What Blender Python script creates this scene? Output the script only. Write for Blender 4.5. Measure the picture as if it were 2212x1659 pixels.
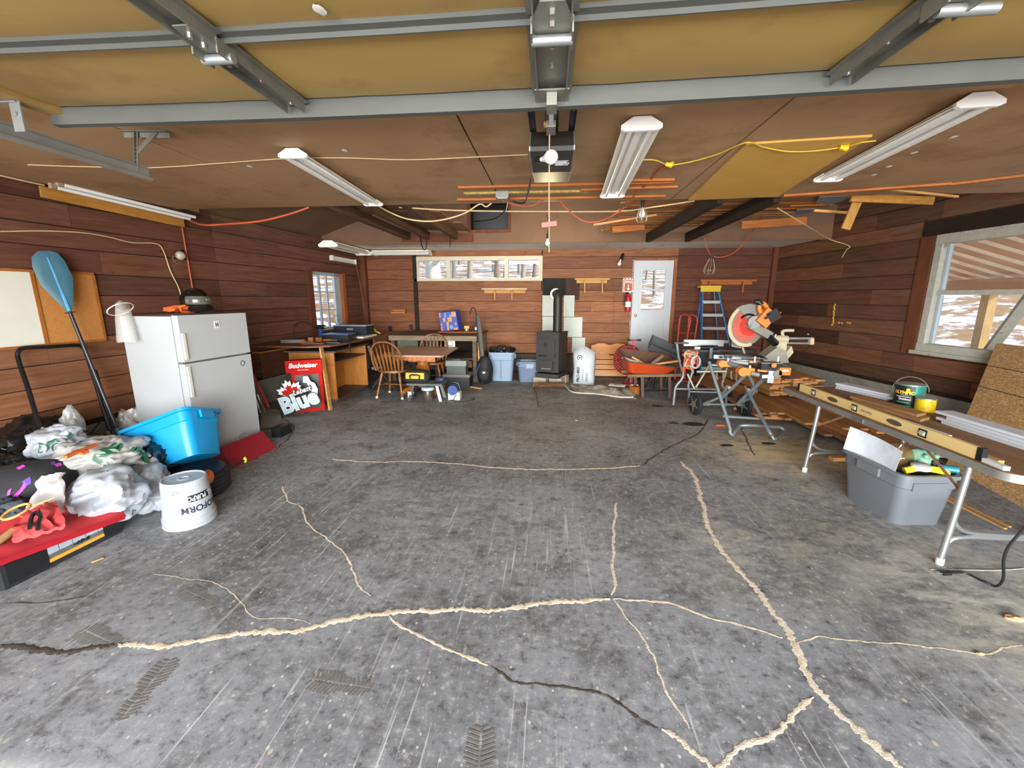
import bpy, bmesh, math, random
from mathutils import Vector as V, Matrix, noise
for o in list(bpy.data.objects): bpy.data.objects.remove(o)
S = bpy.context.scene; COL = S.collection; PI = math.pi
random.seed(7); R = random.uniform
# ---------------------------------------------------------------- camera, sky, sun, daylight, exposure
PITCH, YAW, FPX, CX, CY = math.radians(11.5574), math.radians(5.15628), 912.0, 1106.0, 829.5
EYE = V((0, 0, 1.7))
cam = bpy.data.cameras.new('camera'); cam.sensor_width = 36; cam.lens = FPX / 2212 * 36; cam.clip_start = .03; cam.clip_end = 300
co = bpy.data.objects.new('camera', cam); COL.objects.link(co); co.location = EYE
co.rotation_euler = (PI / 2 - PITCH, 0, YAW); S.camera = co
W = bpy.data.worlds.new('sky'); S.world = W; W.use_nodes = True
nt = W.node_tree; bg = nt.nodes['Background']
sky = nt.nodes.new('ShaderNodeTexSky'); sky.sky_type = 'NISHITA'; sky.sun_disc = False; sky.sun_elevation = math.radians(38)
sky.sun_rotation = math.radians(100); sky.air_density = 1.0; sky.dust_density = 2.5
nt.links.new(sky.outputs[0], bg.inputs[0]); bg.inputs[1].default_value = .38
sd = bpy.data.lights.new('sun', 'SUN'); sd.energy = 2.8; sd.angle = .01; sd.color = (1, .95, .86)
so = bpy.data.objects.new('sun', sd); COL.objects.link(so)
so.rotation_euler = V((.80, -.36, .52)).to_track_quat('Z', 'Y').to_euler()
ad = bpy.data.lights.new('door_daylight', 'AREA'); ad.shape = 'RECTANGLE'; ad.size = 10; ad.size_y = 4.6; ad.energy = 2600; ad.color = (.96, .98, 1)
ao = bpy.data.objects.new('door_daylight', ad); COL.objects.link(ao); ao.location = (0.1, -7.0, 2.0); ao.rotation_euler = (math.radians(91), 0, 0)
S.view_settings.view_transform = 'Standard'; S.view_settings.look = 'None'; S.view_settings.gamma = 1
S.view_settings.use_curve_mapping = False; S.view_settings.exposure = .70
# ---------------------------------------------------------------- where things of the place stand: rays met with the floor, a wall or a height
_cp, _sp, _cw, _sw = math.cos(PITCH), math.sin(PITCH), math.cos(YAW), math.sin(YAW)
_f = V((-_sw * _cp, _cw * _cp, -_sp)); _r = V((_cw, _sw, 0)); _u = _r.cross(_f)
def ray(x, y): return _f + _r * ((x - CX) / FPX) - _u * ((y - CY) / FPX)
def cz(x, y, z=0.0): d = ray(x, y); return EYE + d * ((z - EYE.z) / d.z)
def cy(x, y, Y): d = ray(x, y); return EYE + d * (Y / d.y)
def lw(x, y, off=0.0):
    d = ray(x, y); t = (-4.42 - .065 * 9.9 + off) / (d.x - .065 * d.y); return EYE + d * t
def rw(x, y, off=0.0):
    d = ray(x, y); t = (4.82 + .12 * 9.9 - off) / (d.x + .12 * d.y); return EYE + d * t
# ---------------------------------------------------------------- materials
def hx(h):
    h = h.lstrip('#'); c = [int(h[i:i + 2], 16) / 255 for i in (0, 2, 4)]
    return tuple(x / 12.92 if x <= .04045 else ((x + .055) / 1.055) ** 2.4 for x in c) + (1,)
def _new(name):
    m = bpy.data.materials.new(name); m.use_nodes = True; t = m.node_tree
    return m, t, t.nodes, t.links, t.nodes['Principled BSDF']
def mul(c, k): return tuple(min(1, x * k) for x in c[:3]) + (1,)
def mixc(N, L, fac, a, b, mode='MIX'):
    n = N.new('ShaderNodeMix'); n.data_type = 'RGBA'; n.blend_type = mode
    for s, v in ((0, fac), (6, a), (7, b)):
        if hasattr(v, 'is_linked'): L.new(v, n.inputs[s])
        else: n.inputs[s].default_value = v
    return n.outputs[2]
def ramp(N, L, src, a, b):
    n = N.new('ShaderNodeMapRange'); n.inputs[1].default_value = a; n.inputs[2].default_value = b; L.new(src, n.inputs[0]); return n.outputs[0]
def coords(N, L, sc, kind='Object', rot=(0, 0, 0)):
    mp = N.new('ShaderNodeMapping'); mp.inputs['Scale'].default_value = sc; mp.inputs['Rotation'].default_value = rot
    if kind == 'World': g = N.new('ShaderNodeNewGeometry'); L.new(g.outputs['Position'], mp.inputs[0])
    else: g = N.new('ShaderNodeTexCoord'); L.new(g.outputs[kind], mp.inputs[0])
    return mp.outputs[0]
def nz(N, L, vec, scale=1, detail=5, rough=.6, w=None):
    n = N.new('ShaderNodeTexNoise'); n.inputs['Scale'].default_value = scale; n.inputs['Detail'].default_value = detail; n.inputs['Roughness'].default_value = rough
    if w is not None: n.noise_dimensions = '4D'; L.new(w, n.inputs['W'])
    L.new(vec, n.inputs['Vector']); return n.outputs[0]
def mat(name, col, rough=.6, metal=0, var=.18, sc=6, bump=0, dirt=None, dirt_amt=.45, dsc=3, spec=.5, trans=0, alpha=1, emit=0):
    m, t, N, L, P = _new(name); c = hx(col) if isinstance(col, str) else col
    v = coords(N, L, (1, 1, 1)); n1 = nz(N, L, v, sc, 6)
    out = mixc(N, L, ramp(N, L, n1, .3, .7), mul(c, 1 - var), mul(c, 1 + var))
    if dirt: out = mixc(N, L, ramp(N, L, nz(N, L, v, dsc, 8, .7), 1 - dirt_amt, 1.12 - dirt_amt), out, hx(dirt))
    L.new(out, P.inputs['Base Color']); P.inputs['Roughness'].default_value = rough; P.inputs['Metallic'].default_value = metal
    P.inputs['Specular IOR Level'].default_value = spec
    if trans: P.inputs['Transmission Weight'].default_value = trans
    if alpha < 1: P.inputs['Alpha'].default_value = alpha
    if bump:
        b = N.new('ShaderNodeBump'); b.inputs['Strength'].default_value = bump; b.inputs['Distance'].default_value = .01
        L.new(nz(N, L, v, sc * 5, 6), b.inputs['Height']); L.new(b.outputs[0], P.inputs['Normal'])
    if emit: P.inputs['Emission Color'].default_value = c; P.inputs['Emission Strength'].default_value = emit
    return m
def wood(name, c1, c2, sc=(1.2, 1.2, 16), rough=.7, kind='Object', knots=True, objcol=False, spec=.3, bump=.25, dark=.35):
    m, t, N, L, P = _new(name); oi = N.new('ShaderNodeObjectInfo'); w = N.new('ShaderNodeMath'); w.operation = 'MULTIPLY'; w.inputs[1].default_value = 60
    L.new(oi.outputs['Random'], w.inputs[0]); v = coords(N, L, sc, kind)
    g = nz(N, L, v, 2.2, 7, .62, w.outputs[0]); f = nz(N, L, v, 9, 4, .6, w.outputs[0])
    a, b = hx(c1), hx(c2)
    out = mixc(N, L, ramp(N, L, g, .32, .68), a, b)
    out = mixc(N, L, ramp(N, L, f, .5, .9), out, mul(a, .55))
    v2 = coords(N, L, (1, 1, 1), kind); big = nz(N, L, v2, 1.7, 6, .65, w.outputs[0])
    out = mixc(N, L, ramp(N, L, big, .52, .78), out, mul(a, 1 - dark))
    if knots:
        vo = N.new('ShaderNodeTexVoronoi'); vo.inputs['Scale'].default_value = 2.6; L.new(coords(N, L, (1, 1, 1.6), kind), vo.inputs['Vector'])
        k = ramp(N, L, vo.outputs['Distance'], .075, .02); out = mixc(N, L, k, out, mul(a, .3))
    if objcol: out = mixc(N, L, 1.0, out, oi.outputs['Color'], 'MULTIPLY')
    L.new(out, P.inputs['Base Color']); P.inputs['Roughness'].default_value = rough; P.inputs['Specular IOR Level'].default_value = spec
    bp = N.new('ShaderNodeBump'); bp.inputs['Strength'].default_value = bump; bp.inputs['Distance'].default_value = .006
    L.new(g, bp.inputs['Height']); L.new(bp.outputs[0], P.inputs['Normal']); return m
def glassmat(name, tint=(1, 1, 1, 1), rough=.02, dirt=.0):
    m, t, N, L, P = _new(name); N.remove(P); o = N['Material Output']
    tr = N.new('ShaderNodeBsdfTransparent'); tr.inputs[0].default_value = tint
    gl = N.new('ShaderNodeBsdfGlossy'); gl.inputs['Roughness'].default_value = rough
    lwt = N.new('ShaderNodeLayerWeight'); pw = N.new('ShaderNodeMath'); pw.operation = 'POWER'; pw.inputs[1].default_value = 4.0; L.new(lwt.outputs['Facing'], pw.inputs[0]); fr = N.new('ShaderNodeMath'); fr.operation = 'MULTIPLY_ADD'; fr.inputs[1].default_value = .6; fr.inputs[2].default_value = .03; L.new(pw.outputs[0], fr.inputs[0]); mx = N.new('ShaderNodeMixShader')
    L.new(fr.outputs[0], mx.inputs[0]); L.new(tr.outputs[0], mx.inputs[1]); L.new(gl.outputs[0], mx.inputs[2]); out = mx.outputs[0]
    if dirt:
        df = N.new('ShaderNodeBsdfDiffuse'); df.inputs[0].default_value = (.8, .8, .78, 1); m2 = N.new('ShaderNodeMixShader'); m2.inputs[0].default_value = dirt
        L.new(out, m2.inputs[1]); L.new(df.outputs[0], m2.inputs[2]); out = m2.outputs[0]
    L.new(out, o.inputs[0]); return m
# ---------------------------------------------------------------- shape builder
class G:
    def __init__(s): s.b = bmesh.new()
    def vf(s, vs, fs, M=None):
        bv = [s.b.verts.new(M @ V(v) if M else V(v)) for v in vs]
        for f in fs:
            try: s.b.faces.new([bv[i] for i in f])
            except ValueError: pass
        return s
    def box(s, c, d, rot=(0, 0, 0), M=None, taper=1):
        x, y, z = d[0] / 2, d[1] / 2, d[2] / 2; k = taper
        vs = [(-x, -y, -z), (x, -y, -z), (x, y, -z), (-x, y, -z), (-x * k, -y * k, z), (x * k, -y * k, z), (x * k, y * k, z), (-x * k, y * k, z)]
        T0 = Matrix.Translation(V(c)) @ Matrix.Rotation(rot[2], 4, 'Z') @ Matrix.Rotation(rot[1], 4, 'Y') @ Matrix.Rotation(rot[0], 4, 'X')
        return s.vf(vs, [(3, 2, 1, 0), (4, 5, 6, 7), (0, 1, 5, 4), (1, 2, 6, 5), (2, 3, 7, 6), (3, 0, 4, 7)], (M @ T0) if M else T0)
    def bx(s, x0, x1, y0, y1, z0, z1): return s.box(((x0 + x1) / 2, (y0 + y1) / 2, (z0 + z1) / 2), (abs(x1 - x0), abs(y1 - y0), abs(z1 - z0)))
    def bar(s, a, b, w, h, up=(0, 0, 1)):
        a, b = V(a), V(b); d = b - a; return s.box((0, 0, 0), (d.length, w, h), M=frame((a + b) / 2, d, up))
    def tube(s, pts, r, n=8, closed=False, cap=True):
        pts = [V(p) for p in pts]; m = len(pts); rs = r if isinstance(r, (list, tuple)) else [r] * m; rings = []; ref = None
        for i, p in enumerate(pts):
            a = pts[(i - 1) % m] if (closed or i > 0) else p; b = pts[(i + 1) % m] if (closed or i < m - 1) else p
            t = (b - a).normalized() if (b - a).length > 1e-9 else V((0, 0, 1))
            if ref is None: ref = t.orthogonal().normalized()
            ref = (ref - t * ref.dot(t)); ref = ref.normalized() if ref.length > 1e-6 else t.orthogonal().normalized()
            q = t.cross(ref); rings.append([s.b.verts.new(p + (ref * math.cos(2 * PI * k / n) + q * math.sin(2 * PI * k / n)) * rs[i]) for k in range(n)])
        for i in range(m if closed else m - 1):
            A, B = rings[i], rings[(i + 1) % m]
            for k in range(n): s.b.faces.new((A[k], A[(k + 1) % n], B[(k + 1) % n], B[k]))
        if cap and not closed: s.b.faces.new(rings[0][::-1]); s.b.faces.new(rings[-1])
        return s
    def cyl(s, a, b, r, r2=None, n=16): return s.tube([a, b], [r, r if r2 is None else r2], n)
    def lathe(s, prof, n=24, M=None):
        rings = []
        for r, z in prof: rings.append([s.b.verts.new((M @ V((r * math.cos(2 * PI * k / n), r * math.sin(2 * PI * k / n), z))) if M else V((r * math.cos(2 * PI * k / n), r * math.sin(2 * PI * k / n), z))) for k in range(n)])
        for A, B in zip(rings, rings[1:]):
            for k in range(n): s.b.faces.new((A[k], A[(k + 1) % n], B[(k + 1) % n], B[k]))
        if prof[0][0] > 1e-4: s.b.faces.new(rings[0][::-1])
        if prof[-1][0] > 1e-4: s.b.faces.new(rings[-1])
        bmesh.ops.remove_doubles(s.b, verts=s.b.verts[:], dist=1e-5); return s
    def prism(s, poly, M, d):
        n = len(poly); vs = [(p[0], p[1], 0) for p in poly] + [(p[0], p[1], d) for p in poly]
        return s.vf(vs, [tuple(range(n))[::-1], tuple(range(n, 2 * n))] + [(i, (i + 1) % n, (i + 1) % n + n, i + n) for i in range(n)], M)
    def sheet(s, fn, nu, nv, th=.004):
        P = [[V(fn(i / nu, j / nv)) for j in range(nv + 1)] for i in range(nu + 1)]
        top = [[s.b.verts.new(p) for p in r] for r in P]; bot = [[s.b.verts.new(p - V((0, 0, th))) for p in r] for r in P]
        for i in range(nu):
            for j in range(nv):
                s.b.faces.new((top[i][j], top[i + 1][j], top[i + 1][j + 1], top[i][j + 1])); s.b.faces.new((bot[i][j], bot[i][j + 1], bot[i + 1][j + 1], bot[i + 1][j]))
        for i in range(nu):
            s.b.faces.new((top[i][0], bot[i][0], bot[i + 1][0], top[i + 1][0])); s.b.faces.new((top[i][nv], top[i + 1][nv], bot[i + 1][nv], bot[i][nv]))
        for j in range(nv):
            s.b.faces.new((top[0][j], top[0][j + 1], bot[0][j + 1], bot[0][j])); s.b.faces.new((top[nu][j], bot[nu][j], bot[nu][j + 1], top[nu][j + 1]))
        return s
    def blob(s, c, r, seed=0, amp=.2, fr=2.0, sub=4, floor=None, M=None, ridge=.5, sq=1.0):
        t = bmesh.new(); bmesh.ops.create_icosphere(t, subdivisions=sub, radius=1)
        for v in t.verts:
            p = v.co.normalized(); o = V((seed * 7.3, seed * 3.1, seed * 1.7)); wq = p + V((1, 1, 1)) * (.35 * noise.noise(p * fr * .8 + o)); k = 1 + amp * noise.noise(p * fr * .8 + o) - ridge * amp * (abs(noise.noise(V((wq.x * fr * 2.2, wq.y * fr * .9, wq.z * fr * 1.6)) + o)) + .22 * abs(noise.noise(V((wq.y * fr * 3.6, wq.x * fr * 1.8, wq.z * fr * 2)) - o)))
            if sq != 1: p = V([math.copysign(abs(x) ** sq, x) for x in p])
            v.co = V((p.x * r[0], p.y * r[1], p.z * r[2])) * k
            if M: v.co = M.to_3x3() @ v.co
            v.co += V(c)
            if floor is not None and v.co.z < floor: v.co.z = floor
        me = bpy.data.meshes.new('t'); t.to_mesh(me); t.free(); s.b.from_mesh(me); bpy.data.meshes.remove(me); return s
    def _fin(s, name, m, bev, sm, seg):
        if bev: bmesh.ops.bevel(s.b, geom=[e for e in s.b.edges if len(e.link_faces) == 2 and e.calc_face_angle(0) > .5], offset=bev, segments=seg, affect='EDGES', profile=.6)
        bmesh.ops.recalc_face_normals(s.b, faces=s.b.faces[:])
        me = bpy.data.meshes.new(name); s.b.to_mesh(me); s.b.free()
        for x in (m if isinstance(m, (list, tuple)) else [m]): me.materials.append(x)
        if sm:
            me.polygons.foreach_set('use_smooth', [True] * len(me.polygons)); me.set_sharp_from_angle(angle=.7 if sm is True else sm)
        return me
    def put(s, name, m, par, bev=0, sm=False, seg=1, label=None, kind=None):
        me = s._fin(name, m, bev, sm, seg); o = bpy.data.objects.new(name, me); COL.objects.link(o)
        if par is not None:
            I = INV.get(root(par).name)
            if I is not None: me.transform(I)
            o.parent = par
        if label: o['label'] = label
        if kind: o['kind'] = kind
        return o
    def solo(s, name, m, label, cat, group=None, bev=0, sm=False, seg=1, kind=None):
        me = s._fin(name, m, bev, sm, seg); xs = [v.co for v in me.vertices]
        c = V(((min(p.x for p in xs) + max(p.x for p in xs)) / 2, (min(p.y for p in xs) + max(p.y for p in xs)) / 2, min(p.z for p in xs)))
        me.transform(Matrix.Translation(-c)); o = bpy.data.objects.new(name, me); COL.objects.link(o); o.location = c; INV[o.name] = Matrix.Translation(-c)
        if label: o['label'] = label; o['category'] = cat
        if group: o['group'] = group
        if kind: o['kind'] = kind
        return o
INV = {}
def root(o):
    while o.parent: o = o.parent
    return o
def frame(o, x, up=(0, 0, 1)):
    x = V(x).normalized(); y = V(up).cross(x); y = y.normalized() if y.length > 1e-6 else x.orthogonal().normalized(); z = x.cross(y)
    M = Matrix((x, y, z)).transposed().to_4x4(); M.translation = V(o); return M
def plane(o, x, y):   # local X, Y on a face, Z out of it
    x = V(x).normalized(); z = x.cross(V(y)).normalized(); y = z.cross(x); M = Matrix((x, y, z)).transposed().to_4x4(); M.translation = V(o); return M
def T(name, label, cat, loc, rz=0, group=None, local=False):
    o = bpy.data.objects.new(name, None); COL.objects.link(o); o.location = loc; o.rotation_euler = (0, 0, rz); o.empty_display_size = .1
    o['label'] = label; o['category'] = cat
    if group: o['group'] = group
    INV[o.name] = None if local else (Matrix.Translation(V(loc)) @ Matrix.Rotation(rz, 4, 'Z')).inverted()
    return o
def struct(g, name, m, **k):
    o = g.put(name, m, None, **k); o['kind'] = 'structure'; return o
def dup(t, loc, rz=None, label=None):
    c = t.copy(); COL.objects.link(c); c.location = loc
    if rz is not None: c.rotation_euler = (0, 0, rz)
    if label: c['label'] = label
    for ch in list(t.children):
        d = ch.copy(); COL.objects.link(d); d.parent = c
        for g2 in list(ch.children): e = g2.copy(); COL.objects.link(e); e.parent = d
    return c
def text(s, size, M, m, par, name='lettering', ex=.001, shear=0, bold=0, align='CENTER', sx=1, kind=None):
    cu = bpy.data.curves.new('t', 'FONT'); cu.body = s; cu.size = size; cu.extrude = ex; cu.shear = shear; cu.offset = bold; cu.align_x = align; cu.align_y = 'CENTER'; cu.resolution_u = 3
    o = bpy.data.objects.new('t', cu); COL.objects.link(o); me = bpy.data.meshes.new_from_object(o); bpy.data.objects.remove(o); bpy.data.curves.remove(cu)
    me.name = name; me.transform(M @ Matrix.Diagonal((sx, 1, 1, 1))); me.materials.clear(); me.materials.append(m); g = G(); g.b.from_mesh(me); bpy.data.meshes.remove(me)
    return g.put(name, m, par)
def arc(c, r, a0, a1, n, u, v): return [V(c) + V(u) * (r * math.cos(a0 + (a1 - a0) * i / n)) + V(v) * (r * math.sin(a0 + (a1 - a0) * i / n)) for i in range(n + 1)]
def smooth(pts, k=6):   # Catmull-Rom through the points
    P = [V(p) for p in pts]; P = [P[0] * 2 - P[1]] + P + [P[-1] * 2 - P[-2]]; out = []
    for i in range(1, len(P) - 2):
        a, b, c, d = P[i - 1:i + 3]
        for j in range(k):
            t = j / k; out.append(.5 * ((2 * b) + (c - a) * t + (2 * a - 5 * b + 4 * c - d) * t * t + (3 * b - a - 3 * c + d) * t ** 3))
    return out + [P[-2]]
# ---------------------------------------------------------------- common materials
M_ = {}
def mm(k, *a, **kw):
    if k not in M_: M_[k] = mat(k, *a, **kw)
    return M_[k]
PLANK = wood('wall_board', '#ffffff', '#c4b4ac', (1.1, 1.1, 13), .72, 'World', True, True, .25, .35)
LUM = wood('pine', '#d9a566', '#b87f45', (9, 1.6, 9), .6, 'Object', True)
LUMX = wood('pine_cross', '#d9a566', '#b87f45', (1.6, 9, 9), .6, 'Object', True)
OAK = wood('oak_veneer', '#b06a2c', '#9a5722', (7, 7, 1.2), .5, 'Object', False, dark=.2)
HONEY = wood('honey_wood', '#b9712f', '#8f4f1e', (8, 8, 1.4), .38, 'Object', False, spec=.5)
DARKW = wood('dark_beam', '#33271f', '#221a15', (9, 1.5, 9), .8, 'Object', False)
RAWX = wood('lath', '#b9834f', '#7d5433', (1.6, 14, 9), .75, 'Object', False)
ORW = wood('orange_strip', '#c1773a', '#9a5526', (1.4, 12, 12), .7, 'Object', False)
GALV = mat('galvanised_steel', '#a5a8a6', .42, .75, .12, 5, dirt='#6b665c', dirt_amt=.3)
DGALV = mat('dull_steel', '#85847a', .5, .6, .2, 6, dirt='#3f3a30', dirt_amt=.4)
BLK = mat('black_plastic', '#17181a', .45, 0, .15, 5, dirt='#4a463f', dirt_amt=.22)
BLKM = mat('black_metal', '#1b1b1c', .4, .4, .2, 5, dirt='#4d4740', dirt_amt=.25)
WHT = mat('white_enamel', '#a9abab', .35, 0, .03, 3, dirt='#b4a98f', dirt_amt=.28)
PAINTW = mat('white_paint', '#d4d3cb', .5, 0, .05, 4, dirt='#a59d8b', dirt_amt=.3)
GRYP = mat('weathered_grey_paint', '#b3b1a4', .75, 0, .12, 12, dirt='#6a6154', dirt_amt=.42, dsc=9, bump=.3)
GLASS = glassmat('window_glass', (.93, .95, .95, 1), .02, .03)
RUBBER = mat('rubber', '#1c1c1d', .75, 0, .25, 8, dirt='#57524a', dirt_amt=.4)
CONC = mat('concrete_curb', '#8a877d', .9, 0, .18, 5, .5, dirt='#5d574d', dirt_amt=.42)
YEL = mat('yellow_paint', '#d8b42c', .45, 0, .1)
GRNT = mat('stand_grey', '#7d8587', .42, .35, .1, 5, dirt='#b9ab8c', dirt_amt=.25)
ORG = mat('orange_plastic', '#d9692a', .45, 0, .08, dirt='#8f5a38', dirt_amt=.2)
CRW = mat('cord_cream', '#cdb482', .6); CRO = mat('cord_orange', '#b4512a', .6); CRB = mat('cord_black', '#191919', .5); CRY = mat('cord_yellow', '#d3b23a', .55)
INKB = mat('ink_black', '#15161a', .6, 0, 0); INKW = mat('ink_white', '#e6e6e2', .6, 0, 0)
# ---------------------------------------------------------------- floor
def floor_material():
    m, t, N, L, P = _new('garage_concrete'); v = coords(N, L, (1, 1, 1), 'World')
    big = nz(N, L, v, .55, 6, .62); mid = nz(N, L, v, 3.2, 8, .7); fine = nz(N, L, v, 34, 4, .7)
    out = mixc(N, L, ramp(N, L, big, .36, .66), hx('#6b6a69'), hx('#9b9c9d'))
    out = mixc(N, L, ramp(N, L, mid, .50, .72), out, hx('#4a4743'))
    out = mixc(N, L, ramp(N, L, nz(N, L, v, 7.5, 7, .75), .56, .74), out, hx('#96948f'))
    out = mixc(N, L, ramp(N, L, nz(N, L, coords(N, L, (1, 1, 1), 'World', (0, 0, .6)), 5.1, 8, .72), .6, .76), out, hx('#433f3a'))
    gr = nz(N, L, v, 17, 9, .78); out = mixc(N, L, ramp(N, L, gr, .53, .70), out, hx('#b3b1ab')); out = mixc(N, L, ramp(N, L, gr, .47, .32), out, hx('#3b3835'))
    sp = N.new('ShaderNodeSeparateXYZ'); L.new(v, sp.inputs[0])
    # patches of darker tone, growing towards the back of the room
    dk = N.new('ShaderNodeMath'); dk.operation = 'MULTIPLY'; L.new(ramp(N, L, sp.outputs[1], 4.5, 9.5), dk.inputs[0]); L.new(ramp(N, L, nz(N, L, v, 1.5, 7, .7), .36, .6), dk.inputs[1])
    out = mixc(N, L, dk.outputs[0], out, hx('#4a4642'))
    out = mixc(N, L, ramp(N, L, fine, .58, .8), out, hx('#a9a69e'))
    def mth(op, a, b=None):
        n = N.new('ShaderNodeMath'); n.operation = op
        for i, q in enumerate((a, b)):
            if q is None: continue
            if hasattr(q, 'is_linked'): L.new(q, n.inputs[i])
            else: n.inputs[i].default_value = q
        return n.outputs[0]
    # long scrape marks in two directions, only where the floor was scraped
    for rot, sc, lo, seed in ((.32, (46, 1.1, 1), .635, 3.1), (.12, (60, 1.3, 1), .65, 7.7), (-.5, (40, .9, 1), .69, 12.3)):
        s = nz(N, L, coords(N, L, sc, 'World', (seed, 0, rot)), 1, 3, .5); mk = ramp(N, L, nz(N, L, coords(N, L, (.8, .6, 1), 'World', (0, seed, 0)), 1, 3, .5), .42, .58)
        lim = mth('MULTIPLY', mk, ramp(N, L, sp.outputs[1], 6.5, 3.0)); out = mixc(N, L, mth('MULTIPLY', ramp(N, L, s, lo, lo + .07), mth('MULTIPLY', lim, .75)), out, hx('#c9c8c3'))
    for sc, rad, col in ((21, .16, '#cfc9b8'), (9, .10, '#c4b596'), (55, .2, '#b9b6ad'), (6, .055, '#e3ddd0')):
        vo = N.new('ShaderNodeTexVoronoi'); vo.inputs['Scale'].default_value = sc; L.new(coords(N, L, (1, .8, 1), 'World'), vo.inputs['Vector'])
        cs = N.new('ShaderNodeSeparateColor'); L.new(vo.outputs['Color'], cs.inputs[0]); keep = ramp(N, L, cs.outputs[0], .62, .66)
        out = mixc(N, L, mth('MULTIPLY', ramp(N, L, vo.outputs['Distance'], rad, rad * .6), mth('MULTIPLY', keep, .75)), out, hx(col))
    # sawdust where the saws and the table stand
    for (x, y, r, col, a) in ((2.45, 4.75, 1.1, '#cdb680', 1.0), (2.62, 4.98, .75, '#d3bd8a', 1.0), (2.5, 4.7, .7, '#d3bd8a', 1.0), (2.55, 2.35, .9, '#c9c4b6', 1.0), (2.75, 1.75, .8, '#c9c4b6', .9), (2.1, 6.2, .8, '#a3987c', .5), (2.6, 3.3, 1.1, '#bfb9a6', .6), (1.4, 2.8, .8, '#c2bba6', .55), (.3, 5.6, .9, '#a49a80', .55), (-.5, 4.9, .9, '#a39b88', .45), (2.4, 2.0, .9, '#cbc4b2', .6), (-1.0, 3.1, .7, '#bdbab0', .5)):
        dx = mth('SUBTRACT', sp.outputs[0], x); dy = mth('SUBTRACT', sp.outputs[1], y); d = mth('SQRT', mth('ADD', mth('MULTIPLY', dx, dx), mth('MULTIPLY', dy, dy)))
        n = nz(N, L, coords(N, L, (1.2, 2.2, 1), 'World', (x, y, 0)), 3.2, 8, .72); out = mixc(N, L, mth('MULTIPLY', mth('MULTIPLY', ramp(N, L, d, r, 0), ramp(N, L, n, .44, .62)), a), out, hx(col))
    L.new(out, P.inputs['Base Color']); P.inputs['Roughness'].default_value = .62; P.inputs['Specular IOR Level'].default_value = .4
    b = N.new('ShaderNodeBump'); b.inputs['Strength'].default_value = .35; b.inputs['Distance'].default_value = .008
    L.new(mid, b.inputs['Height']); L.new(b.outputs[0], P.inputs['Normal']); return m
def lx(Y): return -4.42 - .065 * (9.9 - Y)
def rx(Y): return 4.82 + .12 * (9.9 - Y)
FLR = struct(G().prism([(lx(-.7) - .2, -.7), (rx(-.7) + .2, -.7), (rx(10.05) + .2, 10.05), (lx(10.05) - .2, 10.05)], Matrix.Translation((0, 0, -.2)), .2), 'floor', floor_material())
M_CR = mat('crack_filler', '#d8c6aa', .9, 0, .25, 30, .6, dirt='#e2d6c0', dirt_amt=.5, dsc=12); M_CD = mat('crack_dirt', '#463d34', .95, 0, .3, 20, .6, dirt='#978a76', dirt_amt=.42, dsc=9)
def crack(pix, w, m, seed):
    random.seed(seed); base = smooth([cz(x, y) for x, y in pix], 10); pts = []
    for a, b in zip(base, base[1:]):
        n = max(1, int((b - a).length / .011)); pts += [a + (b - a) * (i / n) for i in range(n)]
    g = G(); L = []
    for i, p in enumerate(pts):
        t = (pts[min(i + 1, len(pts) - 1)] - pts[max(i - 1, 0)]).normalized(); q = V((-t.y, t.x, 0))
        p = p + q * (.016 * noise.noise(V((i * .08, seed, 0))) + .008 * noise.noise(V((i * .26, seed, 3)))); e = min(1, i / 4, (len(pts) - 1 - i) / 4)
        h = w * 1.25 * (.35 + .65 * e) * (1 + .55 * noise.noise(V((i * .1, seed, 5))) + R(-.5, .7)); k = w * 1.25 * (.35 + .65 * e) * (1 + .55 * noise.noise(V((i * .1, seed, 9))) + R(-.5, .7))
        L.append([g.b.verts.new(p + q * h + V((0, 0, .0008))), g.b.verts.new(p + V((0, 0, .0008 + min(.006, w * .3)))), g.b.verts.new(p - q * k + V((0, 0, .0008)))])
    for a, b in zip(L, L[1:]):
        g.b.faces.new((a[0], a[1], b[1], b[0])); g.b.faces.new((a[1], a[2], b[2], b[1]))
    g.put('crack', m, FLR, sm=True)
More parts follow.
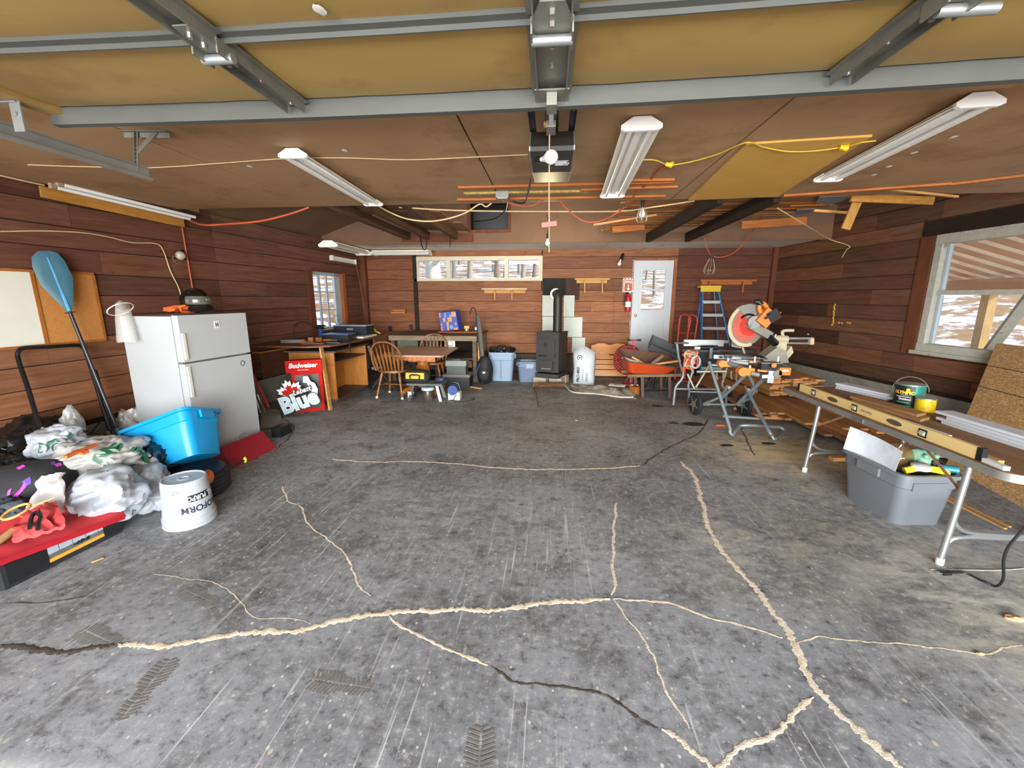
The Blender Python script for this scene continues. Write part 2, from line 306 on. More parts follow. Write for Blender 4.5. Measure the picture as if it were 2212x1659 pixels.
for pix, w, m in (
    ([(255, 1392), (345, 1396), (430, 1383), (530, 1368), (650, 1360), (740, 1338), (840, 1324), (960, 1318), (1060, 1318), (1150, 1306), (1250, 1297), (1325, 1294)], .013, M_CR),
    ([(0, 1394), (90, 1403), (150, 1409), (210, 1397), (270, 1391)], .012, M_CD),
    ([(1325, 1294), (1390, 1297), (1460, 1308), (1530, 1333), (1610, 1352), (1700, 1380)], .006, M_CR),
    ([(1470, 998), (1500, 1030), (1515, 1080), (1535, 1150), (1580, 1215), (1640, 1280), (1690, 1350), (1720, 1400), (1745, 1460), (1790, 1515), (1850, 1575), (1910, 1630), (1960, 1672)], .0125, M_CR),
    ([(1330, 1085), (1328, 1130), (1324, 1170), (1326, 1230), (1324, 1290)], .007, M_CR),
    ([(1325, 1294), (1345, 1325), (1368, 1350), (1390, 1380), (1408, 1415), (1425, 1460), (1465, 1530), (1490, 1580)], .0035, M_CR),
    ([(720, 992), (800, 998), (900, 997), (1000, 1003), (1080, 1011), (1190, 1014), (1300, 1012), (1385, 1006)], .009, M_CR),
    ([(610, 1050), (622, 1080), (650, 1095), (665, 1130), (700, 1160), (735, 1185), (760, 1225), (775, 1265), (805, 1290)], .0045, M_CR),
    ([(840, 1330), (880, 1360), (940, 1392), (1000, 1415), (1060, 1440)], .006, M_CR),
    ([(1060, 1440), (1110, 1472), (1180, 1480), (1250, 1490), (1310, 1503), (1370, 1545), (1430, 1575)], .005, M_CD),
    ([(1430, 1575), (1470, 1600), (1505, 1630), (1545, 1655), (1590, 1625), (1640, 1600), (1690, 1570), (1705, 1548), (1760, 1500)], .008, M_CR),
    ([(1720, 1390), (1775, 1376), (1840, 1384), (1950, 1390), (2060, 1405), (2140, 1412), (2175, 1398), (2212, 1395)], .0035, M_CR),
    ([(330, 1240), (410, 1250), (470, 1262), (520, 1300), (545, 1330), (620, 1335), (680, 1350)], .002, M_CR),
    ([(1385, 1006), (1430, 975), (1470, 955), (1510, 935), (1530, 905)], .007, M_CD), ([(1150, 828), (1158, 850), (1163, 880)], .006, M_CD),
    ([(1600, 920), (1610, 945), (1630, 985)], .006, M_CD), ([(590, 975), (620, 950), (635, 925), (615, 905)], .006, M_CD), ([(0, 1305), (110, 1300), (200, 1285)], .003, M_CD)):
    crack(pix, w, m, int(pix[0][0] + pix[-1][1]))
M_PR = mat('boot_dirt', '#6d6861', .9, 0, .2, 30)
def print_(px, py, ang, sl=.29):
    c = cz(px, py); g = G()
    for k in range(17):
        u = k / 16; wd = (.042 + .012 * math.sin(u * PI) + (.012 if u > .55 else 0)) * (1 if .03 < u < .97 else .6) * (.72 if .3 < u < .48 else 1)
        for s in (-1, 1): g.box((s * wd * .5, (u - .5) * sl, .0009), (wd * .86, sl / 17 * .62, .0012), (0, 0, s * .35))
    o = g.put('boot_print', M_PR, FLR); o.matrix_basis = Matrix.Translation((c.x, c.y, 0)) @ Matrix.Rotation(ang, 4, 'Z')
for q in ((318, 1485, .2), (735, 1478, 1.5), (430, 1290, 1.25), (1035, 1655, .1), (215, 1378, 1.3)): print_(*q)
# ---------------------------------------------------------------- walls of boards
UC = None
def unit_cube(m):
    g = G().box((0, 0, 0), (1, 1, 1)); return g._fin('plank', m, 0, False, 1)
WALLCUBE = unit_cube(PLANK)
def wall(name, o, u, n, length, z0, z1, holes, rows, cols, joints, m_back, seed):
    random.seed(seed); u = V(u).normalized(); n = V(n).normalized(); o = V(o); g = G()
    es = sorted({0, length} | {min(max(x, 0), length) for h in holes for x in h[:2]})
    for a, b in zip(es, es[1:]):
        zs = [(z0, z1)]
        for h in holes:
            if h[0] < b - 1e-4 and h[1] > a + 1e-4: zs = [q for (p, r) in zs for q in ((p, min(r, h[2])), (max(p, h[3]), r)) if q[1] - q[0] > .01]
        for p, r in zs: g.box(((a + b) / 2, -.06, (p + r) / 2), (b - a, .12, r - p), M=plane_un(o, u, n))
    w = struct(g, name, m_back)
    for i, (a, b) in enumerate(zip(rows, rows[1:])):
        js = [0] + sorted(joints(i)) + [length]
        for s0, s1 in zip(js, js[1:]):
            segs = [(s0, s1, a, b)]
            for h in holes:
                nxt = []
                for (p, q, c, d) in segs:
                    if h[0] >= q or h[1] <= p or h[2] >= d or h[3] <= c: nxt.append((p, q, c, d)); continue
                    nxt += [(p, h[0], c, d), (h[1], q, c, d), (max(p, h[0]), min(q, h[1]), c, h[2]), (max(p, h[0]), min(q, h[1]), h[3], d)]
                segs = [s for s in nxt if s[1] - s[0] > .02 and s[3] - s[2] > .02]
            base = cols(i, s0, (a + b) / 2)
            k = R(.88, 1.12)
            for (p, q, c, d) in segs:
                ob = bpy.data.objects.new('plank', WALLCUBE); COL.objects.link(ob); ob.parent = w; dp = .018 + R(0, .006); gp = .007 + R(0, .004)
                ob.matrix_basis = plane_un(o, u, n) @ Matrix.Translation(((p + q) / 2, dp / 2, (c + d) / 2)) @ Matrix.Rotation(R(-.0012, .0012), 4, 'Y') @ Matrix.Diagonal((q - p - .004, dp, d - c - gp, 1))
                ob.color = tuple(x * k for x in hx(base)[:3]) + (1,)
    return w
def plane_un(o, u, n):
    M = Matrix((u, n, V((0, 0, 1)))).transposed().to_4x4(); M.translation = o; return M
DK = mat('dark_sheathing', '#241914', .9)
def rows_(z0, z1, n, seed):
    random.seed(seed); r = [z0 + (z1 - z0) * i / n for i in range(n + 1)]
    return [r[0]] + [x + R(-.015, .015) for x in r[1:-1]] + [r[-1]]
cl = 1 / .9979; cr = 1 / .9929
def js(seed, L, a, b, extra=()):
    def f(i):
        random.seed(seed * 100 + i); out = list(extra); x = R(a * .5, b)
        while x < L - .5:
            if all(abs(x - e) > .5 for e in extra): out.append(x)
            x += R(a, b)
        return out
    return f
def col_left(i, s, z):
    if s > 6.2: return random.choice(['#7c5543', '#734d3c', '#805846'])
    if z < 1.2: return random.choice(['#9e6d49', '#956544', '#8b5f43'])
    return random.choice(['#714939', '#684434', '#774f3c', '#624134'])
def col_back(i, s, z):
    if s < 1.2: return random.choice(['#85553c', '#8e5c41', '#925d40'])
    if s > 7.0: return random.choice(['#724837', '#784b35', '#6e4536'])
    return random.choice(['#a67351', '#9b694a', '#ab7652', '#906247', '#a06f4e'])
def col_right(i, s, z):
    if s > 7.3: return random.choice(['#774f39', '#7e563c', '#5b4232', '#553e31', '#83593e'])
    if z < .95: return random.choice(['#73503d', '#5f4535', '#7f5840', '#664a3a'])
    return random.choice(['#795840', '#735340', '#805b44', '#6e4e3a', '#6a4b39'])
WL = wall('wall_left', (lx(-.5), -.5, 0), (.065, 1, 0), (1, -.065, 0), 10.4 * cl, .4, 2.83, [((7.9 + .5) * cl, (8.95 + .5) * cl, 1.05, 2.2)], rows_(.42, 2.83, 11, 3), col_left, js(1, 10.4, 1.6, 4.2, (6.25,)), DK, 11)
WR = wall('wall_right', (rx(-.5), -.5, 0), (-.12, 1, 0), (-1, -.12, 0), 10.4 * cr, .4, 3.2, [((2.6 + .5) * cr, (6.5 + .5) * cr, 1.0, 2.5)], rows_(.42, 3.2, 12, 5), col_right, js(2, 10.4, 1.8, 3.6, (7.05,)), DK, 12)
WB = wall('wall_back', (-4.42, 9.9, 0), (1, 0, 0), (0, -1, 0), 9.24, .4, 2.83, [(1.28, 4.2, 2.10, 2.60), (6.22, 7.14, .42, 2.54)], rows_(.42, 2.83, 10, 8), col_back, js(3, 9.24, 2.5, 5, (1.26, 4.22, 7.18)), DK, 13)
g = G(); g.bx(lx(-.6) - .3, -3.6, -.75, -.6, 0, 3.2); g.bx(3.7, rx(-.6) + .3, -.75, -.6, 0, 3.2); g.bx(-3.6, 3.7, -.75, -.6, 2.66, 3.2); struct(g, 'wall_front', DK)
# concrete curb, sill plates, posts
def along(o, u, n, L, d0, d1, z0, z1): return G().box((L / 2, (d0 + d1) / 2, (z0 + z1) / 2), (L, d1 - d0, z1 - z0), M=plane_un(V(o), V(u).normalized(), V(n).normalized()))
struct(along((lx(-.5), -.5, 0), (.065, 1, 0), (1, -.065, 0), 10.43, -.12, .05, -.05, .40), 'trim_1', CONC)
struct(along((rx(-.5), -.5, 0), (-.12, 1, 0), (-1, -.12, 0), 10.5, -.12, .05, -.05, .40), 'trim_2', CONC)
CONCD = mat('sooty_curb', '#5d574c', .9, 0, .25, 4, .4, dirt='#2f2a25', dirt_amt=.5)
struct(along((-4.5, 9.9, 0), (1, 0, 0), (0, -1, 0), 9.4, -.12, .04, -.05, .40), 'trim_3', CONCD)
struct(along((lx(-.5), -.5, 0), (.065, 1, 0), (1, -.065, 0), 10.35, .0, .045, .40, .45), 'trim_4', DARKW)
struct(along((rx(-.5), -.5, 0), (-.12, 1, 0), (-1, -.12, 0), 10.4, .0, .045, .40, .45), 'trim_5', DARKW)
REDW = wood('red_brown_wood', '#75432c', '#5a3121', (8, 8, 1.3), .75, 'Object', False)
struct(G().bx(-4.41, -4.29, 9.74, 9.86, .4, 2.75), 'trim_6', REDW); struct(G().bx(-3.19, -3.10, 9.83, 9.876, .95, 2.66), 'trim_7', DARKW)
struct(G().bx(4.70, 4.80, 9.8, 9.87, .4, 2.8), 'trim_8', REDW)
# ---------------------------------------------------------------- windows and the white door
def ST(name): o = bpy.data.objects.new(name, None); COL.objects.link(o); o['kind'] = 'structure'; INV[o.name] = Matrix(); return o
w1 = ST('window_1'); PW = mat('cream_frame', '#cfc7ad', .6, 0, .06, 5, dirt='#8f8468', dirt_amt=.3)
xs = [-3.12, -2.36, -1.02, -.24]
g = G(); g.bx(-3.15, -.2, 9.84, 9.99, 2.53, 2.62); g.bx(-3.15, -.2, 9.83, 9.99, 2.075, 2.135); g.bx(-3.15, -3.07, 9.845, 9.985, 2.1, 2.6); g.bx(-.29, -.2, 9.845, 9.985, 2.1, 2.6); g.put('frame', PW, w1, .004)
for x in xs[1:3]: G().bx(x - .045, x + .045, 9.85, 9.98, 2.13, 2.54).put('mullion', PW, w1, .004)
for a, b in zip(xs, xs[1:]): G().bx(a + .045, b - .045, 9.925, 9.93, 2.135, 2.53).put('pane', GLASS, w1)
w2 = ST('window_2'); ML = plane_un(V((lx(7.9), 7.9, 0)), V((.065, 1, 0)).normalized(), V((1, -.065, 0)).normalized())
PB = mat('pale_blue_frame', '#a9b6bd', .6, 0, .06, 5, dirt='#7d858c', dirt_amt=.3); JW = wood('window_jamb', '#b0683a', '#8a4c28', (8, 8, 1.3), .65)
WW = 1.05
g = G(); g.box((.03, -.06, 1.62), (.06, .05, 1.14), M=ML); g.box((WW - .12, -.06, 1.62), (.2, .05, 1.14), M=ML); g.box((WW / 2, -.06, 1.075), (WW, .05, .06), M=ML); g.box((WW / 2, -.06, 2.17), (WW, .05, .06), M=ML); g.put('frame', PB, w2, .004)
for k in (1, 2): G().box((.06 + .255 * k, -.06, 1.62), (.05, .03, 1.08), M=ML).put('mullion', PB, w2)
for k in (1, 2): G().box((.45, -.06, 1.1 + .355 * k), (.8, .028, .02), M=ML).put('glazing_bar', PB, w2)
for i in range(3):
    for j in range(3): G().box((.06 + .255 * (i + .5), -.066, 1.1 + .355 * (j + .5)), (.205, .004, .335), M=ML).put('pane', GLASS, w2)
for s, wd, m, d in ((-.09, .16, REDW, .03), (WW + .03, .11, JW, .035)): G().box((s, d / 2 + .01, 1.62), (wd, d, 1.2), M=ML).put('casing', m, w2)
G().box((WW - .01, -.05, 1.62), (.02, .14, 1.14), M=ML).put('jamb', JW, w2); G().box((WW / 2, .0, 2.225), (WW + .1, .09, .045), M=ML).put('head_casing', REDW, w2); G().box((WW / 2, .01, 1.04), (WW + .1, .12, .03), M=ML).put('sill', REDW, w2)
w3 = ST('window_3'); MR = plane_un(V((rx(6.5), 6.5, 0)), V((.12, -1, 0)).normalized(), V((-1, -.12, 0)).normalized()); LR = 3.9 * cr
g = G(); g.box((LR / 2, -.03, 2.47), (LR, .13, .13), M=MR); g.box((LR / 2, -.03, 1.02), (LR, .14, .1), M=MR); g.box((.045, -.03, 1.75), (.09, .12, 1.5), M=MR); g.box((LR - .045, -.03, 1.75), (.09, .12, 1.5), M=MR); g.put('frame', GRYP, w3, .005)
G().box((LR / 2, -.05, 1.765), (LR - .1, .07, .06), M=MR).put('rail', GRYP, w3, .004)
G().box((2.1, -.05, 1.41), (.06, .06, .66), M=MR).put('mullion', GRYP, w3, .004)
G().box((.115, -.07, 2.1), (.035, .05, .62), M=MR).put('sash', PB, w3); G().box((.115, -.07, 1.4), (.035, .05, .66), M=MR).put('sash', PB, w3)
G().box((LR / 2, -.08, 2.1), (LR - .2, .004, .62), M=MR).put('pane', GLASS, w3); G().box((1.1, -.08, 1.4), (1.95, .004, .66), M=MR).put('pane', GLASS, w3); G().box((2.95, -.08, 1.4), (1.65, .004, .66), M=MR).put('pane', GLASS, w3)
G().box((-.11, .02, 1.72), (.19, .05, 1.6), M=MR).put('casing', wood('window_casing', '#7d4a2f', '#5e3320', (8, 8, 1.3), .75), w3, .004); G().box((LR / 2, .02, 2.63), (LR + .4, .04, .2), M=MR).put('head_casing', DARKW, w3)
G().box((LR / 2, .03, .945), (LR + .1, .1, .05), M=MR).put('sill', GRYP, w3, .004)
d1 = ST('door_1'); DW = mat('door_white', '#c0c4c6', .4, 0, .03, 3, dirt='#a3a49e', dirt_amt=.25)
X0, X1, Z0, Z1 = 1.85, 2.67, .45, 2.50
g = G()
gx0, gx1, gz0, gz1 = X0 + .13, X1 - .13, 1.40, 2.32
g.bx(X0, X1, 9.86, 9.9, Z0, gz0); g.bx(X0, X1, 9.86, 9.9, gz1, Z1); g.bx(X0, gx0, 9.86, 9.9, gz0, gz1); g.bx(gx1, X1, 9.86, 9.9, gz0, gz1); g.put('leaf', DW, d1)
g = G()
for a, b in ((gx0 - .03, gx0 + .03), (gx1 - .03, gx1 + .03)): g.bx(a, b, 9.845, 9.9, gz0 - .03, gz1 + .03)
for a in (gz0, gz1): g.bx(gx0 + .0302, gx1 - .0302, 9.845, 9.9, a - .03, a + .03)
g.put('glazing_frame', DW, d1, .004); G().bx(gx0 + .03, gx1 - .03, 9.85, 9.9, 1.855, 1.885).put('glazing_bar', DW, d1)
G().bx(gx0 + .03, gx1 - .03, 9.875, 9.88, gz0 + .03, 1.855).put('pane', GLASS, d1); G().bx(gx0 + .03, gx1 - .03, 9.875, 9.88, 1.885, gz1 - .03).put('pane', GLASS, d1)
for a in (X0 + .11, X0 + .46):
    g = G(); b = a + .25; c, d = .6, 1.2
    for p in ((a + .0222, b - .0222, c, c + .022), (a + .0222, b - .0222, d - .022, d), (a, a + .022, c, d), (b - .022, b, c, d)): g.bx(p[0], p[1], 9.85, 9.862, p[2], p[3])
    g.bx(a + .05, b - .05, 9.854, 9.862, c + .05, d - .05); g.put('panel', DW, d1, .004)
BRASS = mat('brass', '#a07a2e', .3, .9); g = G(); g.lathe([(.03, 0), (.03, .008), (.012, .01), (.012, .03), (.027, .04), (.03, .055), (.02, .066), (.001, .068)], 20, plane((X0 + .05, 9.86, 1.31), (1, 0, 0), (0, 0, 1))); g.put('knob', BRASS, d1, sm=True)
g = G(); g.bx(X1 + .005, X1 + .06, 9.84, 9.93, .42, 2.54); g.bx(X0 - .03, X1 + .0048, 9.84, 9.93, 2.505, 2.545); g.put('frame', JW, d1); G().bx(X0 - .035, X0 - .003, 9.85, 9.93, .42, 2.51).put('frame', DW, d1)
G().bx(X0 - .03, X1 + .03, 9.78, 9.9, .405, .44).put('threshold', PAINTW, d1)
# ---------------------------------------------------------------- ceiling, attic bay, roof
HB = mat('brown_hardboard', '#ab875f', .7, 0, .08, 1.6, dirt='#947148', dirt_amt=.5, dsc=1.3); HBH = mat('header_hardboard', '#6e5038', .75, 0, .12, 2, dirt='#573d29', dirt_amt=.4)
HBD = mat('brown_hardboard_dark', '#7d6244', .75, 0, .12, 2)
ZC = 2.75
CE = struct(G().prism([(lx(-.7) + .1, -.7), (rx(-.7) - .1, -.7), (rx(5.05) - .02, 5.05), (lx(5.05) + .02, 5.05)], Matrix.Translation((0, 0, ZC + .018)), .05), 'ceiling', DK)
sx = [cz(1008, 242, ZC).x, cz(1523, 213, ZC).x]; sb = [cz(1080, 405, ZC).x, cz(1412, 372, ZC).x]
def sxx(i, Y):
    L = [(-9, -9), (-2.75, -2.75), (-.57, -.57), (1.28, 1.28), (3.3, 3.3), (9, 9)][i]; x = L[0]
    return min(max(x, lx(Y) + .03), rx(Y) - .03)
for i in range(5):
    for a, b in ((-.7, 2.36), (2.364, 5.05)):
        e = .006; G().prism([(sxx(i, a) + e, a), (sxx(i + 1, a) - e, a), (sxx(i + 1, b) - e, b), (sxx(i, b) + e, b)], Matrix.Translation((0, 0, ZC)), .014).put('panel', HB, CE)
CW = mat('stained_white_ceiling', '#ebe5d8', .8, 0, .06, 2, dirt='#c4b9a4', dirt_amt=.42)
CB = struct(G().bx(-4.5, 4.95, 8.42, 9.9, ZC + .018, ZC + .05), 'ceiling_back', DK)
for a, b in ((-4.44, -1.6), (-1.59, 1.1), (1.11, 4.9)): G().bx(a, b, 8.42, 9.89, ZC, ZC + .016).put('panel', CW, CB)
hxa, hxb, hz = cy(1017, 497, 8.4), cy(1098, 497, 8.4), cy(1060, 440, 8.4).z
g = G(); zb = hxa.z
g.bx(-4.55, hxa.x, 8.40, 8.43, 2.72, 4.5); g.bx(hxb.x, 5.0, 8.40, 8.43, 2.72, 4.5); g.bx(hxa.x, hxb.x, 8.40, 8.43, 2.72, zb); g.bx(hxa.x, hxb.x, 8.40, 8.43, hz, 4.5); WI = struct(g, 'wall_inner', HBH)
g = G(); a, b = hxa.x, hxb.x
for p in ((a - .05, a, zb - .05, hz + .04), (b, b + .05, zb - .05, hz + .04), (a, b, zb - .05, zb), (a, b, hz, hz + .04)): g.bx(p[0], p[1], 8.375, 8.41, p[2], p[3])
struct(g, 'trim_9', REDW); g = G(); g.bx(a - .05, b + .05, 9.0, 9.03, 2.78, hz + .1); g.bx(a - .05, b + .05, 8.44, 9.0, 2.78, 2.8); g.bx(a - .07, a - .05, 8.44, 9.03, 2.78, hz + .1); g.bx(b + .05, b + .07, 8.44, 9.03, 2.78, hz + .1); g.bx(a - .07, b + .07, 8.44, 9.03, hz + .1, hz + .12); struct(g, 'hatch_dark_box', BLK)  # black box added behind the hatch to keep the opening dark
g = G()
for s, e in ((-1, lx(5) - .05), (1, rx(5) + .3)):
    xa = e; za = 2.80 if s < 0 else 3.12; g.prism([(xa, za), (.1, 4.55), (.1, 4.65), (xa, za + .1)], plane((0, 10.3, 0), (1, 0, 0), (0, 0, 1)), 11.2)
struct(g, 'roof', HBD)

OILM = mat('oil_stain', '#2a2724', .45, 0, .2, 12)
for x, y, a, b, rz in ((1498, 916, .17, .10, .1), (1420, 877, .10, .07, 0), (1456, 914, .08, .05, .2), (1570, 962, .09, .05, .3), (1660, 958, .09, .05, .1)):
    c = cz(x, y); random.seed(int(x)); G().prism([(c.x + (a * math.cos(q) * math.cos(rz) - b * math.sin(q) * math.sin(rz)) * R(.75, 1.1), c.y + (a * math.cos(q) * math.sin(rz) + b * math.sin(q) * math.cos(rz)) * R(.75, 1.1)) for q in [2 * PI * i / 22 for i in range(22)]], Matrix.Translation((0, 0, .0002)), .0006).put('oil_stain', OILM, FLR)
FOAMY = mat('foam_yellow', '#d39a3c', .8, 0, .2, 20); random.seed(77)
for k in range(13): p = rw(1803 - .35 * k + R(-1.5, 1.5), 658 + 3.6 * k, .03); G().blob(p, (.012, .02, .022), k, .4, 2, 2).put('foam_bead', FOAMY, WR)
for x, y in ((1812, 697), (1818, 698), (1831, 697), (1836, 698), (1686, 675), (1745, 722)): p = rw(x, y, .03); G().blob(p, (.012, .028, .02), int(x), .3, 2, 2).put('foam_bead', FOAMY, WR)
# ---------------------------------------------------------------- overhead garage door, its hardware, track and opener
VIN = mat('yellowed_vinyl', '#a08348', .55, 0, .06, 1.2, dirt='#8c6f3a', dirt_amt=.5, dsc=.9, bump=.06)
DX0, DX1 = cz(90, 244, 2.6).x, 3.32
def sagz(x): return 0.0
def bow(x): return -.022 * x - .012 * x * x
def sagbox(g, x0, x1, y0, y1, z0, z1, n=14):
    n = max(1, int(n * (x1 - x0) / 6.6)); vs = []; fs = []
    for i in range(n + 1):
        x = x0 + (x1 - x0) * i / n; s = bow(x); vs += [(x, y0 + s, z0), (x, y1 + s, z0), (x, y1 + s, z1), (x, y0 + s, z1)]
    for i in range(n):
        a = i * 4; b = a + 4
        for k in range(4): fs.append((a + k, a + (k + 1) % 4, b + (k + 1) % 4, b + k))
    fs += [(0, 3, 2, 1), (4 * n, 4 * n + 1, 4 * n + 2, 4 * n + 3)]; return g.vf(vs, fs)
ZD = 2.63
gd = T('garage_door', 'open sectional garage door overhead with yellowed insulation and grey rails', 'garage door', (0, 0, ZD))
ys = [-.58, -.02, .53, 1.08, 1.62, 2.165]
for a, b in zip(ys, ys[1:]):
    g = G(); n = 16; 
    # soft backing that bulges a little between the rails
    vs = []; nu, nv = 40, 8
    def fn(u, v, a=a, b=b): x = DX0 + .04 + (DX1 - DX0 - .08) * u; return (x, a + .02 + (b - a - .04) * v + bow(x), ZD + sagz(x) + .004 - .012 * math.sin(PI * v) ** .5 * (1 + .5 * noise.noise(V((x * 1.3, a * 5, v)))) + .004 * noise.noise(V((x * 5, v * 4, a * 3))))
    g.sheet(fn, nu, nv, -.035); g.put('insulated_panel', VIN, gd, sm=True)
STRUT = mat('grey_rail', '#575853', .5, .25, .06, 4, dirt='#484740', dirt_amt=.35)
for y in ys[1:-1]:
    g = G(); sagbox(g, DX0, DX1, y - .022, y + .022, ZD - .012, ZD + .03); sagbox(g, DX0, DX1, y + .012, y + .02, ZD - .03, ZD - .012); g.put('rail', STRUT, gd)
g = G(); sagbox(g, DX0, DX1, ys[-1], ys[-1] + .006, ZD - .066, ZD + .03); sagbox(g, DX0, DX1, ys[-1], ys[-1] + .04, ZD - .070, ZD - .066); sagbox(g, DX0, DX1, ys[-1], ys[-1] + .05, ZD + .02, ZD + .03); g.put('strut', STRUT, gd)
g = G(); g.bx(DX0 - .02, DX0 + .07, -.5, ys[-1] - .01, ZD - .025, ZD + .03); g.put('end_stile', VIN, gd, .004)
BOLT = mat('bright_bolt', '#c4c2b8', .3, .9)
def stile(x, w, y0, y1, hub=True):
    y0 += bow(x); y1 += bow(x)
    z = ZD + sagz(x) - .012; g = G(); g.bx(x - w / 2, x + w / 2, y0, y1, z - .012, z - .006)
    for s in (-1, 1): g.bx(x + s * w / 2 - .003, x + s * w / 2 + .003, y0, y1, z - .045, z); g.bx(x + s * (w / 2 + .012) - .012, x + s * (w / 2 + .012) + .012, y0, y1, z - .006, z - .002)
    st = g.put('stile', DGALV, gd)
    g = G()
    for yy in (y0 + .05, (y0 + y1) / 2, y1 - .04): g.cyl((x, yy, z - .01), (x, yy, z - .024), .009, .007, 8)
    g.put('bolt', BOLT, st, sm=True)
def hinge(x, y, w, sleeve):
    y += bow(x)
    z = ZD + sagz(x) - .05; g = G(); g.prism([(-w * .35, -.13), (w * .35, -.13), (w * .62, -.04), (w * .62, .03), (-w * .62, .03), (-w * .62, -.04)], Matrix.Translation((x, y, z)), .005)
    for s in (-1, 1): g.bx(x + s * w * .62 - .003, x + s * w * .62 + .003, y - .03, y + .07, z - .03, z + .02)
    g.bx(x - w * .5, x + w * .5, y + .03, y + .12, z + .012, z + .017); h = g.put('hinge', DGALV, gd)
    G().cyl((x - sleeve[0], y + .035, z - .018), (x + sleeve[1], y + .035, z - .018), .017, None, 14).put('roller_sleeve', GALV, h, sm=True)
    g = G()
    for yy in (y - .09, y - .03, y + .09): g.cyl((x, yy, z), (x, yy, z - .016), .011, .009, 8)
    g.put('bolt', BOLT, h, sm=True)
xl = cz(605, 215, 2.58).x; xr = cz(1868, 142, 2.58).x; xc = cz(1192, 180, 2.56).x
for i in range(2, 5):
    for x, w in ((xl, .085), (xr, .085), (xc, .125)): stile(x, w, ys[i] + .03, ys[i + 1] - .02)
for y in ys[2:-1]: hinge(xl, y, .075, (.06, .06)); hinge(xr, y, .075, (.03, .14)); hinge(xc, y, .11, (.07, .07))
zc = ZD + sagz(xc)
g = G(); g.bx(xc - .075, xc + .075, 2.05, 2.19, zc - .05, zc - .044); g.box((xc, 2.12, zc - .075), (.045, .1, .05)); g.put('lift_bracket', DGALV, gd)
pr = cz(1190, 268, 2.60)
op = T('door_opener', 'black ceiling-hung garage door opener with a bare bulb and long rail', 'door opener', (0, 2.9, 2.4))
ZO = 2.50; ya, yb = cz(1190, 326, ZO).y, cz(1190, 372, ZO).y; yc = cz(1190, 400, ZO + .03).y; xa, xb = cz(1146, 330, ZO).x, cz(1238, 330, ZO).x
g = G(); g.prism([(ya, ZO), (yb, ZO), (yc, ZO + .05), (yc, ZO + .14), (ya + .12, ZO + .14), (ya, ZO + .025)], plane((xa, 0, 0), (0, 1, 0), (0, 0, 1)), xb - xa); hs = g.put('housing', mat('opener_black', '#2e2b27', .45, .2, .15, 6, dirt='#4d463b', dirt_amt=.3), op, .006)
g = G()
for x in (xa - .004, xb + .004): g.prism([(ya, ZO + .002), (yb, ZO + .002), (yc, ZO + .052), (yc, ZO + .14), (ya + .12, ZO + .14), (ya, ZO + .027)], plane((x - .003, 0, 0), (0, 1, 0), (0, 0, 1)), .006)
g.put('side_plate', GALV, op)
for i, (dy, w) in enumerate(((.0, .08), (.022, .07), (.044, .085), (.064, .05), (.08, .08))): G().bx((xa + xb) / 2 + .02, (xa + xb) / 2 + .02 + w, ya + .18 + dy, ya + .18 + dy + (.014 if i in (1, 2) else .005), ZO - .0015, ZO).put('label_line', INKW, op)
bc = cz(1187, 345, ZO - .06); FROST = mat('frosted_glass', '#d9d8d0', .25, 0, .02)
def bulb(base, d, L, m=FROST): return G().lathe([(L * .10, 0), (L * .12, L * .2), (L * .2, L * .42), (L * .29, L * .62), (L * .3, L * .75), (L * .23, L * .9), (L * .1, L * .98), (.0005, L)], 20, frame(base, V((1, 0, 0)) if False else d) @ Matrix.Rotation(PI / 2, 4, 'Y'))
bulb(bc + V((-.045, .06, .02)), V((.6, -.75, -.1)), .125).put('bulb', FROST, op, sm=True); G().cyl(bc + V((-.045, .06, .02)), bc + V((-.075, .1, .03)), .017).put('socket', BLK, op, sm=True)
g = G(); g.bx(xc - .05, xc + .05, -.4, ya + .02, 2.655, 2.66); g.bx(xc - .045, xc - .035, -.4, ya + .02, 2.60, 2.655); g.bx(xc + .035, xc + .045, -.4, ya + .02, 2.60, 2.655)
g2 = G(); g2.bx(xc - .035, xc + .035, 2.2, ya + .02, 2.60, 2.66); g2.put('rail', BLKM, op); g.b.free()
for (x0, x1) in ((1146, 1156), (1239, 1229)):
    a, b = cz(x0, 236, 2.735), cz(x1, 322, 2.58); g = G(); g.bar(a, b, .035, .005); g.bar(a + V((.016, 0, 0)), b + V((.016, 0, 0)), .004, .03)
    g.cyl(b + V((-.03, 0, 0)), b + V((.03, 0, 0)), .006); s = g.put('hanger_strap', BLKM, op); G().cyl(a, a - V((0, 0, .012)), .012, .009, 8).put('bolt', BOLT, s, sm=True)
g = G(); a = V((xc, 2.14, zc - .09)); b = cz(1190, 272, 2.585); g.bar(a, b, .022, .006); g.bar(a + V((.004, 0, .004)), b + V((.004, 0, .004)), .006, .02); g.put('lift_arm', PAINTW, op)
g = G(); g.box(b + V((0, .03, .01)), (.05, .12, .05)); g.put('trolley', DGALV, op, .004)
G().blob(cz(1183, 268, 2.60), (.022, .03, .02), 3, .4, 2, 2).put('foam_scrap', mat('foam', '#c0974f', .9), op, sm=True)
hy = cz(1187, 290, 2.575); zt = cy(1186, 484, hy.y).z
rc = T('release_cord', 'red pull handle hanging on a pink release cord below the opener', 'pull cord', (hy.x, hy.y, zt - .1))
a = cy(1187, 280, hy.y); G().tube([a, cy(1186, 400, hy.y), cy(1186, 470, hy.y)], .0035, 6).put('cord', mat('faded_red_cord', '#c98a6e', .8), rc, sm=True)
hc = cy(1186, 485, hy.y); G().box(hc, (.085, .018, .026), (0, -.13, .1)).put('handle', mat('red_plastic', '#c63a28', .45), rc, .005)
G().tube([hc + V((0, 0, .035)), hc + V((0, 0, .0))], .005).put('clip', GALV, rc); G().tube([hc, cy(1186, 545, hy.y)], .002, 5).put('tail', CRW, rc)
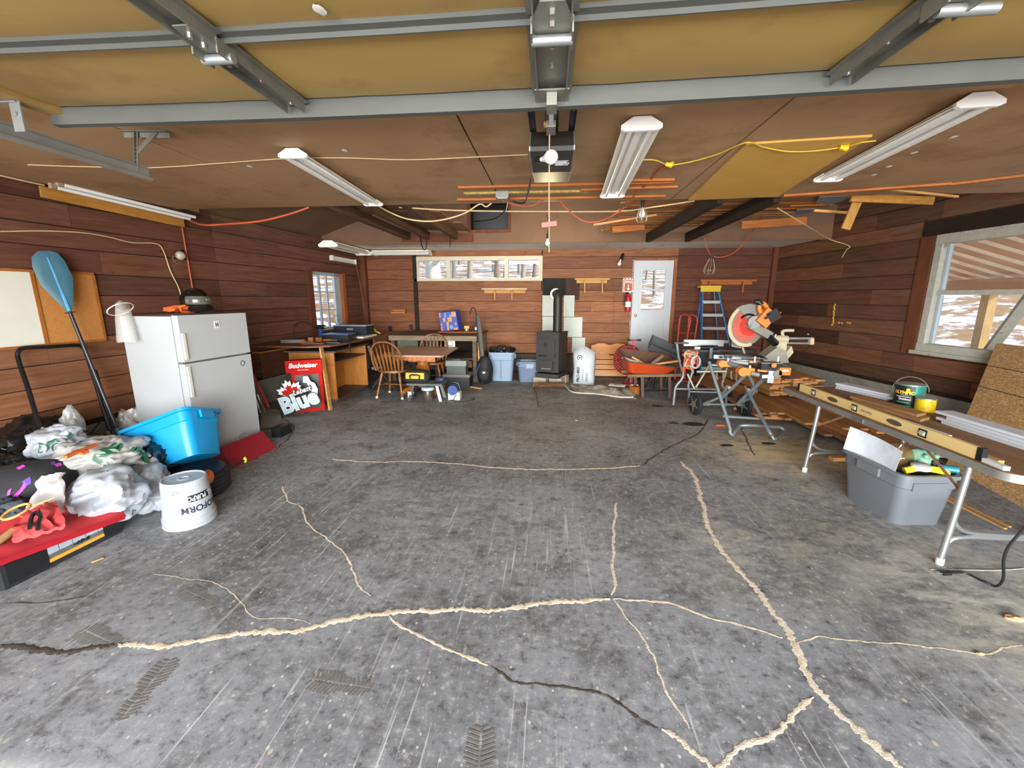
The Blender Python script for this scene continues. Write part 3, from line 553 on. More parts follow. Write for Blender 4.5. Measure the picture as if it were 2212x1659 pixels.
tk = T('door_track', 'galvanised door track hung below the ceiling on perforated angle iron', 'track', (-3.3, 2.8, 2.45))
te = cz(322, 378, 2.50); ts = V((te.x - .03, -.5, 2.50)); d = te - ts
for off, w, h in (((0, 0, 0), .006, .07), ((.012, 0, -.034), .03, .005), ((.012, 0, .034), .03, .005), ((.026, 0, -.028), .004, .014)): G().bar(ts + V(off), te + V(off), w, h).put('channel' if h == .07 else 'lip', GALV, tk)
hc = V((te.x - .02, te.y - .05, 0)); ct = cz(312, 283, ZC)
g = G(); P0, P1 = cz(262, 283, ZC - .004), cz(362, 284, ZC - .004); g.bar(P0, P1, .03, .004); g.bar(P0 + V((0, .015, -.018)), P1 + V((0, .015, -.018)), .004, .03)
top = (P0 + P1) / 2; bt = te + V((-.01, -.08, 0)); g.bar(top + V((-.06, 0, 0)), bt, .03, .004, (0, 1, 0)); g.bar(top + V((-.06, 0, 0)), bt, .004, .03, (0, 1, 0)); g.bar(P1 + V((-.08, 0, 0)), top * .45 + bt * .55 + V((-.03, 0, 0)), .028, .004, (0, 1, 0)); h = g.put('hanger', DGALV, tk)
g = G()
for k in range(9): q = (top + V((-.06, 0, 0))).lerp(bt, (k + .6) / 10); g.cyl(q + V((0, -.004, 0)), q + V((0, -.006, 0)), .006, None, 8)
g.put('hole', BLK, h)
g = G(); q = cz(40, 262, 2.52); g.box(q + V((0, 0, .02)), (.055, .006, .13)); g.cyl(q + V((0, -.006, .03)), q + V((0, -.012, .03)), .009, .009, 8); g.box(q + V((-.03, 0, .08)), (.1, .03, .006)); g.put('roller_bracket', GALV, gd)
# ---------------------------------------------------------------- shop lights
TUBE = mat('unlit_tube', '#f2f2ee', .25, 0, .02); REFL = mat('reflector_white', '#f4f0e0', .5, 0, .03, 4, dirt='#d9cfb2', dirt_amt=.3); FXW = mat('fixture_white', '#f3f1ea', .45, 0, .03, 4, dirt='#d8cdb4', dirt_amt=.25)
def shop_light(label, p0, p1, w=.28, tubes=2, up=(0, 0, 1), cordless=True, endh=.075):
    p0, p1 = V(p0), V(p1); t = T('shop_light', label, 'light fixture', (p0 + p1) / 2 - V((0, 0, .1))); M = frame((p0 + p1) / 2, p1 - p0, up); L = (p1 - p0).length
    sec = [(-w / 2, -.06), (-w * .2, -.012), (-w * .2, 0), (w * .2, 0), (w * .2, -.012), (w / 2, -.06), (w / 2 - .004, -.064), (w * .2 - .004, -.018), (-w * .2 + .004, -.018), (-w / 2 + .004, -.064)]
    sec = [(x, y * w / .26) for x, y in sec]
    Mx = M @ Matrix(((0, 0, 1, -L / 2), (1, 0, 0, 0), (0, 1, 0, 0), (0, 0, 0, 1)))
    G().prism(sec, Mx, L).put('reflector', REFL, t)
    G().box((0, 0, -.028), (L - .06, w * .2, .028), M=M).put('ballast_cover', FXW, t, .004)
    for s in (-1, 1):
        e = G(); kk = w / .26; ep = [(x, y * kk) for x, y in ((-w / 2 - .005, -.045), (-w / 2 - .005, -.07), (-w * .42, -.083), (w * .42, -.083), (w / 2 + .005, -.07), (w / 2 + .005, -.045), (w * .22, .004), (-w * .22, .004))]
        e.prism(ep, Mx @ Matrix.Translation((0, 0, L / 2 + s * L / 2 - .012)), .024); e.put('end_plate', FXW, t, .002)
    for i in range(tubes):
        y = (i - (tubes - 1) / 2) * w * .52; G().cyl(M @ V((-L / 2 + .03, y, -.062 * w / .26)), M @ V((L / 2 - .03, y, -.062 * w / .26)), .0145, None, 14).put('tube', TUBE, t, sm=True)
    return t
def U(p, q, z): return cz(*p, z), cz(*q, z)
shop_light('cream two-tube shop light screwed to the brown ceiling, its cord running to the junction box', *U((632, 322), (806, 432), 2.74), w=.20)
shop_light('two-tube shop light beside the door opener with a rusty spot on its end plate', *U((1387, 254), (1323, 411), 2.74), w=.228)
shop_light('white shop light on the ceiling between the tan plywood patch and the big window', *U((2120, 202), (1790, 375), 2.74), w=.21)
shop_light('small shop light against the ceiling edge above the barred window', *U((708, 520), (785, 540), 2.72), w=.36)
shop_light('shop light hung crosswise below the white ceiling beside the long cream window', V((-3.92, 9.42, 2.715)), V((-2.66, 9.42, 2.715)), w=.32)
a, b = lw(714, 557, .06), lw(764, 566, .06); t = T('strip_light', 'narrow strip light mounted on the board wall over the barred window', 'light fixture', (a + b) / 2)
g = G(); g.bar(a, b, .05, .09); g.put('housing', FXW, t, .005); G().cyl(a + V((.04, .03, -.02)), b + V((.04, -.03, -.02)), .014).put('tube', TUBE, t, sm=True)
for q in (a, b): G().box(q + V((.03, 0, 0)), (.07, .025, .1)).put('socket', PAINTW, t, .004)
a, b = lw(112, 398, .14), lw(412, 470, .14); t = T('bare_tube_light', 'bare two-tube light with an orange backing board high on the wall above the corkboard', 'light fixture', (a + b) / 2); dd = (b - a).normalized()
OB = wood('orange_board', '#c08a3e', '#a06a2c', (8, 1.4, 8), .6, 'Object', False)
G().bar(a + V((-.07, 0, -.075)) - dd * .05, b + V((-.07, 0, -.075)) - dd * .04, .02, .1).put('backing_board', OB, t); G().bar(a + V((.09, 0, .09)) + dd * .1, b + V((.09, 0, .09)) + dd * .03, .02, .055).put('upper_board', wood('olive_board', '#9c8049', '#7c6233', (8, 1.4, 8), .6, 'Object', False), t)
G().bar(a + V((.01, 0, .045)), b + V((.01, 0, .045)), .1, .05).put('channel', DARKW, t)
for o_ in (V((.0, 0, -.02)), V((.075, 0, .0))):
    G().cyl(a + o_ + dd * .04, b + o_ - dd * .02, .019, None, 14).put('tube', TUBE, t, sm=True); G().box(a + o_ + V((0, 0, .015)), (.035, .04, .07)).put('socket', mat('old_socket', '#a58f75', .7), t, .004)
G().blob(a + V((.04, -.05, .06)), (.05, .05, .04), 4, .4, 2, 3).put('ballast', mat('grimy_ballast', '#8d7a63', .8), t, sm=True)
# ---------------------------------------------------------------- other bulbs and cage lamps
EM = mat('lit_bulb', '#fff0c0', .3, emit=9)
p = cy(1183, 523, 7.2); t = T('hanging_bulb', 'lit bare bulb hanging from a socket below the attic header', 'light bulb', p)
bulb(p + V((0, 0, .06)), V((0, 0, -1)), .11, EM).put('bulb', EM, t, sm=True); G().cyl(p + V((0, 0, .05)), p + V((0, 0, .13)), .02).put('socket', BLK, t, sm=True); G().tube([p + V((0, 0, .12)), p + V((.02, .1, .3)), p + V((-.02, .2, .45))], .006).put('cord', CRB, t, sm=True)
pl = bpy.data.lights.new('bulb_glow', 'POINT'); pl.energy = 35; pl.color = (1, .82, .5); pl.shadow_soft_size = .04; po = bpy.data.objects.new('bulb_glow', pl); COL.objects.link(po); po.location = p + V((0, 0, -.1))
WIRE = mat('cage_wire', '#a39a82', .5, .6)
def cage(t, top, L, r, ax=(0, 0, -1), b=True):
    M = frame(top, ax) @ Matrix.Rotation(PI / 2, 4, 'Y'); g = G()
    for k in range(6):
        c, s = math.cos(k * PI / 3), math.sin(k * PI / 3); g.tube([M @ V((r * f * c, r * f * s, z * L)) for f, z in ((.35, .0), (.6, .25), (.95, .6), (1, .85), (.75, 1))], .003, 5)
    for f, z in ((1, .8), (.75, 1)): g.tube([M @ V((r * f * math.cos(a * PI / 8), r * f * math.sin(a * PI / 8), z * L)) for a in range(16)], .003, 5, True)
    g.put('cage', WIRE, t, sm=True); G().cyl(M @ V((0, 0, -.07)), M @ V((0, 0, .02)), .022, .02).put('socket', BLK, t, sm=True)
    if b: bulb(M @ V((0, 0, .0)), ax, L * .75).put('bulb', FROST, t, sm=True)
p = cy(1388, 445, 5.2); t = T('caged_bulb', 'unlit bulb in a wire cage hanging near the broken ceiling laths', 'trouble light', p - V((0, 0, .17))); cage(t, p + V((0, 0, 0)), .17, .065)
p = cy(1537, 558, 8.1); t = T('work_lamp_cage', 'empty wire lamp cage dangling on an orange cord above the stepladder', 'trouble light', p - V((0, 0, .3))); cage(t, p, .27, .095, (-.1, 0, -1), False)
p = cy(1342, 558, 9.75); t = T('wall_bulb', 'unlit bulb in a black socket tilted on the boards above the fire sign', 'light bulb', p - V((0, 0, .15))); bulb(p + V((-.01, 0, -.02)), V((-.25, -.1, -1)), .15).put('bulb', FROST, t, sm=True); G().cyl(p + V((.0, .02, -.03)), p + V((.05, .1, .1)), .035, .03).put('socket', BLK, t, sm=True)
p = lw(390, 552, .08); t = T('clamp_lamp', 'small dusty lamp with loose wire on the board wall above the helmet', 'lamp', p - V((0, 0, .06)))
G().blob(p, (.05, .06, .055), 2, .1, 2, 3).put('bulb', mat('dusty_glass', '#b5ab98', .4), t, sm=True); G().cyl(p + V((-.02, .03, .02)), p + V((-.06, .1, .05)), .04, .035).put('socket', BLK, t, sm=True); G().tube(smooth([p + V((0, -.05, 0)), p + V((.0, -.12, -.03)), p + V((0, -.08, -.1)), p + V((0, 0, -.09))]), .003, 5).put('wire', WIRE, t, sm=True)
# ---------------------------------------------------------------- cables
def cable(label, pts, r, m, cat='cable', name='cable'): return G().tube(smooth(pts, 8), r, 6).solo(name, m, label, cat, sm=True)
zc_ = ZC - .008
cable('thin tan wire stapled across the brown ceiling to the opener', [cz(x, y, zc_) for x, y in ((60, 356), (180, 360), (330, 362), (470, 353), (610, 343), (740, 341), (880, 345), (1010, 340), (1140, 334))], .004, CRW)
cable('cream cable drooping from the cream shop light to the junction box', [cz(812, 442, ZC - .05)] + [cy(x, y, 5.1) for x, y in ((845, 460), (880, 473), (925, 478), (965, 473), (1005, 460), (1036, 441), (1052, 446), (1075, 424))], .009, CRW)
cable('straight cream cable pulled tight across the attic bay', [cy(x, y, 5.6) for x, y in ((862, 448), (1000, 455), (1200, 457), (1340, 456), (1420, 446), (1500, 434))], .009, CRW)
cable('orange strap drooping between the tube light and the ceiling edge', [cz(410, 477, 2.65), cy(440, 486, 5.0), cy(490, 484, 5.0), cy(560, 478, 5.0), cy(620, 464, 5.0), cy(668, 448, 5.05)], .012, CRO)
cable('orange-red cord looping from the junction box past the caged bulb to the ceiling', [cy(x, y, 4.95) for x, y in ((1085, 428), (1110, 442), (1150, 444), (1195, 424), (1225, 452), (1262, 478), (1300, 476), (1345, 452))] + [cz(1372, 420, 2.72), cz(1400, 395, zc_), cz(1420, 370, zc_), cz(1445, 358, zc_)], .008, CRO)
cable('yellow wire with twist connectors crossing the tan plywood patch', [cz(x, y, ZC - .03) for x, y in ((1385, 345), (1415, 346), (1446, 356), (1490, 350), (1550, 333), (1612, 308), (1650, 318), (1700, 327), (1760, 326), (1825, 317), (1860, 308), (1892, 304))], .005, CRY)
for x, y, l in ((1446, 354, 'beside the two-tube shop light'), (1824, 317, 'on the tan plywood patch')): g = G(); c = cz(x, y, ZC - .03); g.cyl(c + V((-.03, 0, 0)), c + V((.02, 0, -.01)), .014, .02, 8); g.cyl(c + V((-.01, .03, 0)), c + V((.03, .0, 0)), .014, .018, 8); g.solo('wire_connector', mm('connector_yellow', '#e3c411', .4), 'yellow twist wire connectors ' + l, 'connector', sm=True)
cable('tan cable stapled along the board wall over the corkboard to the fridge', [lw(x, y, .04) for x, y in ((2, 500), (100, 499), (180, 503), (235, 512), (285, 524), (335, 526), (352, 540), (368, 585), (386, 622), (393, 650))], .006, CRW)
cable('orange cord hanging down the wall behind the helmet', [lw(x, y, .05) for x, y in ((392, 484), (398, 520), (405, 560), (412, 600), (420, 650))], .009, CRO)
cable('cream rod running along the top of the board wall to the tube light', [lw(x, y, .06) for x, y in ((0, 379), (40, 388), (95, 400))], .008, CRW)
cable('orange cord sagging from a dark beam to the wire lamp cage', [cy(x, y, 8.1) for x, y in ((1537, 552), (1553, 556), (1580, 549), (1605, 528), (1625, 500))] + [cy(1640, 475, 7.4), cy(1652, 463, 6.9)], .009, CRO)
cable('pink cord from the beam end down to the wire lamp cage', [cy(1522, 512, 8.0), cy(1526, 532, 8.05), cy(1535, 552, 8.1)], .008, CRO)
cable('cream cable drooping from the attic bay to the wall near the big window', [cy(1680, 450, 5.8), cy(1720, 474, 6.3), cy(1750, 492, 6.8), rw(1790, 516, .3), rw(1834, 531, .06), rw(1828, 540, .05), rw(1819, 556, .04)], .008, CRW)
cable('brown cord hanging from the strip light down to the workbench', [lw(768, 567, .1), lw(776, 605, .12), lw(784, 650, .12), lw(796, 690, .12), lw(806, 716, .12), lw(812, 726, .12)], .009, mm('cord_brown', '#7a5a40', .6))
cable('black cord dropping from the junction box past the attic opening', [cy(1096, 432, 5.1), cy(1092, 452, 5.4), cy(1080, 466, 6.0), cy(1060, 475, 7.0), cy(1024, 478, 8.2)], .010, CRB)
cable('black opener cord trailing from the housing to the junction box', [cz(1147, 385, 2.6), cz(1140, 420, 2.66), cy(1132, 438, 4.9), cy(1110, 436, 5.0), cy(1090, 425, 5.0)], .008, CRB)
cable('grey cord running from the beam to the top of the white door', [cy(1520, 515, 8.3), cy(1480, 524, 8.8), cz(1440, 530, 2.74), cy(1405, 535, 9.6), cy(1372, 553, 9.8)], .007, mm('cord_grey', '#8b8378', .6))
cable('dark loop of cable hanging under the header', [cy(910, 492, 8.3), cy(908, 510, 8.3), cy(911, 530, 8.3), cy(917, 540, 8.3), cy(921, 528, 8.3), cy(917, 494, 8.3)], .010, CRB)
cable('black strap dangling from the joist near the header', [cy(975, 492, 8.3), cy(973, 512, 8.3), cy(972, 534, 8.3)], .009, CRB)
c = cz(1086, 416, ZC); t = T('junction_box', 'grey metal junction box on the ceiling where the cables meet', 'junction box', c - V((0, 0, .06))); G().box(c - V((0, 0, .03)), (.13, .13, .06)).put('box', DGALV, t, .006)
G().box(c - V((0, 0, .063)), (.1, .1, .006)).put('cover', GALV, t, .003)
# ---------------------------------------------------------------- strips, beams, patch, broken laths
for p, q, w, m in (((990, 406), (1452, 394), .05, ORW), ((1003, 419), (1270, 414), .07, mat('foam_edge', '#a98d4e', .9, 0, .5, 25)), ((988, 432), (1436, 424), .04, ORW), ((1340, 391), (1456, 389), .045, ORW), ((1255, 411), (1463, 404), .05, ORW), ((1692, 424), (2052, 398), .07, ORW), ((2052, 399), (2212, 380), .05, ORW)):
    G().bar(cz(*p, ZC - .012), cz(*q, ZC - .012), w, .02).put('strip', m, CE)
TAN = mat('tan_plywood', '#d7a54f', .6, 0, .07, 3, dirt='#c2923f', dirt_amt=.4)
a, b, c, d = [cz(x, y, ZC - .012) for x, y in ((1612, 311), (1884, 294), (1680, 424), (1487, 432))]
G().prism([(p.x, p.y) for p in (a, b, c, d)], Matrix.Translation((0, 0, ZC - .016)), .014).solo('plywood_patch', TAN, 'tan plywood patch screwed flat to the brown ceiling', 'plywood')
for i, (p, q, l) in enumerate((((705, 450), (884, 506), 'brown joist crossing the attic bay close to the cream shop light'), ((800, 455), (925, 503), 'middle brown joist of the three across the attic bay'), ((890, 458), (985, 500), 'grey-brown joist across the attic bay nearest the square opening'))):
    A, B = cz(*p, 2.79), cz(*q, 2.79); A.y = 5.02; B.y = 8.38; B.x *= 8.38 / cz(*q, 2.79).y; G().bar(A + V((0, 0, .07)), B + V((0, 0, .07)), .07, .14).solo('joist', wood('joist_%d' % i, '#6b5038', '#4d3827', (9, 1.5, 9), .8, 'Object', False), l, 'joist', 'joists across the attic bay', bev=.004)
for p, q, l in (((1568, 434), (1418, 513), 'black joist with its end resting above the white door'), ((1712, 424), (1520, 508), 'black joist carrying the orange cord above the stepladder')):
    A, B = cz(*p, 2.70), cz(*q, 2.70); A.y = max(5.08, A.y); B.y = 8.37; G().bar(A + V((0, 0, .08)), B + V((0, 0, .08)), .075, .15).solo('joist', DARKW, l, 'joist', 'black joists under the laths', bev=.004)
random.seed(4); lt = T('lath_ceiling', 'broken lath ceiling of ragged strips showing between the black joists', 'laths', (2.5, 6.5, 2.88))
for k in range(26):
    Y = 5.15 + k * .122; x0 = .95 + R(-.08, .08); x1 = 3.55 - .33 * max(0, k - 14) * .5 + R(-.25, .25) - (.45 if k in (2, 3, 9) else 0)
    G().box(((x0 + x1) / 2, Y, 2.90 + R(-.006, .006)), (x1 - x0, .105, .018), (R(-.06, .06), R(-.01, .01), R(-.012, .012))).put('lath', random.choice((RAWX, ORW, wood('lath_grey', '#8f7555', '#5f4a35', (1.6, 14, 9), .8, 'Object', False) if 'lath_grey' not in bpy.data.materials else bpy.data.materials['lath_grey'])), lt)
for k in range(3): Y0 = 5.4 + k * .95; G().box((-2.3 + k * .12, Y0 + .45, 2.945), (1.1, .88, .02), (0, .03, .02)).solo('loft_board', wood('loft_board_%d' % k, '#8a6b4a', '#6f5236', (1.5, 8, 8), .8, 'Object', False), ('brown board lying on the joists near the ceiling edge', 'middle brown board lying on the attic joists', 'brown board lying on the joists close to the header')[k], 'board', 'boards across the attic joists')
def stick(label, a, b, w, h, m, up=(0, 0, 1), cat='board', name='loose_board'): return G().bar(a, b, w, h, up).solo(name, m, label, cat, bev=.002)
stick('orange board with a chewed end sticking out along the broken ceiling edge', cy(1838, 427, 5.5), cy(2016, 434, 5.5), .03, .085, OB)
stick('short pale board hanging down at a slant from the broken ceiling', cy(1853, 432, 5.6), cy(1826, 495, 5.6), .10, .02, wood('hanging_board', '#c9964e', '#a9773a', (9, 9, 1.4), .6, 'Object', False), (0, 1, 0))
stick('thin pale stick poking out over the big window from the ceiling gap', cz(1912, 409, 2.75), cz(2068, 425, 2.72), .03, .02, LUMX, name='loose_stick')
stick('thin pale stick behind the hanging board', cy(1758, 455, 6.0), cy(1850, 461, 6.0), .03, .03, LUMX, name='loose_stick')
stick('pale stick wedged by the caged bulb at the ragged end of the laths', cy(1282, 486, 6.6), cy(1418, 464, 6.6), .03, .03, LUMX, name='loose_stick')
stick('orange lath block against the header beside the attic opening', cy(1323, 496, 7.6), cy(1392, 490, 7.6), .02, .10, ORW)
stick('long orange lath lying along the header above the stepladder', cy(1602, 486, 7.2), cy(1742, 477, 7.2), .02, .11, ORW)
stick('red-brown cleat on the header under the grey-brown joist ends', cy(868, 514, 8.36), cy(1022, 514, 8.36), .03, .14, REDW)
FL = mat('grey_flashing', '#8b979c', .5, .5, .12, 4)
for pts, l in ((((1770, 424), (1835, 421), (1822, 432), (1788, 442), (1762, 436)), 'torn sheet of grey flashing at the broken ceiling edge'), (((1722, 452), (1760, 449), (1748, 458), (1716, 462)), 'small torn scrap of grey flashing at the lath ends')):
    P3 = [cz(x, y, 2.86) for x, y in pts]; G().prism([(p.x, p.y) for p in P3], Matrix.Translation((0, 0, 2.85)), .004).solo('flashing_scrap', FL, l, 'sheet metal')
random.seed(9); PT = mat('white_scrap', '#d3cfc4', .8)
CHIPS = ((1888, 378), (1920, 360), (2058, 297), (1975, 330), (690, 22), (1225, 340), (745, 325), (540, 360))
for i, (x, y) in enumerate(CHIPS):
    zz = ZC - .003 if i != 4 else ZD - .015; c = cz(x, y, zz); G().blob(c, (.02, .03, .003), i, .3, 2, 2).put('paint_chip', PT, CE)
# ---------------------------------------------------------------- more builders
def pillow(g, poly, M, d, rings=5, back=True, seed=0, wr=.0):
    n = len(poly); cx = sum(p[0] for p in poly) / n; cyy = sum(p[1] for p in poly) / n; L = []
    for sgn in ((1, -1) if back else (1,)):
        prev = None
        for k in range(rings + 1):
            s = 1 - k / rings
            if s < 1e-6: c = g.b.verts.new(M @ V((cx, cyy, sgn * d))); [g.b.faces.new((prev[i], prev[(i + 1) % n], c)) for i in range(n)]; break
            h = sgn * d * math.sqrt(max(0, 1 - s ** 3)); ring = []
            for p in poly:
                x, y = cx + (p[0] - cx) * s, cyy + (p[1] - cyy) * s; ring.append(g.b.verts.new(M @ V((x, y, h + (wr * noise.noise(V((x * 14, y * 14, seed + sgn))) if k else 0)))))
            if prev: [g.b.faces.new((prev[i], prev[(i + 1) % n], ring[(i + 1) % n], ring[i])) for i in range(n)]
            prev = ring
    bmesh.ops.remove_doubles(g.b, verts=g.b.verts[:], dist=1e-5); return g
def tote(name, label, cat, M, a, b, h, m, rim=.03, taper=.84, inner=None, group=None, lidm=None, ribs=True):
    loc = M.translation; t = T(name, label, cat, loc, group=group); g = G(); r = min(a, b) * .16
    def ring(sa, sb, z, rr):
        out = []
        for (cx, cy_, a0) in ((sa - rr, sb - rr, 0), (-sa + rr, sb - rr, PI / 2), (-sa + rr, -sb + rr, PI), (sa - rr, -sb + rr, 1.5 * PI)):
            for k in range(5): an = a0 + k * PI / 8; out.append(g.b.verts.new(M @ V((cx + rr * math.cos(an), cy_ + rr * math.sin(an), z))))
        return out
    A, B = a / 2, b / 2; tp = taper; k1 = tp + (1 - tp) * .72
    R_ = [ring(A * tp, B * tp, 0, r), ring(A * k1, B * k1, h * .72, r), ring(A * k1 + .008, B * k1 + .008, h * .74, r), ring(A * .99, B * .99, h * .93, r), ring(A + rim * .6, B + rim * .6, h * .935, r), ring(A + rim * .6, B + rim * .6, h, r), ring(A - .01, B - .01, h, r), ring(A * tp - .01, B * tp - .01, .012, r)]
    for p, q in zip(R_, R_[1:]):
        for i in range(20): g.b.faces.new((p[i], p[(i + 1) % 20], q[(i + 1) % 20], q[i]))
    g.b.faces.new(R_[0][::-1]); g.b.faces.new(R_[-1]); g.put('body', m, t, sm=.5)
    if ribs:
        for s in (-1, 1):
            w = G(); w.box((s * (A + rim * .5), 0, h * .86), (.02, b * .34, h * .16), M=M); w.put('handle', m, t, .006)
    return t
# ---------------------------------------------------------------- along the near end of the board wall
CK = mat('cork', '#b4793a', .85, 0, .12, 30, dirt='#8f5c28', dirt_amt=.3, dsc=20); FRW = wood('board_frame', '#a9692f', '#8c5222', (8, 8, 8), .6)
def lwp(Y, z, off): return V((lx(Y) + off, Y, z))
t = T('corkboard', 'wood framed board on the wall, half whiteboard and half cork, behind the blue paddle', 'notice board', lwp(3.4, 1.26, .05)); UL = V((.065, 1, 0)).normalized(); NL = V((1, -.065, 0)).normalized()
def lbox(y0, y1, z0, z1, d0, d1): return G().box((0, 0, 0), ((y1 - y0), d1 - d0, z1 - z0), M=plane_un(lwp((y0 + y1) / 2, (z0 + z1) / 2, .027 + (d0 + d1) / 2), UL, NL))
lbox(2.3, 3.60, 1.27, 1.93, .0, .016).put('whiteboard', mat('whiteboard', '#d2d0c2', .3, 0, .03), t); lbox(3.62, 4.11, 1.27, 1.93, 0, .014).put('cork_panel', CK, t)
for y0, y1, z0, z1 in ((2.28, 4.13, 1.93, 1.955), (2.28, 4.13, 1.245, 1.27), (4.11, 4.135, 1.27, 1.93), (3.597, 3.625, 1.27, 1.93)): lbox(y0, y1, z0, z1, 0, .024).put('frame', FRW, t)
BLADE = mat('paddle_blue', '#35606f', .5, 0, .1, 4, dirt='#6b7d7f', dirt_amt=.35); SH = mat('paddle_shaft', '#2b2c2f', .35, .2, .1)
pa, pb, pc = lw(96, 542, .10), lw(150, 672, .17), lw(252, 925, .42)
t = T('paddle', 'tall paddle with a blue blade leaning across the corkboard', 'paddle', pc - V((0, 0, .25))); ax = (pb - pa).normalized(); acr = ax.cross(V((.9, -.45, 0)).normalized()).normalized(); L = (pb - pa).length; w = .115
Mb = plane(pa, acr, ax)
out = [(-.035, 0), (.045, 0), (.10, .05), (.122, .14), (.118, .3), (.10, L * .62), (.05, L * .86), (.018, L), (-.018, L), (-.055, L * .84), (-.105, L * .55), (-.118, .25), (-.11, .1), (-.08, .02)]
g = G(); pillow(g, out, Mb, .012); g.put('blade', BLADE, t, sm=True); Mz = Mb.to_3x3() @ V((0, 0, .011)); G().tube([pa + ax * .06 + Mz, pb + Mz * .3], [.007, .017], 8).put('spine', mat('paddle_spine', '#4d8db4', .5), t, sm=True)
G().cyl(pb, pc, .016).put('shaft', SH, t, sm=True); G().cyl(pb + ax * .01, pb + ax * .018, .04).put('drip_ring', RUBBER, t, sm=True)
ex = pc + (pc - pb).normalized() * .06; G().cyl(pc, ex, .02, .022).put('ferrule', mat('paddle_spine2', '#3f7fb0', .5), t, sm=True)
e = ex + (pc - pb).normalized() * .3; G().tube([ex, (ex + e) / 2, e], [.02, .05, .03], 10).put('lower_blade', BLADE, t, sm=True)
g = G(); pd, pe = lw(206, 800, .12), lw(248, 950, .35); g.cyl(pd, pe, .016); pt = g.solo('paddle_shaft', SH, 'second dark paddle shaft bound beside the tall blue paddle', 'pole', sm=True)
g = G(); q = pd.lerp(pe, .25); q2 = pd.lerp(pe, .75)
t = T('tube_frame', 'bent black metal tube frame standing against the boards under the corkboard', 'metal frame', lw(88, 935, .45)); pts = [lw(90, 940, .5), lw(64, 850, .3), lw(40, 778, .14), lw(40, 760, .12), lw(52, 752, .11), lw(110, 749, .10), lw(160, 746, .10), lw(178, 750, .10), lw(190, 775, .14), lw(222, 880, .33), lw(238, 930, .42)]
G().tube(smooth(pts, 5), .017, 10).put('tube', BLKM, t, sm=True); G().cyl(pts[0], pts[0] + V((.02, -.02, -.12)), .012).put('foot', GALV, t, sm=True)
# ---------------------------------------------------------------- fridge and what lies on it
FTH = math.radians(-6); fa = V((math.sin(FTH), -math.cos(FTH), 0)); ff = V((math.cos(FTH), math.sin(FTH), 0)); FM = plane_un(V((-3.49, 4.62, 0)), fa, ff)
t = T('refrigerator', 'scuffed white top-freezer refrigerator standing against the board wall', 'fridge', FM @ V((.41, -.35, 0))); FD = .70
G().box((.41, -.395, .79), (.81, .61, 1.46), M=FM).put('cabinet', WHT, t, .008, seg=2)
G().box((.41, -.395, .04), (.79, .6, .06), M=FM).put('base_grille', BLK, t)
for z0, z1, n in ((1.075, 1.53, 'freezer_door'), (.07, 1.055, 'fridge_door')):
    d = G().box((.41, -.038, (z0 + z1) / 2), (.82, .072, z1 - z0), M=FM).put(n, WHT, t, .014, seg=3, sm=True)
    hz0, hz1 = (1.1, 1.36) if z0 > 1 else (.72, 1.03)
    G().box((.795, .006, (hz0 + hz1) / 2), (.028, .016, hz1 - hz0), M=FM).put('handle', mat('aged_white', '#c2bfb0', .4, 0, .04), d, .005)
G().box((.41, -.06, 1.065), (.8, .05, .018), M=FM).put('door_seal', DGALV, t)
g = G(); g.box((.40, .0005, 1.42), (.06, .003, .075), M=FM); lg = g.put('badge', PAINTW, t)
for dx in (-.012, .012): G().box((.40 + dx, .003, 1.42), (.008, .002, .045), M=FM).put('badge_mark', INKB, lg)
G().box((.40, .003, 1.42), (.03, .002, .008), M=FM).put('badge_mark', INKB, lg)
Mst = plane(FM @ V((.13, 0, .965)), -fa, (0, 0, 1)); G().cyl(Mst @ V((0, 0, 0)), Mst @ V((0, 0, .002)), .032, None, 20).put('sticker', mat('grey_sticker', '#5d6368', .5), t)
for dz in (-.012, 0, .012): G().box((.13, .003, .965 + dz), (.03, .002, .005), M=FM).put('sticker_line', INKW, t)
hp = FM @ V((.28, -.36, 1.53))
t = T('helmet', 'black full-face helmet with a smoked visor on top of the refrigerator', 'helmet', hp)
g = G(); g.blob(hp + V((0, 0, .135)), (.175, .135, .14), 1, .015, 1, 4, hp.z + .005, Matrix.Rotation(-.5, 4, 'Z')); g.put('shell', mat('helmet_black', '#0d0d0f', .15, 0, .1, spec=.8), t, sm=True)
MH = Matrix.Translation(hp) @ Matrix.Rotation(-.5, 4, 'Z'); vs = []
g = G()
def vis(u, v): a = -1.05 + 2.1 * u; z = .10 + .085 * v; k = math.sqrt(max(.05, 1 - ((z - .135) / .145) ** 2)); return MH @ V((.183 * k * math.cos(a) * 1.0, .143 * k * math.sin(a), z))
g.sheet(vis, 14, 5, .002); g.put('visor', mat('smoked_visor', '#55544c', .12, 0, .1, spec=.9), t, sm=True)
g = G(); g.tube([MH @ V((.19 * math.cos(a) * .99, .148 * math.sin(a) * .99, .045 + .012 * math.cos(a))) for a in [-1.2 + 2.4 * i / 12 for i in range(13)]], .032, 8); g.put('chin_bar', bpy.data.materials['helmet_black'], t, sm=True)
rp = FM @ V((.50, -.33, 1.53)); random.seed(3); g = G()
pts = [rp + V((R(-.07, .07) , R(-.16, .16), .02 + R(0, .05) + .02 * (i % 3 == 0))) for i in range(34)]; g.tube(smooth(pts, 4), .011, 6); g.solo('rope', mat('rope_orange', '#d5602a', .8, 0, .2, 40), 'tangled orange rope on the refrigerator beside the helmet', 'rope', sm=True)
FILM = mat('clear_film', '#dcdbd4', .2, 0, .05, alpha=.22)
bp_ = FM @ V((.80, -.62, 1.50)); t = T('plastic_bag', 'clear plastic bag with a white hoop draped over the back corner of the refrigerator', 'plastic bag', bp_ - V((0, 0, .2)))
g = G()
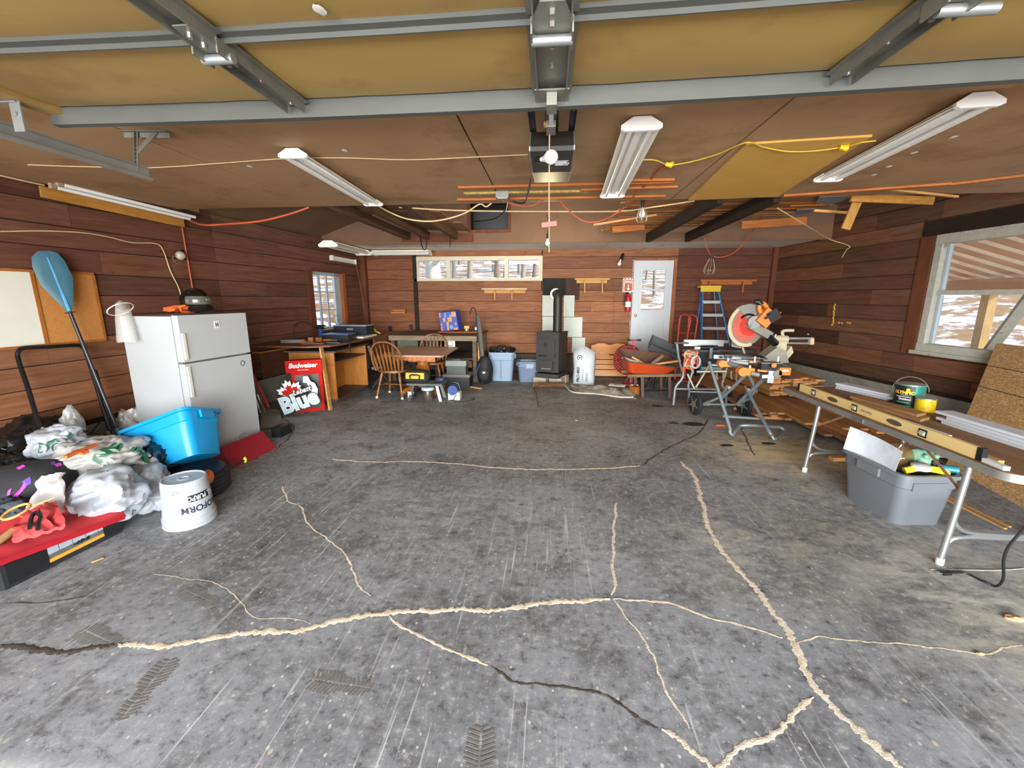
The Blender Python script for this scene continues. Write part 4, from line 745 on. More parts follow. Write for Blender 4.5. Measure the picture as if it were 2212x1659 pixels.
def film(u, v): a = u * PI * 2; r = .11 + .05 * math.sin(v * 3); return bp_ + V((.02 + .11 * v * math.cos(a) * (1.1 - v * .3) + .07 * v, -.05 - .08 * v + .08 * math.sin(a) * .9, .12 - .34 * v * v + .05 * math.cos(a) * (1 - v) + .02 * noise.noise(V((u * 9, v * 6, 1)))))
g.sheet(film, 26, 12, .001); g.put('film', FILM, t, sm=True)
G().tube([bp_ + V((.07 * math.cos(a) - .02, -.04 + .12 * math.sin(a), .09 + .06 * math.cos(a))) for a in [2 * PI * i / 24 for i in range(24)]], .005, 6, True).put('hoop', INKW, t, sm=True)
# ---------------------------------------------------------------- signs
SR = mat('sign_red', '#b8170f', .7, 0, .05, spec=.15)
SGR = .48; sc_ = V((-3.66, 5.98, 0)); MSN = Matrix.Translation(sc_) @ Matrix.Rotation(SGR, 4, 'Z'); hw = .215; zm, zt = .61, .79
t = T('lightbox_sign', 'red lightbox beer sign with a black panel standing on the floor against the cabinet', 'sign', sc_)
bd = G().box((.01, 0, zm / 2), (hw * 2 - .02, .10, zm), M=MSN).put('case', SR, t, .006); G().box((-.02, -.01, (zm + zt) / 2), (hw * 2 + .06, .14, zt - zm), M=MSN).put('header', SR, t, .006)
G().box((.005, -.052, zm / 2 + .005), (hw * 2 - .11, .006, zm - .09), M=MSN).put('black_panel', mat('sign_black', '#1a1b1d', .35), bd)
sx_v = V((math.cos(SGR), math.sin(SGR), 0)); Mt = plane(MSN @ V((-.035, -.083, (zm + zt) / 2 + .012)), sx_v, (0, 0, 1)); text('Budweiser', .098, Mt, INKW, t, shear=.25, bold=.003, sx=.92); text('KING OF BEERS', .022, Mt @ Matrix.Translation((0, -.066, 0)), INKW, t)
bo = cy(646, 860, 5.70); Ms = plane(bo, sx_v * math.cos(.27) + V((0, 0, math.sin(.27))), -sx_v * math.sin(.27) + V((0, 0, math.cos(.27)))); t = T('beer_sign', 'white and blue lettered beer sign with a red maple leaf leaning on the lightbox sign', 'sign', (bo.x, 5.72, 0))
BLK2 = mat('sign_backing', '#101114', .45); ICE = mat('sign_ice_blue', '#b9cdda', .4, 0, .06)
half = [(0, 1), (.12, .74), (.28, .83), (.24, .40), (.45, .62), (.50, .48), (.80, .53), (.70, .28), (.82, .20), (.42, -.10), (.46, -.25), (.08, -.18), (.05, -.45)]
leaf = half + [(-x, y) for x, y in half[::-1] if x > .001]
Ml = Ms @ Matrix.Translation((-.07, .10, -.012)) @ Matrix.Rotation(.05, 4, 'Z')
G().prism([(x * .2, y * .2) for x, y in leaf], Ml @ Matrix.Translation((0, .015, -.006)), .008).put('leaf_backing', INKW, t); G().prism([(x * .14, y * .14) for x, y in leaf], Ml @ Matrix.Translation((0, .0, .003)), .008).put('maple_leaf', SR, t)
G().prism([(.16, .0), (.2, -.06), (.19, -.2), (.215, -.06), (.25, .02), (.24, .12), (.2, .16), (.19, .25), (.13, .26), (.1, .18), (.14, .16)], Ms @ Matrix.Translation((.03, .02, -.012)), .006).put('bottle_splash', INKW, t)
text('Blue', .33, Ms @ Matrix.Translation((-.015, -.05, -.004)), BLK2, t, 'lettering_outline', .008, 0, .028, sx=.88); text('Blue', .33, Ms @ Matrix.Translation((-.015, -.05, .006)), INKW, t, 'lettering', .005, 0, .016, sx=.88); text('Blue', .33, Ms @ Matrix.Translation((-.015, -.05, .012)), ICE, t, 'lettering_face', .003, 0, .004, sx=.88)
text('Labatt', .10, Ms @ Matrix.Translation((.07, .095, .02)), BLK2, t, 'lettering_outline', .004, .3, .011); text('Labatt', .10, Ms @ Matrix.Translation((.07, .095, .026)), INKW, t, 'lettering', .002, .3, .002)
for x, y in ((-.2, .12), (-.2, -.02)): q = Ms @ V((x, y, -.02)); G().tube([q, q + V((-.09, .05, -.02))], .008).put('bracket_arm', BLKM, t)
# ---------------------------------------------------------------- tools beside the fridge, red lid, tire, bucket, blue tote
t = T('snow_shovel', 'grey shovel scoop with a red pole standing between the refrigerator and the signs', 'shovel', cz(590, 925)); c = cz(590, 925, .02)
G().cyl(cy(548, 812, 5.7), cy(581, 880, 5.55), .019).put('pole', mat('pole_red', '#a8303a', .4), t, sm=True)
g = G()
def sc(u, v): a, b, c_, d = cz(562, 925, .02), cz(612, 922, .02), cy(604, 886, 5.75), cy(566, 884, 5.6); p = (a * (1 - u) + b * u) * (1 - v) + (d * (1 - u) + c_ * u) * v; return p + V((0, .05 * math.sin(PI * u), 0))
g.sheet(sc, 8, 4, .006); g.put('scoop', mat('scoop_grey', '#7e7e79', .55, .1, .12), t, sm=True)
cable('bent chrome handle rods beside the grey scoop', [cy(556, 852, 5.5), cy(562, 866, 5.5), cy(570, 882, 5.45), cy(573, 890, 5.4)], .012, GALV, 'rod', 'rod'); cable('second chrome rod between the refrigerator and the grey scoop', [cy(553, 862, 5.42), cy(558, 878, 5.42), cy(563, 892, 5.4)], .012, GALV, 'rod', 'rod')
G().bx(-3.42, -3.30, 4.72, 4.95, .0, .12).solo('box', BLK, 'small black box on the floor behind the red lid', 'box', bev=.008)
t = T('red_metal_box', 'flat red sheet metal box top with a wire handle at the foot of the refrigerator', 'metal box', cz(545, 990)); A, B, C_, D = cz(503, 1014, .0), cz(598, 967, .0), cz(566, 931, .17), cz(476, 966, .17); RDM = mat('lid_red', '#99222f', .42, .1, .08, 4, dirt='#b36a68', dirt_amt=.25)
nn = (B - A).cross(D - A).normalized(); g = G(); g.vf([A, B, C_, D] + [p - nn * .006 for p in (A, B, C_, D)], [(0, 1, 2, 3), (7, 6, 5, 4), (0, 4, 5, 1), (1, 5, 6, 2), (2, 6, 7, 3), (3, 7, 4, 0)])
g.put('sheet', RDM, t); g = G(); d_ = V((-.02, .04, 0)); g.vf([A, D, D + V((-.09, -.08, -.06)), A + V((-.08, -.06, 0))], [(0, 1, 2, 3)]); g.put('side_flange', mat('lid_red_dark', '#7d1c28', .45), t)
q = D.lerp(C_, .5); e = (C_ - D).normalized(); G().tube(smooth([q - e * .06, q - e * .055 + V((0, .02, .035)), q + V((0, .03, .05)), q + e * .055 + V((0, .02, .035)), q + e * .06], 4), .006).put('handle', DGALV, t, sm=True)
t = T('tire', 'black car tire lying flat under the blue tote', 'tire', (-3.14, 3.22, 0)); MT = Matrix.Translation((-3.14, 3.22, 0))
g = G(); prof = [(.17, .03), (.2, .012), (.265, .004), (.285, .02)] + [(.292 - (.010 if k % 2 else 0), .03 + k * .018) for k in range(9)] + [(.285, .195), (.265, .208), (.2, .2), (.17, .18), (.165, .1), (.17, .03)]; g.lathe(prof, 56, MT); g.put('casing', RUBBER, t, sm=.5)
g = G(); g.lathe([(.2, .2005), (.205, .206), (.255, .2095), (.26, .207)], 48, MT); g.put('sidewall_ring', BLK, t, sm=True)
bc = V((-2.765, 2.775, 0)); t = T('bucket', 'white plastic joint compound bucket standing upside down in front of the tire', 'bucket', bc); BW = mat('bucket_white', '#a2a5a7', .35, 0, .03, 5, dirt='#b9b4aa', dirt_amt=.22); MB = Matrix.Translation(bc)
prof = [(.172, 0), (.175, .004), (.175, .03), (.167, .034), (.167, .055), (.174, .06), (.173, .075), (.165, .08), (.163, .11), (.146, .385), (.14, .395), (.132, .395), (.13, .386), (.045, .386), (.04, .390), (.03, .390), (.026, .383), (.0005, .383)]
G().lathe([(r_, z_ * .91) for r_, z_ in prof], 48, MB).put('shell', BW, t, sm=.5)
def rad(z): return .163 - (z / .91 - .11) * .0618 + .0012
def wrap(s, size, z, ang, m, bold=0, sx=1, flip=True):
    cu = bpy.data.curves.new('t', 'FONT'); cu.body = s; cu.size = size; cu.offset = bold; cu.align_x = 'CENTER'; cu.align_y = 'CENTER'; cu.resolution_u = 3
    o = bpy.data.objects.new('t', cu); COL.objects.link(o); me = bpy.data.meshes.new_from_object(o); bpy.data.objects.remove(o); bpy.data.curves.remove(cu); g = G(); g.b.from_mesh(me); bpy.data.meshes.remove(me)
    for v in g.b.verts:
        x, y = v.co.x * sx, v.co.y
        if flip: x, y = -x, -y
        zz = z + y; a = ang + x / .155; v.co = bc + V((rad(zz) * math.cos(a), rad(zz) * math.sin(a), zz))
    return g.put('lettering', m, t)
AB = math.atan2(-bc.y, -bc.x)
g = G(); aL, aR = AB + .02, AB + .98
for i in range(14):
    a0, a1 = aL + (aR - aL) * i / 14, aL + (aR - aL) * (i + 1) / 14
    g.vf([bc + V((rad(z) * math.cos(a), rad(z) * math.sin(a), z)) for a, z in ((a0, .205), (a1, .205), (a1, .258), (a0, .258))], [(0, 1, 2, 3)])
g.put('black_band', INKB, t)
rad1 = rad
def rad2(z): return rad1(z) + .0006
rad = rad2; wrap('ALL PURPOSE', .05, .2315, AB + .52, INKW, .001, .86); wrap('PROFORM', .066, .15, AB + .62, mat('ink_navy', '#1c2333', .6), .0015, .95)
for dz, s in ((0, 'ready mixed'), (.016, 'compound')): wrap(s, .013, .285 + dz, AB - .42, INKB)
rad = rad1
TM = Matrix.Translation((-3.31, 3.35, .215)) @ Matrix.Rotation(.42, 4, V((-.71, -.70, 0))) @ Matrix.Rotation(.10, 4, 'Z') @ Matrix.Rotation(-.11, 4, 'Y')
BT = mat('tote_blue', '#0a86bb', .38, 0, .04, 3, dirt='#2e7ea6', dirt_amt=.2)
BLUE = tote('storage_tote', 'bright blue plastic tote tipped on top of the black tire', 'tote', TM, .62, .46, .42, BT, .03, .80)
t = T('hand_drill_rod', 'black rod tool with an orange grip and a lime tip resting on the tire', 'tool', cz(470, 1030, .2)); a, b = cz(450, 1032, .22), cz(528, 994, .20); d = (b - a)
G().tube([a, a.lerp(b, .35), b], [.006, .007, .008], 8).put('rod', BLKM, t, sm=True); g = G(); g.blob(a, (.04, .045, .06), 5, .35, 1.5, 3); g.put('grip', ORG, t, sm=True); G().blob(b + d * .02, (.016, .016, .03), 1, .05, 1, 2).put('tip', mat('lime', '#c9d92c', .5), t, sm=True)
G().tube([a.lerp(b, .4), a.lerp(b, .95)], .011, 8).put('sleeve', BLK, t, sm=True)
# ---------------------------------------------------------------- the heap by the wall
BAGK = mat('black_bag_film', '#101113', .22, 0, .2, 3, .6, spec=.7); BAGW = mat('white_bag_film', '#a4a8ae', .36, 0, .05, 2.2, .45, dirt='#b9bcc0', dirt_amt=.3); BAGG = mat('grey_bag_film', '#9c9a95', .36, 0, .06, 2.2, .45, dirt='#989590', dirt_amt=.3)
GRN = mat('print_green', '#1f5a3f', .5)
def blobt(name, label, cat, c, r, m, seed, amp=.22, fr=1.8, rz=0, sub=5, fl=.004, group=None, ridge=.9): return G().blob(c, r, seed, amp, fr, sub, fl, Matrix.Rotation(rz, 4, 'Z'), ridge).solo(name, m, label, cat, group, sm=1.2)
blobt('trash_bag', 'black trash bag heaped against the curb below the tube frame', 'bag', cz(95, 985, .30) , (.34, .40, .36), BAGK, 3, .3, 2.2)
blobt('trash_bag', 'black trash bag at the bottom of the heap by the frame edge', 'bag', cz(25, 1035, .25), (.26, .30, .26), BAGK, 8, .3, 2.2)
blobt('trash_bag', 'black trash bag peeking out between the white bags and the blue tote', 'bag', cz(318, 1010, .25), (.22, .24, .24), BAGK, 5, .3, 2)
b1 = blobt('shopping_bag', 'white shopping bag with green print perched on the black trash bag', 'bag', cz(122, 955, .52), (.20, .16, .15), BAGW, 12, .3, 2, .4)
b2 = blobt('shopping_bag', 'grey-white shopping bag with green letters slumped beside the blue tote', 'bag', cz(232, 992, .40), (.34, .28, .20), BAGG, 15, .3, 2.2, -.3)
b3 = blobt('shopping_bag', 'full white bag spilling forward over the red sled cover', 'bag', cz(235, 1062, .28), (.36, .24, .19), BAGW, 18, .26, 2.0, -.65)
b4 = blobt('shopping_bag', 'white bag tucked between the tire and the green lettered bag', 'bag', cz(310, 1060, .16), (.22, .24, .20), BAGW, 23, .28, 2.0, .5)
b5 = blobt('shopping_bag', 'upright grey plastic bag wedged against the concrete curb', 'bag', cz(148, 932, .50) + V((-.02, .06, .02)), (.08, .09, .19), BAGG, 26, .3, 1.6)
b6 = blobt('shopping_bag', 'grey crumpled bag between the orange stick and the white bags', 'bag', cz(175, 1000, .40), (.17, .2, .18), BAGG, 33, .3, 2.2)
blobt('plastic_wrap', 'crumpled clear plastic wrap behind the blue tote beside the refrigerator', 'plastic', cz(290, 935, .26), (.2, .18, .28), mat('clear_wrap', '#c9c5bd', .25, 0, .1, alpha=.75), 29, .35, 2.4)
from mathutils.bvhtree import BVHTree
def drape(o, s, size, px, rot, m, bold=.004, sx=1, outline=False):
    bm = bmesh.new(); bm.from_mesh(o.data); bm.transform(Matrix.Translation(o.location)); tr = BVHTree.FromBMesh(bm); bm.free()
    d0 = ray(*px).normalized(); h = tr.ray_cast(EYE, d0)
    if h[0] is None: return
    p, n = h[0], -d0; up = V((0, 0, 1)); x = up.cross(n).normalized(); y = n.cross(x); x, y = x * math.cos(rot) + y * math.sin(rot), -x * math.sin(rot) + y * math.cos(rot)
    g = G()
    if s is None:
        for k in range(7): g.box((0, (k - 3) * .02, 0), (size, .008, .0001))
    else:
        cu = bpy.data.curves.new('t', 'FONT'); cu.body = s; cu.size = size; cu.offset = bold; cu.align_x = 'CENTER'; cu.align_y = 'CENTER'; cu.resolution_u = 2; oo = bpy.data.objects.new('t', cu); COL.objects.link(oo); me = bpy.data.meshes.new_from_object(oo); bpy.data.objects.remove(oo); bpy.data.curves.remove(cu); g.b.from_mesh(me); bpy.data.meshes.remove(me)
    bmesh.ops.subdivide_edges(g.b, edges=[e for e in g.b.edges if e.calc_length() > .03], cuts=3); kill = []
    for v in g.b.verts:
        q = p + x * v.co.x * sx + y * v.co.y; h = tr.find_nearest(q)
        v.co = h[0] + (h[1] if h[1].dot(n) > 0 else -h[1]) * .004
    g.put('print', m, o)
drape(b2, 'LIVE', .16, (228, 985), .95, GRN, .008); drape(b2, 'LSL', .13, (243, 1020), .95, mat('print_grey', '#6d7377', .5), -.002); drape(b2, 'M', .2, (306, 985), -.3, GRN, .012)
drape(b1, 'DOL', .11, (120, 968), -.2, GRN, -.001); drape(b1, '~', .3, (126, 948), .3, GRN, .004); drape(b4, None, .18, (275, 1065), -.8, mat('print_teal', '#3c6b72', .5)); drape(b3, 'n', .08, (290, 1105), -.5, GRN, 0)
t = T('backpack', 'black backpack with purple and magenta strokes lying in the heap', 'backpack', cz(75, 1060, .1)); bpc = cz(72, 1045, .36)
g = G(); g.blob(bpc + V((-.07, 0, -.02)), (.31, .23, .18), 41, .10, 1.5, 5, .05, Matrix.Rotation(.75, 4, 'Z'), .3); bo_ = g.put('body', mat('backpack_black', '#232325', .8, 0, .25, 8, dirt='#5a554e', dirt_amt=.35), t, sm=True)
MG = mat('magenta', '#c33fae', .6); PUR = mat('purple', '#5b3a9a', .6)
bm = bmesh.new(); bm.from_mesh(bo_.data); bm.transform(Matrix.Translation(t.location)); BT_ = BVHTree.FromBMesh(bm); bm.free()
def patch(px, m, name='stroke'):
    H = []
    for q in px:
        h = BT_.ray_cast(EYE, ray(*q).normalized())
        if h[0] is None: return
        H.append(h[0] + h[1] * .006)
    g = G(); c = sum(H, V()) / len(H); g.vf(H + [c], [(i, (i + 1) % len(H), len(H)) for i in range(len(H))]); g.put(name, m, t)
for px, m in ((((22, 1070), (14, 1078), (18, 1060), (26, 1055)), MG), (((28, 1072), (42, 1058), (54, 1040), (58, 1050), (44, 1066), (30, 1078)), MG), (((48, 1040), (66, 1030), (68, 1044), (54, 1052)), PUR), (((76, 1040), (92, 1030), (105, 1026), (104, 1034), (90, 1040)), MG), (((35, 1012), (50, 1005), (56, 1008), (42, 1016)), MG), (((116, 1004), (130, 1000), (134, 1006), (122, 1010)), MG), (((108, 1000), (118, 998), (120, 1004), (112, 1006)), PUR)): patch(px, m)
blobt('jacket', 'dark purple jacket bundle at the frame edge behind the backpack', 'clothing', cz(5, 1050, .33), (.16, .2, .15), mat('dark_purple_cloth', '#2c2634', .85, 0, .3, 7), 44, .25, 2)
random.seed(6)
def cloth(name, label, cat, quad, m, nu=20, nv=14, amp=.03, fr=5, th=.006, lift=None, group=None, seed=0):
    A, B, C_, D = [V(p) for p in quad]
    def fn(u, v):
        p = (A * (1 - u) + B * u) * (1 - v) + (D * (1 - u) + C_ * u) * v; p = p + V((0, 0, amp * (noise.noise(V((u * fr * .6 + seed, v * fr * .6, seed))) + .15 * noise.noise(V((u * fr * 2, v * fr * 2, seed + 5))) - .9 * abs(noise.noise(V((u * fr * .9 + v * 2, v * 1.3 - u, seed + 9)))))))
        e = .03 * noise.noise(V((u * 3, v * 3, seed + 20))); p = p + V((e, e, 0)) * min(1, amp * 25)
        if lift: p = p + V((0, 0, lift(u, v)))
        p.z = max(p.z, th + .002); return p
    return G().sheet(fn, nu, nv, th).solo(name, m, label, cat, group, sm=1.2)
cloth('towel', 'off-white stained towel crumpled between the backpack and the white bag', 'cloth', (cz(55, 1095, .32), cz(140, 1100, .30), cz(140, 1015, .50), cz(88, 1025, .50)), mat('stained_towel', '#9f9b97', .85, 0, .08, 5, dirt='#bba263', dirt_amt=.4), 18, 18, .03, 3, .012, seed=3)
CASEK = mat('case_black', '#232426', .55, 0, .25, 9, dirt='#6f6a62', dirt_amt=.4)
ca, cb = cz(12, 1276), cz(262, 1150); cdir = (cb - ca).normalized(); cn = V((cdir.y, -cdir.x, 0)); cn = cn if cn.x > 0 else -cn
t = T('tool_case', 'black hard case with a yellow stripe and silver squares under the red sled cover', 'tool case', (ca + cb) / 2); L = (cb - ca).length; MC = plane_un((ca + cb) / 2, cdir, cn)
G().box((0, -.24, .10), (L, .48, .2), M=MC).put('body', CASEK, t, .04, seg=3, sm=True)
for x, w in ((-L * .32, .2), (L * .42, .12)): G().box((x, -.005, .09), (w, .03, .13), M=MC).put('corner_block', BLK, t, .012)
G().box((L * .12, -.005, .1), (.46, .02, .13), M=MC).put('side_panel', mat('case_grey', '#5e5c58', .7, 0, .3, 10), t)
for k in range(5): G().box((L * .12 - .16 + k * .075, .007, .118), (.07, .004, .05), M=MC).put('silver_square', mat('silver_square', '#b9c4cf', .3, .3), t)
G().box((L * .12, .007, .05), (.4, .004, .022), M=MC).put('yellow_stripe', mat('stripe_yellow', '#d99a2c', .5), t); text('--/-//--//', .03, plane(MC @ V((L * .12, .0105, .083)), cdir, (0, 0, 1)), INKB, t, bold=.002)
RC = mat('red_nylon', '#b0292f', .75, 0, .12, 4, dirt='#9a6a60', dirt_amt=.35, dsc=4)
def sag(u, v): return -.05 * max(0, v - .0) * 0
cloth('sled_cover', 'dusty red fabric cover draped over the black hard case', 'cover', (cz(-40, 1222, .22), cz(272, 1112, .21), cz(170, 1060, .30), cz(-30, 1120, .27)), RC, 30, 18, .028, 4, .01, seed=8, lift=lambda u, v: .03 * math.sin(v * 9) * v)
G().sheet(lambda u, v: (cz(-40, 1222, .23) * (1 - u) + cz(272, 1108, .22) * u) + V((.012, -.02, -.030 * v + .003 * noise.noise(V((u * 12, v, 0))))), 24, 4, .004).solo('sled_edge', mat('red_vinyl', '#b8202c', .5, 0, .1, 6, dirt='#a0655f', dirt_amt=.3), 'red vinyl edge hanging over the front of the black hard case', 'cover', sm=True)
cloth('fleece', 'folded red fleece with black straps on the red cover', 'clothing', (cz(25, 1165, .29), cz(140, 1130, .33), cz(120, 1075, .38), cz(40, 1110, .36)), mat('red_fleece', '#b43a38', .9, 0, .15, 8), 22, 16, .045, 4.5, .02, seed=14)
for k, (x, y) in enumerate(((66, 1122), (84, 1124))): G().tube(smooth([cz(78, 1106, .41), cz(x + 4, y - 8, .40), cz(x, y + 4, .395), cz(x - 2, y + 20, .37)], 4), .011, 6).solo('strap', BLK, ('black strap on the red fleece close to the bamboo ring', 'black strap on the red fleece farther from the bamboo ring')[k], 'strap', sm=True)
g = G(); c = cz(35, 1105, .36); g.tube([c + V((.055 * math.cos(a), .065 * math.sin(a), .02 * math.sin(a) )) for a in [2 * PI * i / 26 for i in range(26)]], .008, 8, True); g.tube([c + V((.04, .05, .01)), c + V((.1, .14, .03))], .006); g.solo('bamboo_ring', mat('bamboo', '#c99a55', .5), 'bamboo ring handle lying by the red fleece', 'ring', sm=True)
G().cyl(cz(-10, 1175, .26), cz(30, 1145, .3), .022).solo('stick', wood('old_stick', '#9c7650', '#77573a', (9, 9, 9), .7), 'weathered wooden stick end poking out over the red cover', 'stick', sm=True)
blobt('glove', 'dark grey glove flopped at the frame edge by the bamboo ring', 'glove', cz(8, 1115, .26), (.13, .16, .12), mat('glove_grey', '#3b4046', .85, 0, .2), 51, .3, 2.5)
t = T('orange_saw', 'orange plastic stick with a crosspiece lying on the grey bags', 'tool', cz(180, 975, .4)); G().bar(cz(140, 988, .60), cz(208, 960, .60), .03, .02).put('bar', ORG, t, .004); G().bar(cz(160, 975, .60), cz(186, 978, .59), .05, .018).put('crosspiece', ORG, t, .004)
cable('thin black rod leaning from the heap up to the paddle', [cy(150, 1000, 3.1), cy(185, 950, 3.5), cy(222, 905, 3.9)], .006, BLKM, 'rod', 'thin_rod')
cable('clear plastic tube lying across the white green-print bag', [cz(92, 925, .60), cz(125, 945, .58), cz(165, 968, .55)], .013, mat('clear_tube', '#b8b4aa', .3, 0, .1, alpha=.7), 'tube', 'clear_tube')
G().bar(cz(197, 1215, .006), cz(223, 1205, .006), .012, .006).solo('wood_chip', LUMX, 'splinter of wood on the floor beside the black hard case', 'splinter')
# ---------------------------------------------------------------- cabinet, counter, bench and what stands on them
PLY = wood('cabinet_ply', '#b87838', '#a0642c', (6, 6, 1.0), .5, 'Object', False, dark=.15); DTOP = mat('brown_top', '#57463b', .55, 0, .12, 5, dirt='#7a6a58', dirt_amt=.3)
t = T('open_cabinet', 'low plywood cabinet with open shelves beside the lightbox sign', 'cabinet', (-3.8, 7.0, 0)); x0, x1, y0, y1, zt = -4.2, -3.44, 6.42, 7.62, .84
for n, g, m in (('front_panel', G().bx(x0, x1, y0, y0 + .02, .07, zt), PLY), ('far_panel', G().bx(x0, x1, y1 - .02, y1, .07, zt), PLY), ('back_panel', G().bx(x0, x0 + .015, y0 + .02, y1 - .02, .07, zt), PLY), ('shelf', G().bx(x0 + .015, x1 - .01, y0 + .02, y1 - .02, .66, .68), DTOP), ('bottom_shelf', G().bx(x0, x1, y0, y1, .05, .07), DTOP), ('top', G().bx(x0 - .05, x1 + .05, y0 - .05, y1 + .04, zt, zt + .025), DTOP), ('base', G().bx(x0 + .02, x1 - .03, y0 + .03, y1 - .03, .0, .05), DTOP), ('inner_panel', G().bx(x0 + .3, x0 + .315, y0 + .02, y1 - .02, .07, .66), PLY)): g.put(n, m, t, .002)
for z in (.62, .14): G().bx(x0 + .01, x1 - .005, y0 - .004, y0, z, z + .05).put('cleat', OAK, t)
G().bar(cz(714, 886, .0), cy(693, 746, 6.22), .085, .022, (1, 0, 0)).solo('prop_board', LUMX, 'pale board standing upright under the counter corner beside the red sign', 'board', bev=.002)
CT = wood('counter_board', '#7a4d37', '#5f3a29', (7, 1.4, 7), .6, 'Object', False)
t = T('counter', 'long brown built-in counter along the wall under the barred window', 'counter', (-3.8, 7.2, 0)); zc = .96
G().prism([(lx(6.0) + .06, 6.02), (-3.62, 5.98), (-3.34, 6.15), (-3.27, 6.5), (-3.27, 8.35), (lx(8.35) + .06, 8.35)], Matrix.Translation((0, 0, zc)), .028).put('top', CT, t, .003)
G().bx(-3.31, -3.29, 7.66, 8.33, .42, zc).put('apron', CT, t); G().bx(lx(6.2) + .06, lx(6.2) + .09, 6.3, 8.3, .42, zc).put('back_cleat', CT, t); G().bx(-3.36, -3.30, 8.27, 8.33, 0, zc).put('leg', DARKW, t)
G().bar(lw(552, 762, .10), lw(640, 748, .12), .14, .022).solo('ledge_board', OB, 'orange-brown ledge board on the wall between the refrigerator and the counter', 'shelf', bev=.002)
zt = zc + .028
def at(px, py, z): return cz(px, py, z)
bx_ = lambda n, l, c, p, d, m, rz=0, bev=.006, grp=None: G().box((p[0], p[1], p[2] + d[2] / 2), d, (0, 0, rz)).solo(n, m, l, c, grp, bev=bev)
CASB = mat('case_blue_black', '#22262c', .35, 0, .15, 6, dirt='#6b7f95', dirt_amt=.25)
t = T('tool_case', 'black tool case with a pale lid edge on the counter under the barred window', 'tool case', (-3.70, 7.75, zt)); G().box((-3.70, 7.75, zt + .10), (.62, .36, .20)).put('body', CASB, t, .012); G().box((-3.70, 7.75, zt + .205), (.63, .37, .02)).put('lid', mat('case_lid', '#8d959b', .35, .1), t, .004); G().box((-3.70, 7.565, zt + .14), (.12, .012, .03)).put('latch', GALV, t)
t = T('tool_case', 'flat blue-topped black case in front of the bigger case on the counter', 'tool case', (-3.62, 7.0, zt)); G().box((-3.62, 7.0, zt + .05), (.46, .3, .10)).put('body', BLK, t, .01); G().box((-3.62, 7.0, zt + .105), (.46, .3, .012)).put('lid', mat('lid_blue', '#4f6f9a', .35), t, .004)
bx_('paper_pad', 'white paper pad on the counter at the edge beside the cases', 'paper', (-3.42, 7.55, zt), (.22, .6, .03), PAINTW)
t = T('cordless_drill', 'blue and black drill standing on the counter at the window edge', 'drill', (-3.92, 6.95, zt)); p = V((-3.92, 6.95, zt)); G().box(p + V((0, 0, .03)), (.1, .08, .06)).put('battery', BLK, t, .006); G().box(p + V((0, 0, .12)), (.05, .045, .14), (0, .12, 0)).put('grip', mat('drill_blue', '#243c78', .45), t, .01); G().cyl(p + V((-.06, 0, .22)), p + V((.08, 0, .22)), .036).put('motor', BLK, t, sm=True); G().cyl(p + V((.08, 0, .22)), p + V((.14, 0, .22)), .02, .012).put('chuck', GALV, t, sm=True)
cable('thin black wire curled up beside the barred window on the counter', [V((-4.28, 6.75, zt + .02)), V((-4.3, 6.8, zt + .22)), V((-4.26, 6.95, zt + .30)), V((-4.18, 7.15, zt + .24)), V((-4.12, 7.25, zt + .12)), V((-4.1, 7.2, zt + .01))], .007, CRB)
G().tube([V((-4.0, 7.72, zt + .31)) + V((.075 * math.cos(a), .03 * math.cos(a), .075 * math.sin(a))) for a in [2 * PI * i / 24 for i in range(24)]], .007, 6, True).tube([V((-4.0, 7.72, zt + .235)), V((-3.98, 7.73, zt + .01))], .008).solo('ring_magnifier', GALV, 'round ring magnifier standing before the barred window', 'magnifier', sm=True)
YT = mat('tool_yellow', '#c9ab3c', .55, 0, .1)
t = T('strap_coil', 'yellow strap coil heaped at the far end of the counter', 'strap', (-3.62, 8.15, zt)); random.seed(2)
for k in range(4): G().tube(smooth([V((-3.95, 8.1 + .03 * k, zt + .02)), V((-3.8, 8.12, zt + .06 + .03 * k)), V((-3.6, 8.15 + .03 * k, zt + .07 + .035 * k)), V((-3.42, 8.12, zt + .05)), V((-3.36, 8.15, zt + .015))], 5), .012, 6).put('loop', YT, t, sm=True)
G().box((-3.6, 8.13, zt + .05), (.1, .07, .1), (.3, 0, .4)).put('buckle', YT, t, .01)
for i, (x, y, l) in enumerate(((672, 738, 'small brown wood block on the counter close to the drill'), (689, 738, 'second brown wood block on the counter edge'))): c = at(x, y, zt); bx_('wood_block', l, 'block', c, (.075, .06, .07), OAK, .3 + i, .003, 'blocks on the counter')
c = at(676, 743, zt); bx_('wood_scrap', 'flat brown board scrap under the small blocks on the counter', 'board', (c.x + .02, c.y - .02, zt), (.34, .08, .02), CT, .15)
c = at(630, 741, zt); bx_('metal_plane', 'long dark metal tool lying on the near end of the counter', 'tool', (c.x, c.y + .05, zt), (.36, .07, .05), DGALV, .2)
for i, (x, y, l) in enumerate(((655, 742, 'orange-handled chisel on the near end of the counter'), (706, 737, 'orange-handled tool beside the blue-topped case'))):
    c = at(x, y, zt); t = T('chisel', l, 'tool', c); G().cyl(c + V((-.06, 0, .018)), c + V((.06, .02, .018)), .017, .014).put('handle', ORW, t, sm=True); G().cyl(c + V((.06, .02, .018)), c + V((.16, .04, .012)), .007).put('blade', GALV, t, sm=True)
c = at(724, 742, zt); g = G(); g.cyl(c + V((-.16, .03, .01)), c + V((.08, -.02, .01)), .008); g.solo('steel_rod', GALV, 'bright steel rod lying before the blue-topped case', 'rod', sm=True)
cable('black strap hanging over the counter edge before the open cabinet', [at(727, 738, zt + .01), V((-3.262, 6.6, zt)), V((-3.255, 6.6, zt - .06)), V((-3.25, 6.6, zt - .16))], .012, BLK, 'strap', 'strap')
